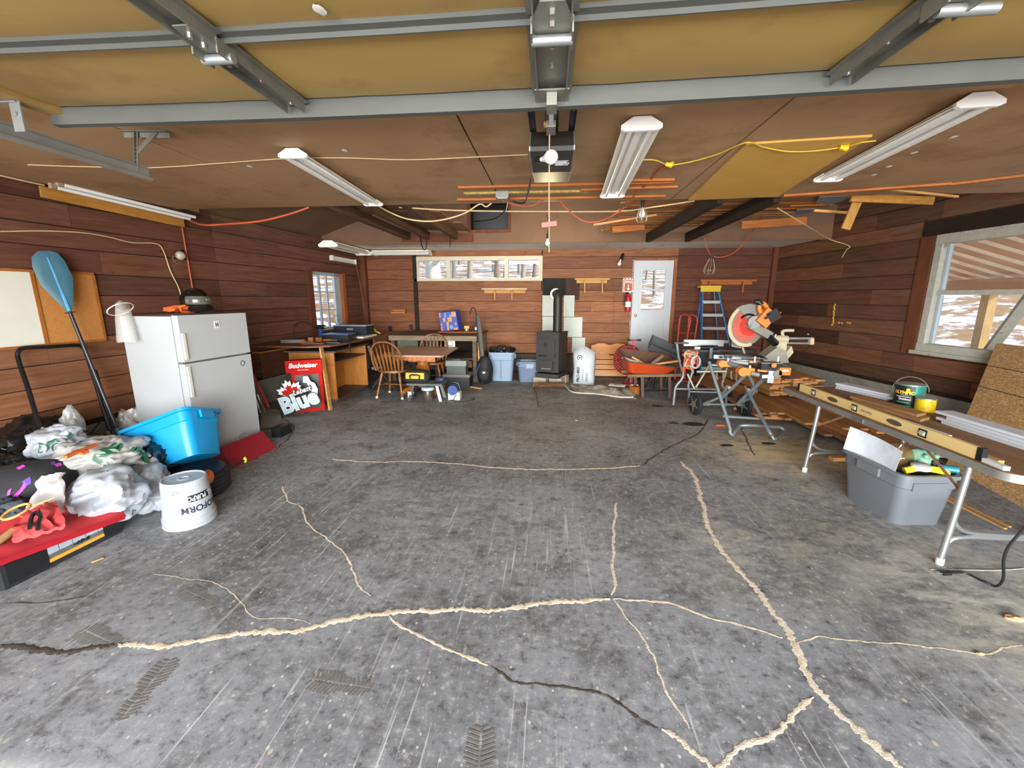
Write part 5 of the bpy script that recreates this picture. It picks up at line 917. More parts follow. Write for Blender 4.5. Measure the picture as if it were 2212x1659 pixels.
# back bench
BW_ = wood('bench_wood', '#6e5d4a', '#4d4034', (1.4, 8, 8), .8, 'Object', False); zb = .95
t = T('workbench', 'weathered grey workbench with shelf and drawer along the back boards', 'workbench', (-2.4, 9.0, 0))
G().bx(-3.27, -1.46, 8.36, 9.86, zb - .03, zb).put('top', BW_, t, .004); G().bx(-3.27, -1.46, 8.33, 8.36, zb - .10, zb - .005).put('front_rail', wood('bench_rail', '#94836a', '#6f604d', (1.4, 8, 8), .8, 'Object', False), t, .004)
for x in (-3.22, -2.3, -1.52): G().bx(x - .04, x + .04, 8.40, 8.49, 0, zb - .03).put('leg', BW_, t, .003); G().bx(x - .04, x + .04, 9.7, 9.79, 0, zb - .03).put('leg', BW_, t, .003)
G().bx(-3.25, -1.48, 8.42, 9.8, .46, .485).put('shelf', BW_, t); G().bx(-2.2, -1.58, 8.40, 8.42, .30, .44).put('drawer_front', CT, t, .003); G().bx(-1.97, -1.82, 8.392, 8.40, .385, .415).put('drawer_slot', BLK, t); G().bx(-3.2, -1.5, 9.78, 9.8, .1, .9).put('back_board', DARKW, t)
G().bx(-1.47, -1.42, 8.5, 8.58, .42, .80).put('brace', LUM, t); G().bx(-2.45, -1.5, 9.1, 9.8, zb, zb + .022).put('top_board', OAK, t, .002)
G().bx(-3.15, -2.72, 8.5, 9.2, .62, .86).solo('crate', mat('green_grey_crate', '#5b6252', .7, 0, .15), 'green-grey crate hanging under the bench top beside the counter', 'crate', bev=.01)
G().bx(-2.66, -2.35, 8.5, 9.1, .60, .86).solo('crate', BLK, 'black crate under the bench top next to the green-grey one', 'crate', bev=.01)
p = cy(966, 733, 8.39); t = T('wall_heater', 'white framed square box hanging under the bench top', 'heater', p - V((0, 0, .2))); q = cy(972, 741, 8.36); G().box(q, (.21, .05, .17)).put('case', PAINTW, t, .012); G().box(q + V((0, -.027, -.01)), (.13, .006, .09)).put('screen', DGALV, t, .003); G().box(q + V((.01, -.032, -.01)), (.08, .003, .055)).put('label', INKW, t)
# geometric bag
B0, B1 = cy(953, 717, 9.2), cy(991, 717, 9.2); zz = zb + .023; w = B1.x - B0.x; h = .40; Mg = Matrix.Translation((B0.x, 9.2, zz)) @ Matrix.Rotation(-.09, 4, 'Y') @ Matrix.Rotation(.05, 4, 'Z')
t = T('shopping_bag', 'blue and orange geometric print bag standing on the back workbench', 'bag', (B0.x + w / 2, 9.28, zz)); BL = mat('bag_blue', '#1f3f9c', .5); BO = mat('bag_orange', '#df8a22', .5); BLL = mat('bag_light_blue', '#4a94d8', .5); BCO = mat('bag_coral', '#e0764a', .5)
G().vf([(0, 0, 0), (w, 0, 0), (w + .05, .2, 0), (.04, .2, 0), (-.01, .0, h), (w - .03, .0, h + .01), (w + .03, .16, h + .03), (.06, .16, h + .02)], [(0, 1, 5, 4), (1, 2, 6, 5), (2, 3, 7, 6), (3, 0, 4, 7), (3, 2, 1, 0), (4, 5, 6, 7)], Mg).put('body', BL, t, .006)
cw, ch = w / 4, h / 4
for i, j, a, b, m in ((0, 3, .3, 1, BCO), (1.15, 2.9, .35, 1.05, BLL), (2.75, 2.9, 1, 1, BO), (2.2, 2.9, .5, .5, BLL), (.7, 1.95, .55, .85, BO), (1.75, 1.9, .95, .95, BO), (1.45, 1, .45, .9, BO), (1.45, 0.05, .4, .9, BO), (0.1, 0.05, .35, .9, BCO), (2.9, 0.05, .9, .45, BCO), (.15, 1.1, .3, .6, BCO), (3.3, 1.1, .3, .6, BCO)): G().box(((i + a / 2) * cw, -.004, (j + b / 2) * ch), (a * cw, .004, b * ch), M=Mg).put('patch', m, t)
for i, j, r, m in ((2.4, .75, .42, BLL), (.4, 2.2, .4, BL), (.95, .6, .4, BL)): G().cyl(Mg @ V((i * cw, -.003, j * ch)), Mg @ V((i * cw, -.008, j * ch)), r * cw, None, 18).put('dot', m, t)
p = V((-1.83, 9.25, zz)); t = T('cordless_tool', 'small yellow and black cordless tool beside the geometric bag', 'tool', p); G().box(p + V((0, 0, .03)), (.1, .1, .06)).put('base', BLK, t, .006); G().box(p + V((0, 0, .09)), (.11, .1, .06)).put('case', mat('cordless_yellow', '#d6a824', .45), t, .01); G().cyl(p + V((0, -.05, .035)), p + V((0, -.06, .035)), .02).put('dial', PAINTW, t, sm=True)
p = V((-1.62, 9.3, zb + .0)); t = T('spray_bottle', 'blue bottle with a tall black nozzle at the end of the back workbench', 'bottle', p); G().lathe([(.045, 0), (.05, .01), (.05, .16), (.035, .2), (.022, .23), (.022, .26)], 18, Matrix.Translation(p)).put('body', mat('bottle_blue', '#24469a', .3), t, sm=True); G().lathe([(.026, .25), (.03, .27), (.024, .31), (.012, .36), (.01, .42), (.0005, .425)], 14, Matrix.Translation(p)).put('nozzle', BLK, t, sm=True); G().lathe([(.0505, .05), (.0508, .052), (.0508, .11), (.0505, .112)], 18, Matrix.Translation(p)).put('label', INKW, t, sm=True)
a, b = cy(1019, 680, 8.3), cz(1037, 832, .0); cable('dark cane with a curved handle leaning against the end of the workbench', [cy(1016, 678, 8.33), cy(1017, 670, 8.33), cy(1021, 665, 8.33), cy(1026, 668, 8.32), cy(1029, 690, 8.3), cy(1034, 740, 8.27), cy(1040, 800, 8.25), V((cy(1042, 820, 8.2).x, 8.2, .01))], .011, mat('cane_dark', '#33251d', .4), 'cane', 'cane')
g = G(); a, b = cy(1032, 680, 8.5), cy(1044, 790, 8.4); c = V((b.x + .03, 8.38, .0)); g.tube([a, a.lerp(b, .3), a.lerp(b, .7), b, c], [.04, .052, .045, .03, .03], 12); g.solo('wrapped_pole', mat('grey_fabric', '#63615a', .85, 0, .2, 9), 'grey fabric-wrapped pole leaning by the end of the workbench', 'pole', sm=True)
t = T('backpack', 'black backpack with a blue zip standing on the floor by the workbench end', 'backpack', (-1.32, 8.25, 0)); G().blob((-1.30, 8.3, .27), (.17, .14, .30), 9, .08, 1.6, 4, .004, None, .3).put('body', mat('backpack_black2', '#141416', .7, 0, .2), t, sm=True); G().blob((-1.30, 8.19, .20), (.12, .06, .15), 10, .06, 1.5, 3, .03, None, .3).put('front_pocket', mat('backpack_black3', '#1c1c1f', .7), t, sm=True); G().tube(smooth([V((-1.43, 8.17, .05)), V((-1.44, 8.16, .25)), V((-1.38, 8.17, .42))], 5), .006).put('zip', mat('zip_blue', '#3a5c9c', .5), t, sm=True); G().box((-1.29, 8.125, .25), (.05, .008, .03), (0, 0, 0)).put('badge', INKW, t, .004)
for i, (x, y, l) in enumerate(((843, 710, 'black outlet box on the board panel near the corner'), (888, 706, 'black outlet box at the panel edge above the bench'))): p = cy(x, y, 9.86); bx_('outlet', l, 'outlet', (p.x, p.y, p.z - .06), (.075, .03, .12), BLK)
a, b = cy(846, 673, 9.82), cy(876, 672, 9.82); t = T('dowel_rack', 'small wooden dowel rack on the boards above the bench', 'rack', (a + b) / 2); G().bar(a + V((0, .02, .02)), b + V((0, .02, .02)), .02, .05).put('board', OAK, t, .002); G().cyl(a + V((0, -.03, -.03)), b + V((0, -.03, -.03)), .016).put('dowel', LUMX, t, sm=True); [G().box(q + V((0, -.01, -.0)), (.02, .08, .08)).put('bracket', OAK, t, .002) for q in (a, b)]
# wall trestle shelves
for x0, x1, y, pl, m, l in ((1041, 1139, 625, ((1069, 646), (1106, 646)), LUMX, 'wall rack with a pale top strip on the boards beside the stove'), (1241, 1317, 603, ((1263, 632), (1301, 632)), mat('yellow_pine', '#c4924a', .6, 0, .08), 'yellow pine wall rack beside the stove pipe'), (1512, 1632, 606, ((1530, 634), (1603, 632)), ORW, 'orange wall rack above the stepladder')):
    a, b = cy(x0, y, 9.80), cy(x1, y, 9.80); t = T('wall_rack', l, 'rack', (a + b) / 2 - V((0, 0, .3)), group='wooden wall racks'); G().bar(a, b, .12, .035).put('top', m, t, .003); G().bar(a + V((.05, .05, -.05)), b + V((-.05, .05, -.05)), .03, .07).put('cleat', m, t, .002)
    if x0 == 1041: G().bar(a + V((0, -.0, .022)), b + V((0, 0, .022)), .12, .008).put('strip', PAINTW, t)
    for qx, qy in pl: e = cy(qx, qy, 9.85); s = V((cy(qx + (3 if x0 > 1500 else 0), y, 9.76).x, 9.77, a.z - .02)); G().bar(s, e, .06, .03, (1, 0, 0)).put('brace', m, t, .002)
# ---------------------------------------------------------------- totes, stove, shield
TB = mat('tote_slate', '#7f93a6', .5, 0, .06, 3, dirt='#5f6f80', dirt_amt=.3); TB2 = mat('tote_slate_dark', '#5b6b82', .5, 0, .06, 3, dirt='#444f60', dirt_amt=.3)
tb = tote('storage_tote', 'slate blue tote lined with a black trash bag beside the backpack', 'tote', Matrix.Translation((-.99, 8.75, 0)), .52, .44, .60, TB, .02, .82); G().bx(-1.005, -.995, 8.525, 8.53, .05, .45).put('rib', TB2, tb)
G().blob((-1.0, 8.78, .62), (.30, .25, .11), 14, .28, 2.2, 5, .545, None, .8).solo('trash_bag', BAGK, 'black trash bag bulging out of the slate blue tote', 'bag', sm=1.2)
t2 = tote('storage_tote', 'open slate blue tote with a snap handle next to the stove', 'tote', Matrix.Translation((-.42, 8.66, 0)), .48, .36, .42, TB2, .03, .84); G().box((-.40, 8.46, .34), (.15, .03, .09)).put('latch', TB, t2, .006); G().box((-.42, 8.66, .30), (.37, .27, .01)).put('dirt_fill', mat('soil', '#3a322b', .95, 0, .4, 20), t2)
SV = mat('stove_iron', '#3b3735', .55, .35, .12, 5, dirt='#5c4c40', dirt_amt=.25); SVB = mat('pipe_black', '#2f2e2a', .5, .4, .15, 5, dirt='#5a4632', dirt_amt=.3)
sc0 = V((.04, 8.48, 0)); MSV = Matrix.Translation(sc0) @ Matrix.Rotation(-.36, 4, 'Z'); w, d, z0, z1 = .47, .52, .20, 1.03
t = T('wood_stove', 'tall black iron wood stove with two doors standing on concrete blocks', 'stove', sc0)
G().box((0, 0, (z0 + z1) / 2 + .03), (w, d, z1 - z0 - .06), M=MSV).put('body', SV, t, .006); G().box((0, 0, z1 + .0), (w + .02, d + .02, .02), M=MSV).put('top_plate', SV, t, .004); G().box((0, 0, z0 + .0), (w + .02, d + .02, .05), M=MSV).put('base', SV, t, .004); G().box((0, 0, z0 - .04), (w - .05, d - .06, .06), M=MSV).put('plinth', SV, t)
for n, zz0, zz1, ww in (('fire_door', .54, .92, .34), ('ash_door', .30, .50, .27)):
    dd = G().box((-.01, -d / 2 - .012, (zz0 + zz1) / 2), (ww, .024, zz1 - zz0), M=MSV).put(n, SV, t, .006)
    for zk in (zz0 + .06, zz1 - .06): G().cyl(MSV @ V((ww / 2 + .0, -d / 2 - .012, zk - .03)), MSV @ V((ww / 2 + .0, -d / 2 - .012, zk + .03)), .012).put('door_hinge', BLKM, dd, sm=True)
    if n == 'fire_door':
        G().cyl(MSV @ V((-.14, -d / 2 - .06, .585)), MSV @ V((-.14, -d / 2 - .02, .585)), .016).put('latch_knob', BLKM, dd, sm=True); G().box((-.07, -d / 2 - .035, .585), (.16, .015, .015), M=MSV).put('latch_bar', BLKM, dd)
        for k in range(3): G().box((-.03 + .0, -d / 2 - .028, .80), (.10, .01, .012), (0, k * PI / 3, 0), M=MSV).put('damper_mark', BLK, dd)
    else: G().box((-.01, -d / 2 - .028, .33), (.2, .014, .014), M=MSV).put('pull_bar', GALV, dd)
p0 = MSV @ V((.06, .12, z1)); ztop = cy(1211, 634, p0.y).z
pp = [p0, V((p0.x, p0.y, ztop - .12))] + [V((p0.x, p0.y + .12 - .12 * math.cos(a), ztop - .12 + .12 * math.sin(a))) for a in (.4, .8, 1.2, 1.57)] + [V((p0.x - .03, 9.80, ztop))]
G().tube(pp, .088, 20).put('stove_pipe', SVB, t, sm=True); [G().cyl(V((p0.x, p0.y, zz)), V((p0.x, p0.y, zz + .012)), .091, None, 20).put('pipe_joint', SVB, t, sm=True) for zz in (1.30, 1.55, ztop - .2)]
G().cyl(V((p0.x - .03, 9.76, ztop)), V((p0.x - .03, 9.79, ztop)), .125, None, 24).put('collar', GALV, t, sm=True)
HS = mat('white_heat_shield', '#b9beb2', .55, .1, .05, 4, dirt='#8d9184', dirt_amt=.28)
t = T('heat_shield', 'stepped white sheet metal heat shield on the wall behind the stove', 'heat shield', (.1, 9.85, .4))
for x0, x1, y0, y1 in ((1172, 1201, 638, 683), (1172, 1201, 684, 730), (1218, 1240, 638, 684), (1218, 1257, 685, 728), (1236, 1263, 729, 762), (1161, 1176, 729, 760)):
    a, b = cy(x0, y0, 9.83), cy(x1, y1, 9.83); G().bx(a.x, b.x, 9.825, 9.832, b.z, a.z).put('sheet', HS, t, .002)
a, b = cy(1173, 601, 9.85), cy(1222, 640, 9.85); t = T('wall_board', 'dark board patch on the wall behind the stove pipe elbow', 'board', ((a.x + b.x) / 2, 9.85, b.z)); G().bx(a.x, b.x, 9.84, 9.865, b.z, a.z).put('black_board', mat('charred_board', '#211d1a', .85, 0, .2), t); c = cy(1251, 648, 9.85); G().bx(b.x, c.x, 9.84, 9.865, c.z, a.z).put('brown_board', wood('dark_plank', '#4a3022', '#33211a', (9, 9, 1.4), .7, 'Object', False), t)
CB_ = mat('concrete_block', '#a59a86', .95, 0, .12, 12, .5)
for dx, dy, l in ((-.14, -.2, 'concrete block under the front of the stove'), (.16, -.12, 'concrete block under the stove close to the potting soil bag'), (-.1, .16, 'concrete block under the back of the stove'), (.15, .18, 'concrete block under the far back corner of the stove')):
    c = MSV @ V((dx, dy, 0)); M = Matrix.Translation(c) @ Matrix.Rotation(-.36, 4, 'Z'); t = T('concrete_block', l, 'block', c, group='blocks under the stove'); g = G()
    for y in (-.085, .085): g.box((0, y, .07), (.26, .025, .14), M=M)
    for x in (-.115, 0, .115): g.box((x, 0, .07), (.03, .16, .14), M=M)
    g.put('block', CB_, t, .004)
a, b = cz(1152, 838, .0), cz(1220, 838, .0); g = G(); pts = [a.lerp(b, k / 6) + V((0, 0, .055 + .004 * (k % 2))) for k in range(7)]; g.tube(pts, [.05, .056, .054, .058, .055, .056, .052], 12); t = g.solo('log', wood('log_bark', '#6b4a30', '#3f2b1e', (3, 9, 9), .95, 'Object', False), 'split firewood log on the floor in front of the stove', 'log', sm=.5)
e = (b - a).normalized(); G().cyl(pts[-1], pts[-1] + e * .004, .048, None, 12).put('cut_end', LUM, t); G().cyl(pts[0] - e * .004, pts[0], .046, None, 12).put('cut_end', LUM, t)
# ---------------------------------------------------------------- table, chairs and around them
TW = wood('table_top', '#c49c7c', '#9a6c4e', (1.2, 6, 8), .45, 'Object', False, spec=.5, dark=.25)  # colour raised to hold the pinkish reflection on the top
tc = V((-2.33, 7.52, 0)); MTB = Matrix.Translation(tc)
t = T('dining_table', 'worn wooden dining table on a turned pedestal', 'table', tc); x0, x1, y0, y1 = -.53, .52, -.62, .68
G().prism([(x0 + .05, y0), (x1 - .02, y0), (x1 + .02, y0 + .05), (x1, y1 - .03), (x1 - .04, y1), (x0 + .05, y1), (x0, y1 - .06), (x0, y0 + .06)], MTB @ Matrix.Translation((0, 0, .715)), .03).put('top', TW, t, .006, seg=2)
g = G(); a, b = .40, .50
for p in ((-a, a, -b, -b + .025), (-a, a, b - .025, b), (-a, -a + .025, -b, b), (a - .025, a, -b, b)): g.box(((p[0] + p[1]) / 2, (p[2] + p[3]) / 2, .675), (p[1] - p[0], p[3] - p[2], .08), M=MTB)
g.put('apron', HONEY, t, .003); G().box((0, 0, .56), (.5, .12, .03), M=MTB).put('cross_rail', HONEY, t, .004)
G().lathe([(.17, .1), (.17, .13), (.11, .15), (.12, .2), (.135, .27), (.125, .34), (.13, .36), (.12, .38), (.13, .41), (.12, .43), (.13, .46), (.1, .5), (.1, .545), (.12, .56), (.12, .64)], 28, MTB).put('pedestal', HONEY, t, sm=.6)
for k in range(4): an = PI / 4 + k * PI / 2; d = V((math.cos(an), math.sin(an), 0)); g = G(); g.tube(smooth([tc + d * .1 + V((0, 0, .14)), tc + d * .25 + V((0, 0, .10)), tc + d * .4 + V((0, 0, .035)), tc + d * .46 + V((0, 0, .03))], 4), [.045] * 10 + [.04, .035, .03], 8); g.put('foot', HONEY, t, sm=True)
CHW = wood('chair_wood', '#94602f', '#6f431f', (8, 8, 1.6), .4, 'Object', False, spec=.5)
def make_chair(label, loc, rz):
    t = T('windsor_chair', label, 'chair', loc, rz, 'spindle back dining chairs', local=True); t.scale = (1.2, 1.15, 1.03)
    g = G(); g.prism([(.23 * math.cos(a) * (1 if math.sin(a) > 0 else .95), .22 * math.sin(a)) for a in [2 * PI * i / 28 for i in range(28)]], Matrix.Translation((0, 0, .435)), .035); g.put('seat', CHW, t, .008, seg=2, sm=True)
    hoop = smooth([V((-.2, -.16, .46)), V((-.225, -.20, .62)), V((-.21, -.25, .80)), V((-.13, -.28, .92)), V((0, -.29, .955)), V((.13, -.28, .92)), V((.21, -.25, .80)), V((.225, -.20, .62)), V((.2, -.16, .46))], 5); G().tube(hoop, .015, 8).put('hoop', CHW, t, sm=True)
    for k in range(7):
        x = (k - 3) * .052; xt = x * 1.2; zt_ = .945 - 3.4 * xt * xt - .02; a, b = V((x, -.17, .46)), V((xt, -.175 - .115 * (zt_ - .46) / .49, zt_)); M = frame(a, b - a, (0, 1, 0)); L = (b - a).length; G().vf([(0, -.007, -.006), (0, .007, -.006), (L * .55, .019, -.006), (L * .75, .008, -.006), (L, .005, -.006), (L, -.005, -.006), (L * .75, -.008, -.006), (L * .55, -.019, -.006)] + [(0, -.007, .006), (0, .007, .006), (L * .55, .019, .006), (L * .75, .008, .006), (L, .005, .006), (L, -.005, .006), (L * .75, -.008, .006), (L * .55, -.019, .006)], [tuple(range(8))[::-1], tuple(range(8, 16))] + [(i, (i + 1) % 8, (i + 1) % 8 + 8, i + 8) for i in range(8)], M @ Matrix.Rotation(0, 4, 'X')).put('spindle', CHW, t)
    for sx_, sy in ((-1, -1), (1, -1), (-1, 1), (1, 1)):
        a, b = V((sx_ * .13, sy * .12, .44)), V((sx_ * .20, sy * .20, .0)); pr = [(0, .014), (.15, .02), (.3, .023), (.42, .013), (.47, .021), (.52, .013), (.7, .02), (.88, .015), (.91, .02), (1, .014)]; lg = G().tube([a.lerp(b, f) for f, r in pr], [r for f, r in pr], 10).put('leg', CHW, t, sm=True); G().tube([a.lerp(b, .93), b], .019, 10).put('foot_cap', PAINTW, lg, sm=True)
    for s in (-1, 1): G().tube([V((s * .17, -.165, .2)), V((s * .165, .165, .2))], .010, 8).put('stretcher', CHW, t, sm=True)
    G().tube([V((-.165, 0, .2)), V((.165, 0, .2))], .010, 8).put('stretcher', CHW, t, sm=True); return t
c1 = make_chair('spindle back wooden chair in front of the table, its back to the doorway', (-2.70, 7.06, 0), -.12)
dup(c1, (-2.30, 7.98, 0), PI + .05, 'spindle back wooden chair behind the table facing the doorway')
t = T('folding_chair', 'black folding chair with a padded back beside the front wooden chair', 'chair', (-3.08, 7.5, 0)); M = Matrix.Translation((-3.08, 7.5, 0)) @ Matrix.Rotation(-1.25, 4, 'Z')
for s in (-1, 1): G().tube([M @ V((s * .21, .24, 0)), M @ V((s * .21, -.12, .5)), M @ V((s * .2, -.22, .84))], .012).put('frame', BLKM, t, sm=True); G().tube([M @ V((s * .19, -.27, 0)), M @ V((s * .19, .12, .44))], .012).put('leg', BLKM, t, sm=True)
G().box((0, -.195, .76), (.40, .04, .20), (.25, 0, 0), M=M).put('back_pad', BLK, t, .015); G().box((0, .0, .45), (.4, .38, .045), M=M).put('seat_pad', BLK, t, .015); G().tube([M @ V((-.19, -.25, .03)), M @ V((.19, -.25, .03))], .009).put('stretcher', BLKM, t)
sp = V((-2.07, 6.86, 0)); t = T('step_stool', 'grey and black step stool carrying a tool bag before the table', 'stool', sp); G().box(sp + V((0, 0, .285)), (.60, .34, .03)).put('step', mat('stool_grey', '#5a5d57', .6), t, .006)
for sx_ in (-1, 1):
    for sy in (-1, 1): G().bar(sp + V((sx_ * .20, sy * .11, .27)), sp + V((sx_ * .27, sy * .15, .0)), .05, .02, (0, 1, 0)).put('leg', GALV if sx_ > 0 else BLK, t, .003)
G().box(sp + V((-.26, -.13, .1)), (.06, .03, .11)).put('paper_tag', INKW, t, .003)
p = sp + V((-.16, 0, .30)); t = T('tool_bag', 'black and yellow canvas tool bag sitting on the step stool', 'tool bag', p); G().blob(p + V((0, 0, .10)), (.22, .13, .115), 3, .05, 1.2, 4, p.z, None, .2, .6).put('body', mat('canvas_black', '#1d1d1d', .8, 0, .15), t, sm=True)
YP = mat('bag_yellow', '#d9a21e', .6); G().box(p + V((0, -.122, .125)), (.31, .012, .10), (-.12, 0, 0)).put('yellow_panel', YP, t, .003); G().tube(smooth([p + V((-.07, -.135, .06)), p + V((-.08, -.14, .13)), p + V((0, -.14, .14)), p + V((.08, -.14, .13)), p + V((.07, -.135, .06))], 4), .012).put('handle_strap', BLK, t, sm=True)
p = sp + V((.02, -.02, 0)); t = T('jar', 'glass jar of hardware with a white lid under the step stool', 'jar', p); G().lathe([(.08, 0), (.085, .01), (.085, .15), (.075, .17)], 20, Matrix.Translation(p)).put('body', mat('jar_mix', '#4b4338', .3, 0, .5, 20), t, sm=True); G().lathe([(.11, .17), (.11, .21), (.1, .22)], 20, Matrix.Translation(p)).put('lid', mat('lid_pale', '#aebfc4', .5), t, .002, sm=.5)
p = V((-1.60, 6.9, 0)); t = T('circular_saw', 'blue circular saw with a white case on the floor beside the step stool', 'saw', p); G().box(p + V((0, 0, .07)), (.2, .16, .13)).put('case', PAINTW, t, .02); G().cyl(p + V((-.02, -.09, .17)), p + V((-.02, .06, .17)), .085).put('guard', mat('saw_blue', '#27477a', .4), t, sm=True); G().tube(smooth([p + V((-.1, 0, .2)), p + V((-.05, 0, .29)), p + V((.06, 0, .27)), p + V((.09, 0, .18))], 4), .018).put('handle', BLK, t, sm=True)
cable('black power cord looped on the floor beside the blue saw', [p + V(q) for q in ((.06, -.05, .12), (.02, -.16, .05), (.06, -.2, .008), (.2, -.16, .008), (.33, -.04, .008), (.3, .05, .008), (.1, .02, .008), (-.05, -.14, .008))], .006, CRB)
p = V((-1.84, 6.86, .30)); t = T('clutter_tool', 'small blue sander resting at the end of the step stool', 'tool', p); G().blob(p + V((0, 0, .05)), (.09, .06, .05), 2, .25, 2, 3, .3).put('body', mat('sander_navy', '#26304a', .5), t, sm=True)
t = T('toolbox', 'grey-green plastic toolbox stacked on a black organizer under the table', 'toolbox', (-1.78, 7.95, .26)); G().bx(-1.97, -1.60, 7.85, 8.1, .26, .44).put('body', mat('toolbox_green', '#454d46', .55), t, .012); G().bx(-1.985, -1.585, 7.84, 8.11, .42, .52).put('lid', mat('toolbox_grey', '#7b8078', .5), t, .02); G().bx(-1.87, -1.70, 7.9, 7.95, .52, .55).put('handle', BLK, t, .01)
t = T('organizer', 'black parts organizer with a clear ridged lid on the floor under the toolbox', 'toolbox', (-1.75, 7.95, 0)); G().bx(-2.03, -1.52, 7.8, 8.15, 0, .21).put('body', BLK, t, .01); G().bx(-2.04, -1.51, 7.79, 8.16, .21, .26).put('lid', mat('clear_lid', '#6d6a66', .3, 0, .1), t, .006)
for k in range(9): G().bx(-2.0 + k * .052, -1.985 + k * .052, 7.785, 8.15, .26, .264).put('ridge', DGALV, t)
a, b = cz(995, 832, .012), cz(1040, 839, .012); G().bar(a, b, .05, .02).solo('floor_lath', LUM, 'thin pale lath lying on the floor before the workbench leg', 'board')
# ---------------------------------------------------------------- soil bag, headboard, red mesh stand, tarp, barrow
BP = mat('bag_poly_white', '#aeb4b5', .5, 0, .04, 4, dirt='#9fa4a3', dirt_amt=.2); c = V((.67, 8.30, 0)); Mp = plane(c, (math.cos(.06), -math.sin(.06), 0), (0, .18, 1)); hb = .80
out = [(-.20, .0), (-.21, .1), (-.20, .3), (-.215, .5), (-.22, .58), (-.20, .63), (-.06, .745), (-.0, .75), (.06, .73), (.19, .64), (.225, .58), (.22, .4), (.215, .2), (.22, .08), (.20, .0), (.1, -.01), (-.1, -.005)]
t = T('soil_bag', 'white printed potting mix bag standing beside the stove', 'bag', c); g = G(); pillow(g, [(x * 1.02, max(y, .0) * 1.02 + .008) for x, y in out], Mp, .105, 7, True, 3, .010); g.put('bag', BP, t, sm=1.0)
Mq = Mp @ Matrix.Translation((0, 0, .104)); text('PRO-MIX', .075, Mq @ Matrix.Translation((-.105, .21, .004)) @ Matrix.Rotation(PI / 2, 4, 'Z'), INKB, t, bold=.003); text('STRAWBERRY', .03, Mq @ Matrix.Translation((-.045, .19, .004)) @ Matrix.Rotation(PI / 2, 4, 'Z'), DGALV, t) if False else None
for dx, s in ((-.05, '15 0 10'), (-.015, 'MYCORRHIZAE')): text(s, .034, Mq @ Matrix.Translation((dx, .2, .003)) @ Matrix.Rotation(PI / 2, 4, 'Z'), mat('ink_grey', '#6f7779', .6), t)
for dx in (.05, .07): G().box((dx, .16, .004), (.008, .18, .002), M=Mq).put('print_line', bpy.data.materials['ink_grey'], t)
q = Mq @ V((-.085, .535, -.006)); G().cyl(q, q + (Mq.to_3x3() @ V((0, 0, .006))), .05, None, 20).put('logo_ring', INKB, t); G().cyl(q, q + (Mq.to_3x3() @ V((0, 0, .008))), .036, None, 20).put('logo_disc', INKW, t); G().box((-.085, .535, .004), (.03, .03, .003), (0, 0, .7), M=Mq).put('logo_mark', INKB, t)
t = T('headboard', 'honey pine bed headboard with a wavy top leaning on the back wall', 'headboard', (1.25, 9.25, 0)); PN = wood('honey_pine', '#d08a34', '#b06c22', (1.3, 9, 9), .4, 'Object', True, spec=.5, dark=.2)
Mh = plane((.90, 9.22, .0), (1, 0, 0), (0, .22, 1)); tp = [(0, .50), (.95, .50), (.95, .66), (.85, .70), (.78, .69), (.70, .72), (.55, .735), (.45, .71), (.38, .70), (.28, .735), (.14, .73), (.06, .70), (0, .69)]
G().prism(tp, Mh, .03).put('crest', PN, t, .006, seg=2)
for k, (z0, z1) in enumerate(((.02, .155), (.17, .265), (.28, .375), (.39, .475))): G().prism([(0.05, z0), (1.0, z0), (1.0, z1), (.4 if k == 3 else .05, z1), (.36 if k == 3 else .05, z1 + (.03 if k == 3 else 0)), (.05, z1 + (.03 if k == 3 else 0))], Mh @ Matrix.Translation((0, 0, .02)), .025).put('board', PN, t, .005)
RM = mat('red_painted_steel', '#8e2430', .45, .2, .1, 5, dirt='#6c2a2e', dirt_amt=.3); c = cy(1356, 777, 8.3); r = .285
t = T('mesh_disc_stand', 'round red expanded-mesh disc on a red stand with black grips', 'stand', (c.x + .05, 8.3, 0)); Mm = plane(c, (1, .25, 0), (0, .1, 1))
def disc(px, py): return Mm @ V((px, py, .0))
G().tube([disc(r * math.cos(a), r * math.sin(a)) for a in [2 * PI * i / 40 for i in range(40)]], .014, 6, True).put('rim', RM, t, sm=True)
g = G()
for sgn in (-1, 1):
    for k in range(-13, 14):
        o_ = k * .045; an = sgn * PI / 5; dx, dy = math.cos(an), math.sin(an); nx_, ny_ = -dy, dx; hh = r * r - o_ * o_
        if hh > .0004: L = math.sqrt(hh); g.tube([disc(nx_ * o_ - dx * L, ny_ * o_ - dy * L), disc(nx_ * o_ + dx * L, ny_ * o_ + dy * L)], .0125, 4, cap=False)
g.put('mesh', RM, t); G().tube([disc(-r, 0), disc(r, 0)], .012).put('crossbar', RM, t, sm=True)
p = V((c.x + .09, 8.33, 0)); G().bar(p + V((0, .02, .0)), V((p.x + .02, 8.36, c.z + r + .1)), .05, .03, (0, 1, 0)).put('post', RM, t, .003); G().box(p + V((0, -.03, .03)), (.3, .24, .05)).put('base', RM, t, .008); G().tube([p + V((-.14, -.03, .05)), p + V((0, 0, .22)), p + V((.14, -.03, .05))], .015).put('brace', RM, t, sm=True); G().box(p + V((.04, -.155, .045)), (.14, .006, .02)).put('white_label', INKW, t)
q = V((p.x + .02, 8.36, c.z + r + .09)); G().cyl(q + V((-.11, 0, 0)), q + V((.11, 0, 0)), .016).put('grip_bar', RM, t, sm=True); [G().cyl(q + V((s * .07, 0, 0)), q + V((s * .13, 0, 0)), .022).put('grip', BLK, t, sm=True) for s in (-1, 1)]
TP = mat('canvas_tarp', '#9d948a', .9, 0, .12, 5, dirt='#5b5049', dirt_amt=.5, dsc=5)
A, B, C_, D = cz(1238, 842, .02), cz(1374, 860, .02), cz(1365, 838, .02), cz(1232, 828, .02)
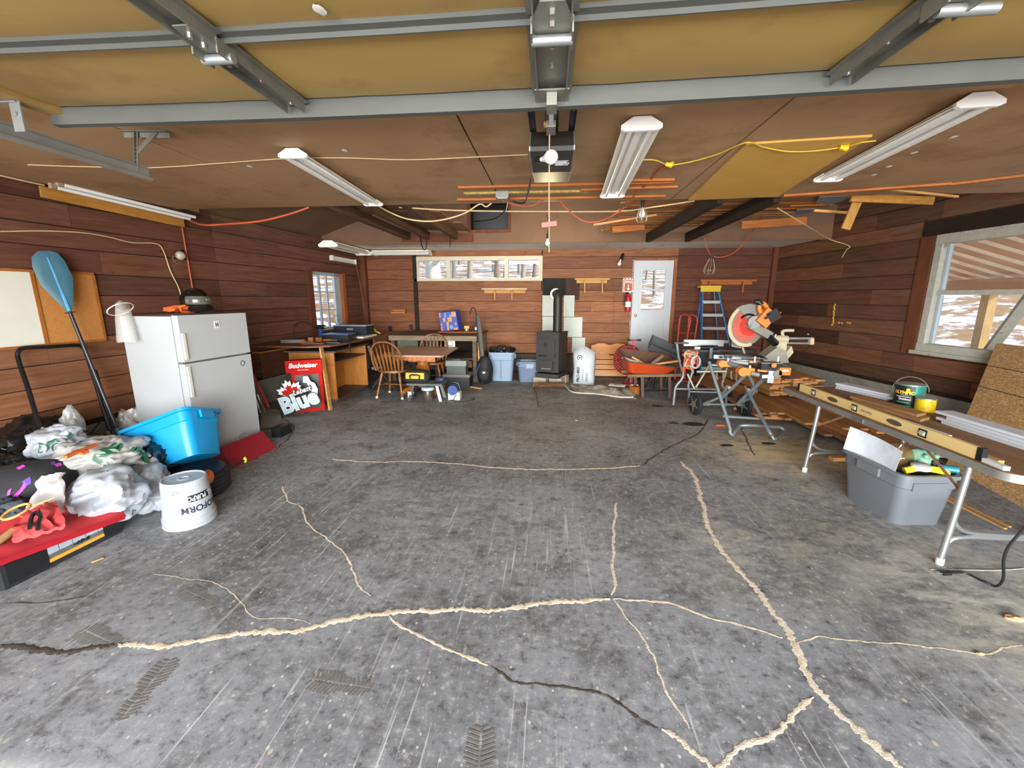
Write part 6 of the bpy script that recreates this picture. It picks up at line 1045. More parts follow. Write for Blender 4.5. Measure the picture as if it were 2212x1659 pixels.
cloth('drop_cloth', 'grey stained canvas drop cloth crumpled on the floor before the red mesh disc', 'cloth', (A, B, C_, D), TP, 34, 20, .05, 6, .008, seed=31, lift=lambda u, v: .05 * math.sin(PI * min(1, v * 1.1)) * (.4 + 1.4 * max(0, math.sin(PI * (u * 1.9 - .6)))) * (1 if .3 < u < .92 else .5))
cable('rolled white hem of the drop cloth along the floor', [cz(x, y, .018) for x, y in ((1222, 834), (1238, 847), (1290, 851), (1325, 856), (1342, 858), (1368, 858))], .014, mat('hem_white', '#bdb7a8', .85), 'cloth', 'cloth_hem')
a = cz(1333, 838, .05); t = bx_('sign_plate', 'white plate with black numbers lying on the drop cloth', 'plate', (a.x, a.y, .10), (.30, .17, .006), INKW, -.3); text('87', .12, Matrix.Translation((a.x, a.y, .1065)) @ Matrix.Rotation(-.3, 4, 'Z'), INKB, t)
a = cz(1370, 850, .0); bx_('wood_offcut', 'square wood offcut standing at the end of the drop cloth', 'block', (a.x, a.y, 0), (.10, .16, .13), OAK, .4)
wb = V((1.72, 7.55, 0)); MW_ = Matrix.Translation(wb) @ Matrix.Rotation(.10, 4, 'Z'); WO = mat('barrow_orange', '#c94a1e', .45, .1, .06, 4, dirt='#8e5a3a', dirt_amt=.25); RU = mat('rusty_tray', '#5c4030', .8, .1, .25, 9, dirt='#3c2c24', dirt_amt=.4)
t = T('wheelbarrow', 'orange steel wheelbarrow holding wood scraps in front of the white door', 'wheelbarrow', wb)
def ring_(a, b, z, ox, r, n=6): return [MW_ @ V((ox + sx_ * (a - r) + r * math.cos(an), sy * (b - r) + r * math.sin(an), z + .0)) for sx_, sy, a0 in ((1, 1, 0), (-1, 1, PI / 2), (-1, -1, PI), (1, -1, 1.5 * PI)) for an in [a0 + k * PI / 2 / (n - 1) for k in range(n)]]
def shell(rings, close):
    g = G(); prev = None
    for rg in rings:
        vv = [g.b.verts.new(p) for p in rg]; n = len(vv)
        if prev: [g.b.faces.new((prev[i], prev[(i + 1) % n], vv[(i + 1) % n], vv[i])) for i in range(n)]
        prev = vv
    g.b.faces.new(prev); return g
tilt = lambda L: [p + V((0, 0, -.05 * ((MW_.inverted() @ p).x / .42) + .07 * (MW_.inverted() @ p).y / .36 - .05)) if (MW_.inverted() @ p).z > .5 else p for p in L]
shell([tilt(ring_(.47, .36, .715, 0, .12)), tilt(ring_(.455, .345, .70, 0, .12)), ring_(.36, .26, .44, -.02, .1), ring_(.33, .23, .42, -.02, .1)], 1).put('tray', WO, t, sm=.5); shell([tilt(ring_(.452, .342, .708, 0, .12)), ring_(.35, .25, .45, -.02, .1)], 1).put('tray_inside', RU, t, sm=.5); G().tube(tilt(ring_(.47, .36, .715, 0, .12)), .012, 6, True).put('rim', RU, t, sm=True)
OW = wood('barrow_handle', '#8a6d50', '#5c4633', (1.4, 8, 8), .8, 'Object', False)
for y in (-.2, .22): G().bar(MW_ @ V((-.36, y, .38)), MW_ @ V((.52, y - .03, .40)), .045, .05).put('handle', OW, t, .006); G().cyl(MW_ @ V((-.40, y, .375)), MW_ @ V((-.22, y, .38)), .03).put('handle_grip', OW, t, sm=True)
for x in (-.15, .32):
    for y in (-.2, .22): G().bar(MW_ @ V((x, y, .37)), MW_ @ V((x + .03, y, 0)), .065, .05, (1, 0, 0)).put('leg', mat('rusty_leg', '#5a4436', .8, .2, .2, 10) if 'rusty_leg' not in bpy.data.materials else bpy.data.materials['rusty_leg'], t, .002)
G().tube([MW_ @ V((-.13, -.2, .12)), MW_ @ V((.34, -.2, .12))], .011).put('leg_brace', BLKM, t)
G().lathe([(.05, -.04), (.15, -.04), (.17, -.02), (.17, .02), (.15, .04), (.05, .04)], 28, MW_ @ Matrix.Translation((.1, .5, .17)) @ Matrix.Rotation(PI / 2, 4, 'Y')).put('wheel', RUBBER, t, sm=.6); G().tube([MW_ @ V((.0, .5, .17)), MW_ @ V((.2, .5, .17))], .012).put('axle', BLKM, t); [G().tube([MW_ @ V((.1 + s * .1, .5, .17)), MW_ @ V((.1 + s * .12, .2, .37))], .014).put('fork', BLKM, t) for s in (-1, 1)]
random.seed(12)
for i, (a, b, w_, h_, m, l) in enumerate((((-.34, -.1, .60), (-.05, -.22, .58), .09, .02, mat('grey_board', '#8d8a86', .7), 'grey painted board scrap in the wheelbarrow'), ((-.28, .0, .68), (-.02, -.16, .53), .03, .03, LUMX, 'pale square stick at the tray end of the wheelbarrow'), ((.0, -.14, .55), (.3, .12, .68), .04, .04, mat('pinkish_wood', '#b08f7c', .7), 'round-edged stick slanting up out of the wheelbarrow'), ((-.02, -.25, .58), (.5, -.2, .645), .035, .03, LUMX, 'long pale lath resting over the wheelbarrow rim'), ((-.42, .05, .66), (-.25, -.2, .62), .06, .02, PAINTW, 'white scrap at the wheelbarrow edge'))):
    G().bar(MW_ @ V(a), MW_ @ V(b), w_, h_).solo('wood_scrap', m, l, 'board', 'wood scraps in the wheelbarrow', bev=.002)
a = V((2.12, 8.15, .62)); t = T('plastic_trough', 'dark grey plastic trough tipped behind the wheelbarrow', 'trough', a); Mq2 = Matrix.Translation(a + V((0, 0, .12))) @ Matrix.Rotation(.42, 4, 'Y') @ Matrix.Rotation(.6, 4, 'X'); GR_ = mat('trough_grey', '#565a5a', .55, 0, .1); G().vf([(-.26, -.12, -.08), (.26, -.12, -.08), (.26, .12, -.08), (-.26, .12, -.08), (-.29, -.16, .1), (.29, -.16, .1), (.29, .16, .1), (-.29, .16, .1), (-.27, -.14, .1), (.27, -.14, .1), (.27, .14, .1), (-.27, .14, .1), (-.24, -.1, -.06), (.24, -.1, -.06), (.24, .1, -.06), (-.24, .1, -.06)], [(3, 2, 1, 0), (0, 1, 5, 4), (1, 2, 6, 5), (2, 3, 7, 6), (3, 0, 4, 7), (4, 5, 9, 8), (5, 6, 10, 9), (6, 7, 11, 10), (7, 4, 8, 11), (8, 9, 13, 12), (9, 10, 14, 13), (10, 11, 15, 14), (11, 8, 12, 15), (12, 13, 14, 15)], Mq2).put('trough', GR_, t, .006)
G().tube([V((2.25, 8.3, .0)), V((2.3, 8.3, .45))], .03).put('stand', BLK, t); G().tube([V((2.0, 8.25, .0)), V((2.05, 8.22, .55))], .03).put('stand', BLK, t)
# fire sign and extinguisher
a, b = cy(1346, 600, 9.84), cy(1369, 631, 9.84); t = T('fire_sign', 'orange and white striped fire sign with a down arrow above the extinguisher', 'sign', ((a.x + b.x) / 2, 9.84, b.z)); w_, h_ = b.x - a.x, a.z - b.z; SO = mat('sign_orange', '#b5572e', .6); G().bx(a.x, b.x, 9.845, 9.855, b.z, a.z).put('plate', INKW, t)
cx_, cz_ = (a.x + b.x) / 2, (a.z + b.z) / 2
for k in range(7):
    for s in (-1, 1): G().box((cx_ + s * (w_ / 2 - .022), 9.843, b.z + h_ * (k + .5) / 7), (.038, .003, .022), (0, .7, 0)).put('stripe', SO, t)
for k in range(3): G().box((cx_ + (k - 1) * .065, 9.843, a.z - .018), (.03, .003, .03), (0, .7, 0)).put('stripe', SO, t)
G().bx(cx_ - w_ * .32, cx_ + w_ * .32, 9.838, 9.845, b.z + .02, a.z - .045).put('field', SO, t); Mf = plane((cx_, 9.837, a.z - .095), (1, 0, 0), (0, 0, 1)); text('FIRE', .085, Mf, INKW, t, bold=.002); G().prism([(-.012, .06), (.012, .06), (.012, -.02), (.035, -.02), (0, -.065), (-.035, -.02), (-.012, -.02)], plane((cx_, 9.837, b.z + .10), (1, 0, 0), (0, 0, 1)), .003).put('arrow', INKW, t)
p = cy(1356, 672, 9.74); t = T('fire_extinguisher', 'red fire extinguisher hanging on the boards under the fire sign', 'fire extinguisher', p); EX = mat('extinguisher_red', '#b81f24', .3, .1, .04); G().lathe([(.05, 0), (.062, .008), (.066, .04), (.066, .29), (.055, .33), (.03, .35), (.028, .37)], 24, Matrix.Translation(p)).put('cylinder', EX, t, sm=True); G().lathe([(.0668, .09), (.0672, .092), (.0672, .205), (.0668, .207)], 24, Matrix.Translation(p)).put('label', INKW, t, sm=True)
G().cyl(p + V((0, 0, .36)), p + V((0, 0, .405)), .026).put('valve', BLKM, t, sm=True); G().bar(p + V((-.03, -.01, .42)), p + V((.09, -.03, .44)), .02, .012).put('lever', GALV, t); G().tube(smooth([p + V((-.03, 0, .395)), p + V((-.075, -.01, .37)), p + V((-.085, -.01, .25)), p + V((-.075, -.02, .12))], 5), .013).put('hose', BLK, t, sm=True); G().cyl(p + V((.02, -.03, .40)), p + V((.02, -.045, .40)), .016).put('gauge', INKW, t)
cable('thin orange cord hanging down the boards to a hook beside the extinguisher', [cy(1325, y, 9.84) for y in (575, 600, 640, 690, 722)] + [cy(1322, 727, 9.84)], .004, CRO)
cable('thin orange cord pulled sideways along the boards above the headboard', [cy(x, y, 9.84) for x, y in ((1268, 719), (1300, 720), (1325, 719), (1345, 720))], .004, CRO)
# ---------------------------------------------------------------- hand truck, ladder
HR = mat('truck_red', '#c0402e', .45, .1, .06)
t = T('hand_truck', 'red tubular hand truck parked on the floor beside the white door', 'hand truck', (2.85, 8.9, 0)); Yh = 8.95
for pts, r in (((cy(1462, 752, Yh - .05), cy(1464, 735, Yh), cy(1468, 695, Yh), cy(1471, 683, Yh), cy(1477, 680, Yh), cy(1486, 681, Yh), cy(1491, 686, Yh), cy(1491, 698, Yh), cy(1487, 716, Yh), cy(1484, 738, Yh), cy(1483, 755, Yh - .05)), .017), ((cy(1489, 681, Yh + .12), cy(1498, 681, Yh + .12), cy(1505, 686, Yh + .12), cy(1506, 698, Yh + .12), cy(1502, 722, Yh + .12), cy(1499, 745, Yh + .12), cy(1498, 758, Yh + .12)), .016)):
    p = smooth(pts, 5); q = p[-1]; p0 = p[0]; G().tube([V((p0.x, p0.y - .03, .05))] + p + [V((q.x, q.y - .03, .05))], r, 8).put('frame_tube', HR, t, sm=True)
a, b = cy(1465, 719, Yh), cy(1501, 720, Yh + .1); G().cyl(a, b, .014).put('crossbar', HR, t, sm=True); G().bx(a.x - .02, b.x + .05, 8.7, 8.98, .02, .035).put('toe_plate', HR, t)
for x in (a.x - .06, b.x + .08): G().lathe([(.02, -.03), (.1, -.03), (.12, -.015), (.12, .015), (.1, .03), (.02, .03)], 22, Matrix.Translation((x, 9.05, .12)) @ Matrix.Rotation(PI / 2, 4, 'Y')).put('wheel', RUBBER, t, sm=.6)
FBL = mat('fibreglass_blue', '#3f6f9c', .5, 0, .08, 5, dirt='#6b8196', dirt_amt=.3); ALU = mat('aluminium', '#b4b7b4', .4, .7, .06, 5)
t = T('stepladder', 'blue fibreglass stepladder with a yellow top leaning on the back boards', 'ladder', (3.35, 9.1, 0))
TL, TR = cy(1517, 622, 9.55), cy(1549, 621, 9.55); BL, BR = V((cy(1510, 760, 9.2).x + .0, 8.95, 0)), V((cy(1582, 800, 9.0).x, 8.95, 0)); BL = V((TL.x - .08, 8.95, 0)); BR = V((TR.x + .34, 8.95, 0))
for a, b in ((TL, BL), (TR, BR)): G().bar(a, b, .03, .085, (0, 1, .2)).put('rail', FBL, t, .004)
for k in range(1, 7):
    f = .145 + .142 * (k - 1); a, b = TL.lerp(BL, f), TR.lerp(BR, f); G().box(((a.x + b.x) / 2, a.y, a.z), (b.x - a.x, .09, .022)).put('step', ALU, t, .002); G().box(((a.x + b.x) / 2, a.y - .045, a.z - .025), (b.x - a.x, .006, .045)).put('step_lip', ALU, t)
for a, b in ((TL + V((.03, .12, 0)), V((BL.x + .03, 9.72, 0))), (TR + V((-.03, .12, 0)), V((BR.x - .03, 9.72, 0)))): G().bar(a, b, .025, .05, (0, 1, .2)).put('rear_rail', FBL, t)
c = (TL + TR) / 2; G().box(c + V((0, .03, .02)), (TR.x - TL.x + .12, .20, .045)).put('top_cap', mat('cap_yellow', '#d3b51f', .5, 0, .06), t, .01); G().box(c + V((0, -.065, -.03)), (TR.x - TL.x + .10, .012, .11)).put('cap_apron', bpy.data.materials['cap_yellow'], t, .003)
# ---------------------------------------------------------------- folding stand and table saw behind it
def tb(t, name, pts, r, m=GRNT, n=10): return G().tube(pts, r, n).put(name, m, t, sm=True)
st = T('saw_stand', 'grey folding tube stand on wheels with orange clamps, carrying sliding rails', 'saw stand', (2.4, 5.6, 0))
F0, F1 = cz(1577, 944, .02), cz(1668, 953, .02); b0, b1 = cz(1590, 922, .10), cz(1690, 922, .10)
lt0, lt1 = cy(1532, 782, 5.75), cy(1610, 835, 5.85)
tb(st, 'leg', smooth([lt0, lt0.lerp(F0 + V((0, .05, .12)), .97), F0 + V((.0, .03, .06)), F0 + V((.03, -.0, .02))], 4), .021)
tb(st, 'leg', smooth([lt1, lt1.lerp(F1 + V((-.04, .06, .14)), .96), F1 + V((0, .02, .06)), F1 + V((.02, .0, .02))], 4), .021)
tb(st, 'foot_loop', smooth([F0 + V((.03, 0, .02)), F0 + V((.08, .06, .06)), b0 + V((.05, .03, .0)), b0.lerp(b1, .3) + V((0, 0, .02)), b0.lerp(b1, .8) + V((0, 0, .0)), b1 + V((-.02, 0, -.01)), b1 + V((.0, -.06, -.05)), F1 + V((.06, .03, .03)), F1 + V((.02, 0, .02))], 5), .021)
tb(st, 'cross_tube', [cy(1562, 899, 5.32), cy(1645, 905, 5.36)], .017)
w0, w1 = cz(1500, 896, .0), cz(1605, 898, 0)
for w, l in ((w0, 0), (w1, 1)):
    M = Matrix.Translation((w.x, w.y, .165)) @ Matrix.Rotation(.25, 4, 'Z') @ Matrix.Rotation(PI / 2, 4, 'Y'); wh = G().lathe([(.03, -.03), (.125, -.03), (.15, -.025), (.163, -.01), (.163, .01), (.15, .025), (.125, .03), (.03, .03)], 30, M).put('wheel', RUBBER, st, sm=.5)
    g = G(); g.lathe([(.03, -.036), (.05, -.036), (.05, .036), (.03, .036)], 18, M)
    for k in range(5): a = 2 * PI * k / 5; g.box((.08 * math.cos(a), .08 * math.sin(a), 0), (.08, .02, .064), (0, 0, a), M=M)
    g.put('hub', DGALV, wh)
tb(st, 'axle', [V((w0.x, w0.y, .165)), V((w1.x, w1.y, .165))], .017); tb(st, 'axle_sleeve', [V((w0.x + .03, w0.y, .165)), V((w0.x + .03, w0.y, .165)).lerp(V((w1.x, w1.y, .165)), .25)], .028)
for a, b, r in ((cy(1612, 808, 5.55), cy(1557, 862, 6.0), .024), (cy(1650, 818, 5.5), cy(1594, 872, 5.95), .026), (cy(1616, 806, 5.5), cy(1634, 846, 5.75), .02), (cy(1632, 840, 5.7), cy(1618, 862, 5.8), .022), (cy(1618, 862, 5.8), cy(1596, 870, 5.95), .02), (cy(1571, 835, 5.8), cy(1556, 858, 6.0), .02), (cy(1533, 868, 6.05), cy(1555, 858, 5.95), .018), (cy(1515, 875, 6.2), cy(1535, 866, 6.1), .02)): tb(st, 'brace', [a, b], r)
for p in (cy(1615, 841, 5.7), cy(1573, 836, 5.8), cy(1594, 873, 5.95)): G().cyl(p + V((0, -.035, 0)), p + V((0, .03, 0)), .022).put('pivot', BOLT, st, sm=True)
tb(st, 'top_tube', [cy(1570, 782, 5.75), cy(1615, 800, 5.45)], .030); tb(st, 'back_tube', [cy(1532, 788, 5.8), cy(1600, 793, 5.75)], .016); tb(st, 'lower_rail', [cy(1505, 803, 6.2), cy(1570, 802, 6.1)], .016, mat('tube_cream', '#9f9a83', .5, .3, .12))
OC = mat('clamp_orange', '#d7762a', .45, 0, .06, dirt='#9a5a2c', dirt_amt=.25)
for x, y, Y, s in ((1566, 785, 5.75, .085), (1612, 802, 5.45, .10)): p = cy(x, y, Y); g = G(); g.box(p, (s * 1.5, s, s * .9)); g.cyl(p + V((-s * .6, -s * .6, 0)), p + V((-s * .6, s * .4, 0)), s * .55, None, 14); g.put('clamp', OC, st, .006); G().tube([p + V((.03, -.02, s * .4)), p + V((.02, -.04, s * .75))], .012).put('lever', PAINTW, st)
p, q = cy(1637, 797, 5.45), cy(1697, 803, 5.35); G().bar(p, q, .06, .05).put('orange_beam', OC, st, .005); p = cy(1691, 803, 5.35); g = G(); g.box(p + V((0, 0, .01)), (.13, .1, .09)); e = g.put('end_bracket', OC, st, .01); G().box(p + V((0, -.053, .02)), (.07, .006, .018)).put('label', INKW, e); G().cyl(p + V((-.08, -.05, -.02)), p + V((-.08, .05, -.02)), .05, None, 16).put('roller', DGALV, e, sm=True)
p, q = cy(1639, 791, 5.42), cy(1684, 791, 5.36); g = G(); c = (p + q) / 2; g.box(c, ((q - p).length, .10, .085)); bx2 = g.put('switch_box', BLK, st, .004); G().box(c + V((0, .0, .045)), ((q - p).length + .02, .12, .008)).put('cover', DGALV, bx2)
g = G(); k = cy(1671, 789, 5.3); g.lathe([(.026 + .005 * (i % 2), z) for i, z in enumerate((0, .01, .02))], 12, plane(k, (1, 0, 0), (0, 0, 1))); g.put('knob', OC, bx2, sm=True)
G().bar(cy(1645, 813, 5.35), cy(1668, 812, 5.33), .05, .04).put('support_arm', mat('light_grey_paint', '#a9b4b8', .45, .2, .05), st, .003); G().bar(cy(1667, 801, 5.32), cy(1663, 827, 5.32), .07, .018, (0, 1, 0)).put('support_plate', bpy.data.materials['light_grey_paint'], st, .003)
tb(st, 'grip_tube', [cy(1622, 806, 5.4), cy(1640, 810, 5.38)], .028, mat('grip_olive', '#6f7164', .5)); G().bar(cy(1640, 810, 5.37), cy(1648, 811, 5.37), .06, .045).put('black_clip', BLK, st)
SIL = mat('silver_rail', '#85898c', .5, .6, .05, 4)
for (a, b, w, h, m) in ((cy(1541, 770, 5.9), cy(1600, 773, 5.85), .06, .05, SIL), (cy(1602, 774, 5.85), cy(1642, 776, 5.75), .07, .055, mat('dark_silver', '#4c5156', .25, .8, .1)), (cy(1590, 779, 5.75), cy(1640, 781, 5.65), .05, .03, SIL), (cy(1578, 780, 5.72), cy(1617, 785, 5.62), .05, .035, DGALV), (cy(1560, 764, 6.0), cy(1650, 772, 5.9), .35, .02, BLK)): G().bar(a, b, w, h).put('rail', m, st, .004)
G().bar(cy(1618, 781, 5.6), cy(1641, 782, 5.58), .05, .03).put('wood_shim', LUMX, st); p = cy(1561, 771, 5.82); [G().box(p + V((dx, -.03, 0)), (.035, .01, .03)).put('label', INKB, st) for dx in (-.03, .03, .09)]
for x, y in ((1630, 782), (1680, 782)): p = cy(x, y, 5.5); G().tube([p, p + V((0, 0, .07))], .01).put('pin', PAINTW, st)
# table saw on its own stand
ts = T('table_saw', 'portable table saw with a silver fence and black roll on a bent grey tube stand', 'table saw', (2.2, 6.9, 0)); Y = 6.9
a, b = cy(1481, 740, Y), cy(1568, 740, Y); zt = cy(1520, 752, Y).z
G().bx(a.x - .05, b.x + .45, Y - .05, Y + .55, zt - .06, zt - .02).put('table', mat('saw_table', '#4c4d4c', .4, .4, .12), ts, .005); G().box(((a.x + b.x) / 2, Y + .1, (a.z + zt) / 2 + .03), (b.x - a.x, .05, .10)).put('fence', mat('fence_white', '#c3c7c8', .35, .2, .04), ts, .008)
G().cyl(cy(1512, 751, Y - .06), cy(1550, 751, Y - .06), .036, None, 14).put('black_roll', BLK, ts, sm=True); G().cyl(cy(1500, 752, Y - .06), cy(1512, 752, Y - .06), .022).put('roll_grip', PAINTW, ts, sm=True)
G().bar(cy(1536, 752, Y - .1), cy(1534, 775, Y - .12), .04, .03, (0, 1, 0)).put('post', GRNT, ts, .003); G().box(cy(1530, 770, Y) + V((.1, .25, -.02)), (.6, .45, .2)).put('saw_body', BLK, ts, .02)
for pts in (((1462, 742), (1466, 770), (1472, 795), (1476, 808), (1472, 820), (1462, 832), (1457, 843)), ((1497, 800), (1492, 815), (1487, 832), (1490, 846)), ((1571, 790), (1566, 812), (1560, 832), (1572, 846))): p = smooth([cy(x, y, 6.75) for x, y in pts], 4); p[-1].z = .02; tb(ts, 'stand_tube', p, .020)
G().bar(cy(1460, 741, 6.7), cy(1485, 741, 6.9), .05, .025).put('stand_arm', DGALV, ts); tb(ts, 'stand_tube', [cy(1460, 840, 6.75), cy(1545, 841, 6.7)], .015); tb(ts, 'stand_tube', [cy(1490, 846, 6.6), cy(1560, 848, 6.55)], .015); tb(ts, 'stand_tube', [cy(1532, 789, 6.6), cy(1503, 837, 6.6)], .016, bpy.data.materials['tube_cream']); tb(ts, 'stand_tube', [cy(1485, 808, 6.6), cy(1500, 840, 6.55)], .016, bpy.data.materials['tube_cream'])
for x in (1493, 1573): w = cz(x, 868, 0); G().lathe([(.03, -.025), (.09, -.025), (.11, -.01), (.11, .01), (.09, .025), (.03, .025)], 24, Matrix.Translation((w.x, w.y, .11)) @ Matrix.Rotation(PI / 2, 4, 'Y')).put('wheel', RUBBER, ts, sm=.5)
for k, (x, y) in enumerate(((1548, 813), (1562, 815), (1579, 812), (1590, 818))): p = cy(x, y, 6.7); G().tube([p + V((0, 0, .08)), p, p + V((.02, 0, -.05))], .014).put('bracket', mat('bracket_tan', '#8d8468', .6), ts, sm=True)
random.seed(15); p = cy(1490, 780, 6.45); g = G(); pts = [p + V((R(-.12, .1), R(-.08, .08), R(-.17, .16))) for i in range(44)]
half_ = len(pts) // 2
g.tube(smooth(pts[:half_], 4), .013, 6); cs = g.solo('cord_bundle', mat('rope_red_orange', '#b8492e', .7, 0, .25, 30, dirt='#c9a58a', dirt_amt=.4), 'tangled red-orange cord bundle hung on the table saw stand', 'cord', sm=True)
g = G(); g.tube(smooth(pts[half_:], 4), .012, 6); g.solo('strap_bundle', mat('strap_tan', '#a8957a', .7, 0, .3, 20), 'tan and grey ratchet straps hung with the red-orange cord bundle', 'strap', sm=True)
p = cy(1503, 782, 6.4); G().tube([p + V((.06 * math.cos(a), 0, .09 * math.sin(a))) for a in [2 * PI * i / 20 for i in range(20)]], .014, 6, True).solo('clear_hook', mat('pale_grey_plastic', '#a9b3b8', .4), 'pale grey loop handle hanging with the straps on the saw stand', 'handle', sm=True)
# ---------------------------------------------------------------- mitre saw on top
Y = 6.25; ms = T('miter_saw', 'big orange and grey sliding miter saw with a red-centred blade raised above the stand', 'miter saw', (3.0, Y, .9)); bc_ = cy(1613, 703, Y); px = 912 / (Y * .996); r = 42 / px * .98
n_ = V((.25, -.97, 0)).normalized(); Mb = plane(bc_, (n_.y * -1, n_.x, 0) if False else (.97, .25, 0), (0, 0, 1))
SG = mat('saw_grey', '#8b8b85', .45, .3, .08, 5, dirt='#b1a284', dirt_amt=.3); DUST = mat('dusty_cast', '#b5aa8b', .7, .1, .1, 6, dirt='#8f856d', dirt_amt=.3); RB = mat('blade_red', '#c6362b', .4, .1, .05); RB2 = mat('blade_red_dusty', '#b25648', .6, 0, .1, 8)
def disc_poly(r, n=48, teeth=0): return [((r + (teeth if i % 2 else 0)) * math.cos(2 * PI * i / n), (r + (teeth if i % 2 else 0)) * math.sin(2 * PI * i / n)) for i in range(n)]
G().prism(disc_poly(r, 96, r * .03), Mb, .006).put('blade', mat('blade_steel', '#9a938a', .4, .6, .1), ms); G().prism(disc_poly(r * .80), Mb @ Matrix.Translation((0, 0, .006)), .002).put('blade_paint', RB2, ms); G().prism(disc_poly(r * .52), Mb @ Matrix.Translation((.03, 0, .008)), .002).put('blade_center', RB, ms)
a0, a1 = math.radians(38), math.radians(200); arcp = [(r * 1.06 * math.cos(a0 + (a1 - a0) * i / 20), r * 1.06 * math.sin(a0 + (a1 - a0) * i / 20)) for i in range(21)]
G().prism(arcp[:12] + [(-r * .1, r * .35), (r * .1, -.02), (r * .55, r * .1)], Mb @ Matrix.Translation((0, 0, -.03)), .055).put('upper_guard', SG, ms, .006); a0, a1 = math.radians(110), math.radians(290)
op_ = [(r * 1.07 * math.cos(a0 + (a1 - a0) * i / 20), r * 1.07 * math.sin(a0 + (a1 - a0) * i / 20)) for i in range(21)]; ip = [(r * .9 * math.cos(a0 + (a1 - a0) * i / 20), r * .9 * math.sin(a0 + (a1 - a0) * i / 20)) for i in range(21)]
G().prism(op_ + ip[::-1], Mb @ Matrix.Translation((0, 0, .008)), .012).put('lower_guard', DUST, ms); G().tube([Mb @ V((r * .55 * math.cos(a), r * .55 * math.sin(a), .028)) for a in [math.radians(50 + 8 * i) for i in range(12)]], .014).put('guard_slot', BLKM, ms)
ca = cy(1628, 712, Y - .04); ce = cy(1662, 726, Y + .05); g = G(); g.bar(bc_ + V((.0, -.05, .02)), ce, .09, .11); g.put('arm', SG, ms, .02, seg=2); G().cyl(bc_ + V((.06, -.09, .05)), bc_ + V((.06, .05, .05)), .085, None, 20).put('gear_case', SG, ms, .008, sm=.6)
m0, m1 = cy(1638, 686, Y - .1), cy(1672, 672, Y - .1); dm = (m1 - m0).normalized()
G().bar(cy(1640, 700, Y - .08), cy(1665, 672, Y - .08), .17, .14, (0, 1, 0)).put('motor_housing', OC, ms, .03, seg=2); G().bar(cy(1656, 688, Y - .1), cy(1678, 675, Y - .1), .15, .12, (0, 1, 0)).put('motor_cap', BLK, ms, .03, seg=2); G().box(cy(1660, 684, Y - .19), (.10, .012, .03), (0, -.6, 0)).put('vent', BLK, ms)
G().tube(smooth([cy(1648, 684, Y - .06), cy(1640, 666, Y - .06), cy(1646, 655, Y - .06), cy(1655, 662, Y - .06), cy(1656, 676, Y - .06)], 5), .030, 10).put('handle', OC, ms, sm=True); G().tube([cy(1645, 658, Y - .06), cy(1636, 651, Y - .06), cy(1630, 652, Y - .06)], [.04, .035, .025], 10).put('trigger_grip', BLK, ms, sm=True)
tu0, tu1 = cy(1670, 732, Y + .1), cy(1700, 733, Y + .1); G().cyl(tu0, tu1, .055, None, 16).put('slide_head', DUST, ms, sm=.6)
for y0, y1, rr in ((731, 731, .02), (741, 742, .016)): G().cyl(cy(1690, y0, Y + .1), cy(1756, y1, Y + .1), rr, None, 12).put('slide_rail', GALV, ms, sm=True)
G().bar(cy(1752, 730, Y + .1), cy(1752, 744, Y + .1), .05, .06, (0, 1, 0)).put('rail_end', DUST, ms, .012, seg=2); G().tube(smooth([cy(1692, 728, Y + .1), cy(1690, 717, Y + .1), cy(1698, 714, Y + .1), cy(1714, 714, Y + .1)], 4), .022).put('carry_handle', DUST, ms, sm=True)
g = G(); g.prism([((cy(x, y, Y).x - bc_.x), cy(x, y, Y).z) for x, y in ((1680, 738), (1702, 738), (1700, 762), (1712, 748), (1716, 762), (1704, 776), (1676, 776), (1668, 768))], plane((bc_.x, Y + .16, 0), (1, 0, 0), (0, 0, 1)), .14); g.put('pivot_casting', DUST, ms, .012, seg=2); G().cyl(cy(1662, 730, Y - .02), cy(1675, 742, Y + .05), .05).put('pivot', BLKM, ms, sm=True); G().cyl(cy(1676, 722, Y), cy(1670, 740, Y), .012).put('lock_lever', GALV, ms)
g = G(); pb = [cy(x, y, Y) for x, y in ((1640, 772), (1672, 748), (1690, 756), (1696, 782), (1645, 782))]; g.prism([(p.x - bc_.x, p.z) for p in pb], plane((bc_.x, Y + .12, 0), (1, 0, 0), (0, 0, 1)), .22); g.put('base', mat('base_grey', '#8d887c', .6, .2, .1, 6, dirt='#b8ab8b', dirt_amt=.35), ms, .012); zb_ = cy(1650, 780, Y).z
G().prism(disc_poly(.22, 32), Matrix.Translation((bc_.x + .24, Y - .05, zb_ - .03)), .045).put('turntable', mat('turntable', '#6f7274', .4, .5, .1), ms, .004); G().bx(bc_.x - .02, bc_.x + .62, Y - .02, Y + .14, zb_ - .035, zb_ + .005).put('bed', BLKM, ms, .004)
g = G(); pf = [cy(x, y, Y) for x, y in ((1594, 732), (1603, 732), (1615, 756), (1592, 752))]; g.prism([(p.x - bc_.x, p.z) for p in pf], plane((bc_.x, Y + .2, 0), (1, 0, 0), (0, 0, 1)), .02); g.put('fence', SG, ms, .003)
G().tube([cy(1604, 750, Y + .18), V((bc_.x + .1, Y + .12, zb_))], .022).put('fence_support', DGALV, ms); cable('black power cord trailing behind the miter saw', [cy(1698, 772, Y + .2), cy(1720, 766, Y + .25), cy(1740, 755, Y + .25), cy(1752, 745, Y + .2)], .007, CRB)
for dx in (.05, .5): G().bar(V((bc_.x + dx, Y, zb_ - .035)), V((bc_.x + dx - .08, Y - .4, zb_ - .07)), .05, .05).put('mount_arm', GRNT, ms)
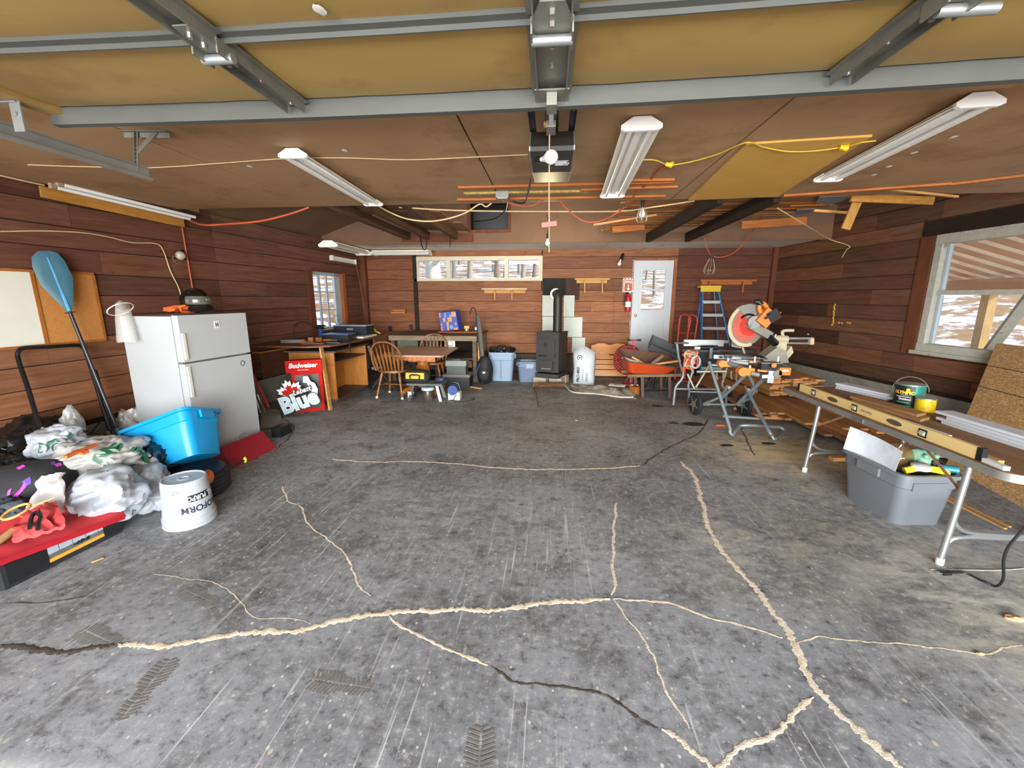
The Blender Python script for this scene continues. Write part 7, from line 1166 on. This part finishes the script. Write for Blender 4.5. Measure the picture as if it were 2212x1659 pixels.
# ---------------------------------------------------------------- lumber along the wall
random.seed(33); RL = wood('red_lumber', '#cb9159', '#a56f48', (9, 1.2, 9), .65, 'Object', False, True); BLU = wood('brown_lumber', '#b98760', '#8f6748', (9, 1.2, 9), .7, 'Object', False, True); GLU = wood('tan_lumber', '#c8925c', '#a07044', (9, 1.2, 9), .65, 'Object', True, True)
END = mat('fresh_end_grain', '#d3a66d', .8, 0, .15, 20)
def board(x, y0, y1, z, w, h, m, label, group, yaw=0.0):
    c = V((x, (y0 + y1) / 2, z + h / 2)); b = G().box(c, (w, y1 - y0, h), (0, 0, yaw)).solo('lumber_board', m, label, 'lumber', group); k = R(.72, 1.22); b.color = (k, k * R(.92, 1.04), k * R(.86, 1.05), 1); return b
NTH = 'first second third fourth fifth sixth seventh eighth ninth'.split()
for lay in range(9):
    for k in range(5):
        x = 3.62 + k * .15 + R(-.006, .006); y0 = 7.0 + R(-.12, .06); board(x, y0, 9.55 + R(-.1, .1) - .0, .145 + lay * .0335, .14, .031, random.choice((RL, BLU, GLU, RL)), 'tall lumber stack board, %s course up, %s row from the open floor' % (NTH[lay], NTH[k]), 'boards in the tall lumber stack')
NTH += 'tenth eleventh twelfth thirteenth'.split()
for k in range(13):
    x = 2.98 + k * .103; board(x, 5.9 - .075 * k + R(-.35, .25) + (.6 if k < 4 else 0), 9.4 + R(-.15, .1), .072 + R(0, .006), .094, .028, random.choice((RL, BLU, GLU)), 'long brown board of the low spread, upper layer, %s from the open floor' % NTH[k], 'boards in the low lumber spread', .012 * (k - 6) / 6)
for k in range(13):
    x = 3.0 + k * .103; board(x, 5.5 - .065 * k + R(-.3, .3) + (.6 if k < 4 else 0), 9.4 + R(-.15, .1), .04, .094, .028, random.choice((BLU, RL, GLU)), 'long brown board of the low spread, lower layer, %s from the open floor' % NTH[k], 'boards in the low lumber spread', .012 * (k - 6) / 6)
for i, (a, b, l) in enumerate(((cz(1455 + 130, 881, .02), cz(1660, 889, .02), 'pale bearer stick under the lumber behind the stand wheel'), (cz(1635, 901, .02), cz(1770, 905, .02), 'pale bearer stick under the lumber behind the stand leg'), (V((3.0, 8.6, .02)), V((4.4, 8.6, .02)), 'bearer stick under the far end of the lumber'))): G().bar(a, b, .06, .038).solo('bearer_stick', LUMX, l, 'board', 'bearers under the lumber')
a, b = cz(1555, 838, .075), cz(1725, 911, .05); G().bar(a, b, .05, .02).solo('trim_strip', mat('red_strip', '#8a4a35', .55, 0, .1), 'thin reddish strip lying along the edge of the lumber', 'board', bev=.002)
a, b = cz(1640, 812, .115), cz(1900, 940, .11); 
for i, (px0, py0, px1, py1) in enumerate(((1790, 1000, 1820, 992),)): c = cz(1810, 994, 0); bx_('wood_offcut', 'short wood offcut on the floor under the folding table', 'block', c, (.16, .07, .04), LUMX, .1)
board(4.62, 4.9, 9.3, .02, .3, .09, BLU, 'wide dark plank on the floor tight against the curb', 'boards in the low lumber spread')
t = cz(1527, 930, 0); c = cz(1555, 919, .012); g = G(); g.cyl(c + V((-.05, 0, 0)), c + V((.06, .0, 0)), .013); g.cyl(c + V((.06, 0, 0)), c + V((.1, 0, 0)), .006); g.solo('screwdriver', mat('driver_orange', '#d9542c', .4), 'small orange-handled tool on the floor by the stand leg', 'tool', sm=True)
# ---------------------------------------------------------------- folding table with level, boards and cans
TT = wood('worn_ply_top', '#8d6a48', '#6b4d34', (9, 1.4, 9), .7, 'Object', False, dark=.4); zt = .735
ft = T('folding_table', 'worn brown folding table with a metal edge and tube legs', 'table', (2.95, 3.6, 0)); fx0, fx1, fy0, fy1 = 2.56, 3.42, 2.42, 4.86
rr_ = .10; out = [(cx + rr_ * math.cos(a), cyv + rr_ * math.sin(a)) for cx, cyv, a0 in ((fx1 - rr_, fy1 - rr_, 0), (fx0 + rr_, fy1 - rr_, PI / 2), (fx0 + rr_, fy0 + rr_, PI), (fx1 - rr_, fy0 + rr_, 1.5 * PI)) for a in [a0 + k * PI / 12 for k in range(7)]]
G().prism([(x + (.012 if x < 3 else -.012), y) for x, y in out], Matrix.Translation((0, 0, zt - .02)), .02).put('top', TT, ft); g = G(); g.tube([V((x, y, zt - .022)) for x, y in out], .005, 4, True)
vs = [(x, y, zt - .05) for x, y in out] + [(x, y, zt - .001) for x, y in out]; n = len(out); g.vf(vs, [(i, (i + 1) % n, (i + 1) % n + n, i + n) for i in range(n)]); g.put('metal_edge', mat('edge_steel', '#9b9a92', .45, .6, .12, 6, dirt='#6f6a5f', dirt_amt=.35), ft, sm=.5)
CHR = mat('leg_steel', '#b9bbb8', .28, .8, .05)
for Y, s in ((2.70, 1), (4.20, -1)):
    x0, x1 = 2.60, 3.38
    for i, x in enumerate((x0, x1)):
        d = 1 if i == 0 else -1; lg = G().tube([V((x, Y, zt - .03)), V((x - d * .02, Y + .0, .40)), V((x - d * .05, Y, .03))], .019, 12).put('leg', CHR, ft, sm=True); G().cyl((x - d * .05, Y, 0), (x - d * .049, Y, .045), .022).put('foot_cap', PAINTW, lg, sm=True)
    G().tube(smooth([V((x0 - .03, Y, .36)), V((x0 + .0, Y, .28)), V((x0 + .08, Y, .235)), V((x0 + .25, Y, .225)), V((x1 - .25, Y, .225)), V((x1 - .08, Y, .235)), V((x1, Y, .28)), V((x1 + .03, Y, .36))], 4), .013, 8).put('spreader', CHR, ft, sm=True)
    G().tube(smooth([V((x0 - .04, Y, .12)), V((x0 - .01, Y, .18)), V((x0 + .08, Y, .20)), V((x0 + .25, Y, .203)), V((x1 - .25, Y, .203)), V((x1 - .08, Y, .20)), V((x1 + .01, Y, .18)), V((x1 + .04, Y, .12))], 4), .013, 8).put('spreader', CHR, ft, sm=True)
    G().bar(V((x0 + .01, Y, .48)), V((x0 + .02, Y + s * .38, zt - .04)), .018, .006, (1, 0, 0)).put('brace', mat('rusty_brace', '#a07a5a', .6, .4, .25, 20) if 'rusty_brace' not in bpy.data.materials else bpy.data.materials['rusty_brace'], ft)
for y in (2.9, 3.3, 3.62, 4.0, 4.4): G().cyl((fx0 - .003, y, zt - .025), (fx0 + .004, y, zt - .025), .006).put('rivet', BOLT, ft)
G().box((fx0 - .004, 3.62, zt - .028), (.008, .12, .03)).put('edge_hinge', DGALV, ft)
LV = mat('level_yellow', '#dfc080', .45, 0, .04, 3, dirt='#c29a52', dirt_amt=.3); la, lb = V((2.645, 4.62, zt)), V((2.605, 2.66, zt)); ld = (lb - la).normalized(); ln = V((ld.y, -ld.x, 0)); LL = (lb - la).length; ML = plane((la + lb) / 2 + V((0, 0, .039)), ld, (0, 0, 1))
if (ML.to_3x3() @ V((0, 0, 1))).x > 0: ML = plane((la + lb) / 2 + V((0, 0, .039)), -ld, (0, 0, 1)); 
t = T('spirit_level', 'long yellow spirit level standing on edge along the front of the folding table', 'level', (la + lb) / 2); G().box((0, 0, 0), (LL, .076, .028), M=ML).put('body', LV, t, .003)
for s in (-1, 1): G().box((s * (LL / 2 + .008), 0, 0), (.035, .08, .034), M=ML).put('end_cap', BLK, t, .004)
for dx in (-.58, .12, .72):
    g = G(); g.box((-dx, .0, .015), (.068, .056, .006), M=ML); v = g.put('vial_frame', BLK, t, .012); G().box((-dx, 0, .018), (.046, .036, .006), M=ML).put('vial_window', mat('vial', '#a8a98e', .2, 0, .1) if 'vial' not in bpy.data.materials else bpy.data.materials['vial'], v); G().cyl(ML @ V((-dx - .02, 0, .022)), ML @ V((-dx + .02, 0, .022)), .009).put('vial', bpy.data.materials['vial'], v, sm=True)
for dx in (-.32, .42): G().prism([(-dx + .075 * math.cos(a), .02 * math.sin(a)) for a in [2 * PI * i / 20 for i in range(20)]], ML @ Matrix.Translation((0, 0, .012)), .004).put('hand_hole', mat('hole_brown', '#54483a', .7) if 'hole_brown' not in bpy.data.materials else bpy.data.materials['hole_brown'], t)
text('PERFORMA', .026, ML @ Matrix.Translation((.02, 0, .0142)), DGALV, t, shear=.2)
G().bar(V((2.635, 2.95, zt + .012)), V((2.60, 2.50, zt + .012)), .035, .024).solo('white_stick', PAINTW, 'short white stick poking out past the end of the level', 'board'); G().bar(V((2.70, 4.5, zt + .012)), V((2.665, 2.6, zt + .012)), .035, .022).solo('pine_strip', LUM, 'long pine strip lying behind the level', 'board'); G().bar(V((2.76, 4.4, zt + .01)), V((2.80, 3.1, zt + .01)), .05, .016).solo('white_strip', PAINTW, 'thin white strip lying on the table behind the pine strip', 'board')
TRW = mat('primed_white', '#c9cdd2', .5, 0, .03)
def trimstack(x, y0, y1, n, w, lab, grp, sk=.0, dirx=0):
    for k in range(n):
        for j in range(1):
            b = G().box((x + dirx * 0 + R(-.012, .012), (y0 + y1) / 2 + R(-.05, .05), zt + .0105 + k * .0215), (w, y1 - y0 - R(0, .06), .020), (0, 0, sk + R(-.01, .01))).solo('trim_board', TRW, lab[k], 'trim board', grp); e = G(); c0 = b.location; yy = (y1 - y0) / 2
            M = Matrix.Translation(b.location) @ Matrix.Rotation(sk, 4, 'Z')
random.seed(44)
ORD = ['bottom', 'second', 'third', 'top']
trimstack(3.22, 4.22, 4.82, 3, .13, ['%s white primed board of the short stack beside the paint cans' % o for o in ('bottom', 'middle', 'top')], 'short white boards on the table', .25)
trimstack(3.13, 2.6, 3.50, 4, .13, ['%s white primed board of the long stack in front of the OSB' % o for o in ORD], 'long white boards on the table', .0)
for k, l in enumerate(('lower brown mitred board lying on the folding table', 'upper brown mitred board on top of its twin on the table')): b = G().prism([(-.07, -.33), (.07, -.27), (.07, .33), (-.07, .33)], Matrix.Translation((2.95 + .01 * k, 3.82 + .05 * k, zt + .001 + k * .026)) @ Matrix.Rotation(.12, 4, 'Z'), .024).solo('mitred_board', wood('mitred_%d' % k, '#a97f52', '#8a6340', (9, 1.3, 9), .6, 'Object', False), l, 'board', 'mitred boards on the table')
G().prism([(-.06, -.11), (.06, -.09), (.05, .11), (-.07, .1)], Matrix.Translation((2.82, 3.17, zt + .001)) @ Matrix.Rotation(.3, 4, 'Z'), .003).solo('red_card', mat('card_red', '#8e3a45', .6), 'dark red sheet lying on the folding table', 'card')
def can(name, label, p, r, h, m, bail):
    t = T(name, label, 'paint can', p); M = Matrix.Translation(p); G().lathe([(r, 0), (r + .003, .004), (r, .008), (r, h - .008), (r + .003, h - .004), (r + .002, h), (r - .012, h), (r - .016, h - .006), (r - .03, h - .006), (.0005, h - .004)], 30, M).put('can', m, t, sm=.5); G().lathe([(r + .0035, h - .006), (r + .004, h + .002), (r - .012, h + .002)], 30, M).put('rim', GALV, t, sm=.5)
    if bail: G().tube([p + V((-(r + .004) * .7 * math.cos(a), (r + .004) * .9 * math.cos(a) , h * .72 + .10 * math.sin(a) * 1.2)) for a in [PI * i / 16 for i in range(17)]], .003, 5).put('bail', GALV, t, sm=True)
    return t
zc3 = zt; p = V((3.27, 4.06, zt)); gc = can('paint_can', 'green and black gallon stain can with a wire bail on the folding table', p, .105, .20, mat('can_teal', '#1f7d6d', .4, .2, .05, dirt='#2a5f52', dirt_amt=.3), True)
am = math.atan2(-p.y, -p.x)
def bandtext(t, p, r, z0, z1, a0, a1, m, name='label'):
    g = G(); n = 12
    for i in range(n):
        b0, b1 = a0 + (a1 - a0) * i / n, a0 + (a1 - a0) * (i + 1) / n; g.vf([p + V((r * math.cos(a), r * math.sin(a), z)) for a, z in ((b0, z0), (b1, z0), (b1, z1), (b0, z1))], [(0, 1, 2, 3)])
    return g.put(name, m, t)
def ctext(t, p, r, s, size, z, ang, m, bold=0):
    cu = bpy.data.curves.new('t', 'FONT'); cu.body = s; cu.size = size; cu.offset = bold; cu.align_x = 'CENTER'; cu.align_y = 'CENTER'; cu.resolution_u = 2; o = bpy.data.objects.new('t', cu); COL.objects.link(o); me = bpy.data.meshes.new_from_object(o); bpy.data.objects.remove(o); bpy.data.curves.remove(cu); g = G(); g.b.from_mesh(me); bpy.data.meshes.remove(me)
    for v in g.b.verts: a = ang + v.co.x / r; zz = z + v.co.y; v.co = p + V((r * math.cos(a), r * math.sin(a), zz))
    g.put('lettering', m, t)
bandtext(gc, p, .1056, .012, .188, am - 1.5, am + .35, BLK, 'black_label'); CY_ = mat('ink_yellow', '#e2c01f', .5); ctext(gc, p, .1062, 'OLYMPIC', .038, .128, am - .42, CY_, .002); bandtext(gc, p, .1062, .088, .093, am - .95, am + .15, INKW, 'line'); ctext(gc, p, .1062, 'premium', .014, .108, am - .3, INKW); ctext(gc, p, .1062, 'Outdoor', .026, .07, am - .25, INKW, .001); bandtext(gc, p, .1062, .035, .048, am - .8, am + .1, mat('ink_green', '#2f8f63', .5), 'green_bar')
G().cyl(p + V((.1068 * math.cos(am - .12), .1068 * math.sin(am - .12), .158)), p + V((.1085 * math.cos(am - .12), .1085 * math.sin(am - .12), .158)), .014).put('emblem', CY_, gc); G().cyl(p + V((.1058 * math.cos(am + 1.0), .1058 * math.sin(am + 1.0), .12)), p + V((.110 * math.cos(am + 1.0), .110 * math.sin(am + 1.0), .12)), .014).put('bail_ear', mat('ear_rust', '#8a5a4c', .5), gc)
p2 = V((3.25, 3.86, zt)); yc_ = can('paint_can', 'small splattered yellow paint can in front of the gallon can', p2, .068, .115, mat('can_yellow', '#d9b51c', .4, .1, .06, 9, dirt='#7a3f1e', dirt_amt=.46, dsc=22), False)
# ---------------------------------------------------------------- grey tote under the table, OSB, floor odds
GT = mat('tote_grey', '#6f7276', .35, .1, .04, 3, dirt='#a39f8e', dirt_amt=.3); MG_ = Matrix.Translation((2.80, 3.46, 0)) @ Matrix.Rotation(.10, 4, 'Z'); gt = tote('storage_tote', 'silver grey plastic tote full of odds and ends under the folding table', 'tote', MG_, .44, .60, .42, GT, .03, .84)
G().box((-.02, -.297, .33), (.26, .012, .06), M=MG_).put('handle_recess', GT, gt, .005)
def gp(x, y, z): return MG_ @ V((x, y, z))
G().sheet(lambda u, v: gp(-.20 + .05 * math.sin(PI * u) * .6 - .03, .28 - .50 * u, .40 + .22 * v - .04 * u * v) + V((.03 * v, 0, 0)), 12, 6, .004).solo('white_sheet', mat('white_plastic_sheet', '#d3d7dc', .35), 'curved white plastic sheet standing in the grey tote', 'sheet', sm=True)
c = gp(-.02, .0, .46); t = T('glass_globe', 'brown-tinted glass globe resting in the grey tote', 'globe', c - V((0, 0, .06))); G().blob(c, (.13, .12, .11), 2, .02, 1, 4).put('globe', mat('amber_glass', '#8d6d42', .08, 0, .1, alpha=.6, spec=.9), t, sm=True)
MINT = mat('mint_wrap', '#8fc0a4', .3, 0, .06, alpha=.85); t = T('bubble_wrap', 'mint green bubble wrap bundle beside the globe in the grey tote', 'bubble wrap', gp(.08, -.10, .4)); c = gp(.09, -.08, .47); G().blob(c, (.10, .09, .09), 6, .15, 2, 4).put('bundle', MINT, t, sm=True)
for k in range(9): a = -2.2 + .32 * k; q = c + V((.085 * math.cos(a) * 1.1, .08 * math.sin(a), .05 * math.sin(k * 2.1))); G().blob(q, (.02, .02, .02), 1, 0, 1, 2).put('bubble', MINT, t, sm=True)
cable('yellow curved tool handle across the top of the grey tote', [gp(-.14, -.20, .42), gp(-.06, -.22, .45), gp(.03, -.23, .445), gp(.10, -.235, .43), gp(.15, -.24, .41)], .026, mat('handle_yellow', '#d3bd33', .4), 'handle', 'hand_tool'); c = gp(-.04, -.22, .44); G().lathe([(.055, 0), (.06, .01), (.06, .035), (.04, .045), (.0005, .046)], 20, Matrix.Translation(c)).solo('round_cover', PAINTW, 'round white cap lying in the front of the grey tote', 'cap', sm=.5)
c = gp(.13, -.16, .43); t = T('caulk_gun', 'black and teal tool poking out of the corner of the grey tote', 'tool', c - V((0, 0, .03))); G().cyl(c, c + V((.12, -.05, .0)), .03).put('barrel', mat('teal_plastic', '#2d7c8e', .4), t, sm=True); G().cyl(c + V((-.01, 0, -.02)), c + V((-.02, .0, .06)), .03).put('neck', BLK, t, sm=True); G().box(gp(.15, -.1, .43), (.14, .12, .05), (.2, 0, .3)).put('body', BLK, t, .012)
G().box(gp(.12, .05, .50), (.12, .02, .09), (.2, .5, .8)).solo('metal_bracket', GALV, 'perforated metal bracket sticking up from the grey tote', 'bracket', bev=.003)
OSB = None
def osbmat():
    m, t, N, L, P = _new('osb'); v = coords(N, L, (1, 1, 1)); vo = N.new('ShaderNodeTexVoronoi'); vo.inputs['Scale'].default_value = 95; vo.inputs['Randomness'].default_value = 1
    mp = coords(N, L, (1, .55, 1.3), 'Object', (.3, .2, .6)); L.new(mp, vo.inputs['Vector']); cs = N.new('ShaderNodeSeparateColor'); L.new(vo.outputs['Color'], cs.inputs[0])
    out = mixc(N, L, cs.outputs[0], hx('#cfa26c'), hx('#b58a55')); out = mixc(N, L, ramp(N, L, cs.outputs[1], .78, .82), out, hx('#d9b788')); out = mixc(N, L, ramp(N, L, cs.outputs[2], .92, .95), out, hx('#96724a')); out = mixc(N, L, ramp(N, L, nz(N, L, v, 14, 6), .55, .7), out, hx('#b8925f'))
    L.new(out, P.inputs['Base Color']); P.inputs['Roughness'].default_value = .75; return m
OS = osbmat(); o0 = cz(2062, 1012, 0); o0 = V((4.12, 4.52, 0)); top = rw(2152, 742, .10); e1 = (top - o0); bd = V((-.22, -1, 0)).normalized(); e1 = e1 - bd * e1.dot(bd) * .0
for k, l in enumerate(('OSB sheet leaning on the wall below the big window, facing the room', 'second OSB sheet hidden just behind the first against the wall')):
    M = plane(o0 + V((.06 * k, .03 * k, 0)), bd, e1); yl = (e1 - bd * e1.dot(bd)).length; sk = e1.dot(bd)
    if (M.to_3x3() @ V((0, 0, 1))).x > 0: zz = -.012
    g = G(); g.prism([(0, 0), (2.3, 0), (2.3 + sk, yl - .0), (sk, yl)], M, -.012 if (M.to_3x3() @ V((0, 0, 1))).x < 0 else .012); o = g.solo('osb_sheet', OS, l, 'OSB sheet')
    if k == 0:
        for f in (.32, .62, .80): G().box((1.1 + sk * f, yl * f, .002 if (M.to_3x3() @ V((0, 0, 1))).x < 0 else -.002), (2.2, .006, .003), M=M).put('printed_line', INKB, o)
        cc = [(1.1 + .3 * math.cos(a) + sk * .5, yl * .62 + .12 * math.sin(a)) for a in [.6 + .2 * i for i in range(9)]]; G().tube([M @ V((x, y, .002 if (M.to_3x3() @ V((0, 0, 1))).x < 0 else -.002)) for x, y in cc], .010, 4).put('scuff', mat('scuff', '#7d6f5c', .8), o)
for i, (p, q, l) in enumerate((((2036, 1074), (2172, 1142), 'pale thin strip lying on the floor under the folding table'), ((2046, 1072), (2182, 1138), 'second thin strip beside the first under the folding table'))): G().bar(cz(*p, .006), cz(*q, .006), .022, .011).solo('floor_strip', LUM, l, 'board')
pl_ = cz(2040, 1238, .012); t = T('power_cord', 'black power cord with a plug hanging off the table onto the floor', 'power cord', pl_); G().tube(smooth([cz(2050, 1237, .01), cz(2085, 1238, .008), cz(2125, 1256, .008), cz(2152, 1266, .012), cy(2167, 1250, 2.42), cy(2168, 1210, 2.38), cy(2178, 1182, 2.36), cy(2200, 1155, 2.34), cy(2240, 1110, 2.32), cy(2260, 1040, 2.40)], 8), .007, 8).put('cord', CRB, t, sm=True); G().bar(cz(2052, 1237, .012), cz(2034, 1238, .012), .028, .02).put('plug', BLK, t, .005)
for s in (-.007, .007): a = cz(2034, 1238, .012) + V((0, s, 0)); G().bar(a, a + V((-.022, .003, 0)), .002, .006).put('prong', BOLT, t)
cable('pale thin wire lying across the floor near the cord plug', [cz(x, y, .004) for x, y in ((2010, 1230), (2090, 1231), (2150, 1232), (2215, 1228))], .003, mm('wire_pale', '#a8a294', .6), 'wire', 'floor_wire')
random.seed(8)
for i, (x, y, l) in enumerate(((2195, 1336, 'ragged pale wood chunk on the floor at the frame edge'), (2118, 1412, 'small pale wood chip lying on the thin floor crack'), (1245, 908, 'tiny wood chip on the floor in front of the barrow'))): G().blob(cz(x, y, .008), (.05, .025, .012) if i == 0 else (.02, .008, .006), i, .4, 2, 3, .001).solo('wood_chunk', mm('pale_chunk', '#c9a878', .8), l, 'wood chip')
for n, (x, y) in enumerate(((1428, 914), (1490, 915), (1370, 871))): pass
# ---------------------------------------------------------------- outdoors: snowy hillside, trees, porch
def terr(x, y): return -.12 + .17 * max(0, y - 12.5) * min(1, max(0, (y - 12.5) / 6)) + .20 * max(0, -x - 7.5) * min(1, max(0, (-x - 7.5) / 4)) * (1 if y < 12.5 else .3) + .06 * max(0, x - 13) + .12 * noise.noise(V((x * .3, y * .3, 0))) * min(1, max(0, max(abs(x) - 7, y - 11)))
def snow_mat():
    m, t, N, L, P = _new('snow_and_leaves'); v = coords(N, L, (.9, 1.5, 1), 'World'); n = nz(N, L, v, .9, 9, .66); f = nz(N, L, coords(N, L, (1, 1, 1), 'World'), 4, 6, .7)
    leaf = mixc(N, L, ramp(N, L, f, .35, .65), hx('#8a6a3c'), hx('#6d4a2c')); leaf = mixc(N, L, ramp(N, L, nz(N, L, v, 1.8, 4), .55, .7), leaf, hx('#8f8b45'))
    L.new(mixc(N, L, ramp(N, L, n, .485, .55), leaf, hx('#b4bac4')), P.inputs['Base Color']); P.inputs['Roughness'].default_value = .9; return m
g = G(); nx, ny = 70, 62; P_ = [[g.b.verts.new((-42 + 90 * i / nx, -14 + 70 * j / ny, terr(-42 + 90 * i / nx, -14 + 70 * j / ny) - (.15 if -8 < -42 + 90 * i / nx < 8 and -14 + 70 * j / ny < 12 else 0))) for j in range(ny + 1)] for i in range(nx + 1)]
for i in range(nx):
    for j in range(ny): g.b.faces.new((P_[i][j], P_[i + 1][j], P_[i + 1][j + 1], P_[i][j + 1]))
struct(g, 'ground', snow_mat(), sm=True)
def bark(n, a, b): return wood(n, a, b, (7, 7, 2), .95, 'Object', False)
BK = [bark('grey_bark', '#9b9285', '#70685e'), bark('brown_bark', '#8a7462', '#5d4d40'), mat('pale_birch_bark', '#bdb6a6', .9, 0, .2, 4, dirt='#575048', dirt_amt=.42)]
random.seed(21)
def tree(x, y, r, h, m, label, lean=0, br=7):
    z = terr(x, y) - .15; g = G(); pts = [V((x + lean * k / 6 * h * .1 + R(-.04, .04), y, z + h * k / 6)) for k in range(7)]; g.tube(pts, [r * (1.35 if k == 0 else 1 - .12 * k) for k in range(7)], 10)
    for k in range(br):
        b = pts[2 + k % 4].lerp(pts[3 + k % 4], R(0, 1)); a = R(0, 6.3); e = b + V((math.cos(a), math.sin(a) * .6, R(.15, .8))) * R(.8, 2); g.tube(smooth([b, (b + e) / 2 + V((0, 0, R(-.15, .1))), e], 3), [r * .30 * (1 - .12 * i) for i in range(7)], 5)
    g.solo('tree', m, label, 'tree', 'bare trees outside the windows', sm=True)
def behind(px, Y): p = cy(px, 575, Y); return p.x, p.y
for px, Y, r, mi, lab in ((940, 17.5, .40, 2, 'thick pale trunk filling the first pane of the long cream window'), (1012, 22, .17, 0, 'slim grey trunk in the middle pane of the long cream window'), (1075, 27, .2, 1, 'brown trunk at the far side of the middle pane'), (1130, 24, .15, 0, 'grey trunk seen through the last pane of the long cream window'), (1418, 24, .08, 0, 'brown trunk seen through the white door'), (1398, 30, .07, 0, 'thin trunk in the white door glass by its edge')):
    x, y = behind(px, Y); tree(x, y, r, 7, BK[mi], lab, R(-.6, .6), 9)
for k in range(26):
    x, y = behind(880 + 24 * k + R(-12, 12), R(28, 46)); tree(x, y, R(.08, .16), R(6, 9), BK[k % 2], 'distant bare tree on the snowy hillside behind the garage', R(-.8, .8), 6)
random.seed(5)
po_ = T('porch_roof', 'lean-to porch roof with pale rafters outside the big window', 'porch', (7.5, 6, 2.2)); PS = mat('porch_boards', '#d3a37c', .8, 0, .12, 3); RF = mat('pale_rafter', '#f6e6c8', .7, 0, .08, 4)  # board and rafter colours brightened in place of light bounced off snow
def pz(x): return 3.05 - (x - rx(6)) * .30
for k in range(27):
    Y = 1.4 + .42 * k; x0 = rx(Y) + .2; x1 = 8.9; a, b = V((x0, Y, pz(x0))), V((x1, Y, pz(x1)))
    G().bar(a, b, .03, .05).put('rafter', RF, po_)
    G().bar(a + V((0, .21, .045)), b + V((0, .21, .045)), .415, .025).put('board', PS, po_)
G().bx(8.35, 8.5, 1.3, 12.8, pz(8.4) - .33, pz(8.4) - .06).put('beam', mat('porch_beam', '#b08058', .75, 0, .1), po_)
PWD = wood('porch_post', '#d3b27d', '#b8935c', (8, 8, 1.3), .7, 'Object', False)
for i, Y in enumerate((4.4, 9.1, 12.4)): G().bx(8.34, 8.5, Y - .08, Y + .08, -.3, pz(8.4) - .33).put('post', PWD, po_)
oa, ob = rw(2222, 645, -.55), rw(2135, 760, -.75); od = oa - ob; G().bar(ob - od * ((ob.z + .2) / od.z), oa + od * .25, .12, .05).solo('leaning_board', GRYP, 'grey weathered board leaning outside the big window', 'board')
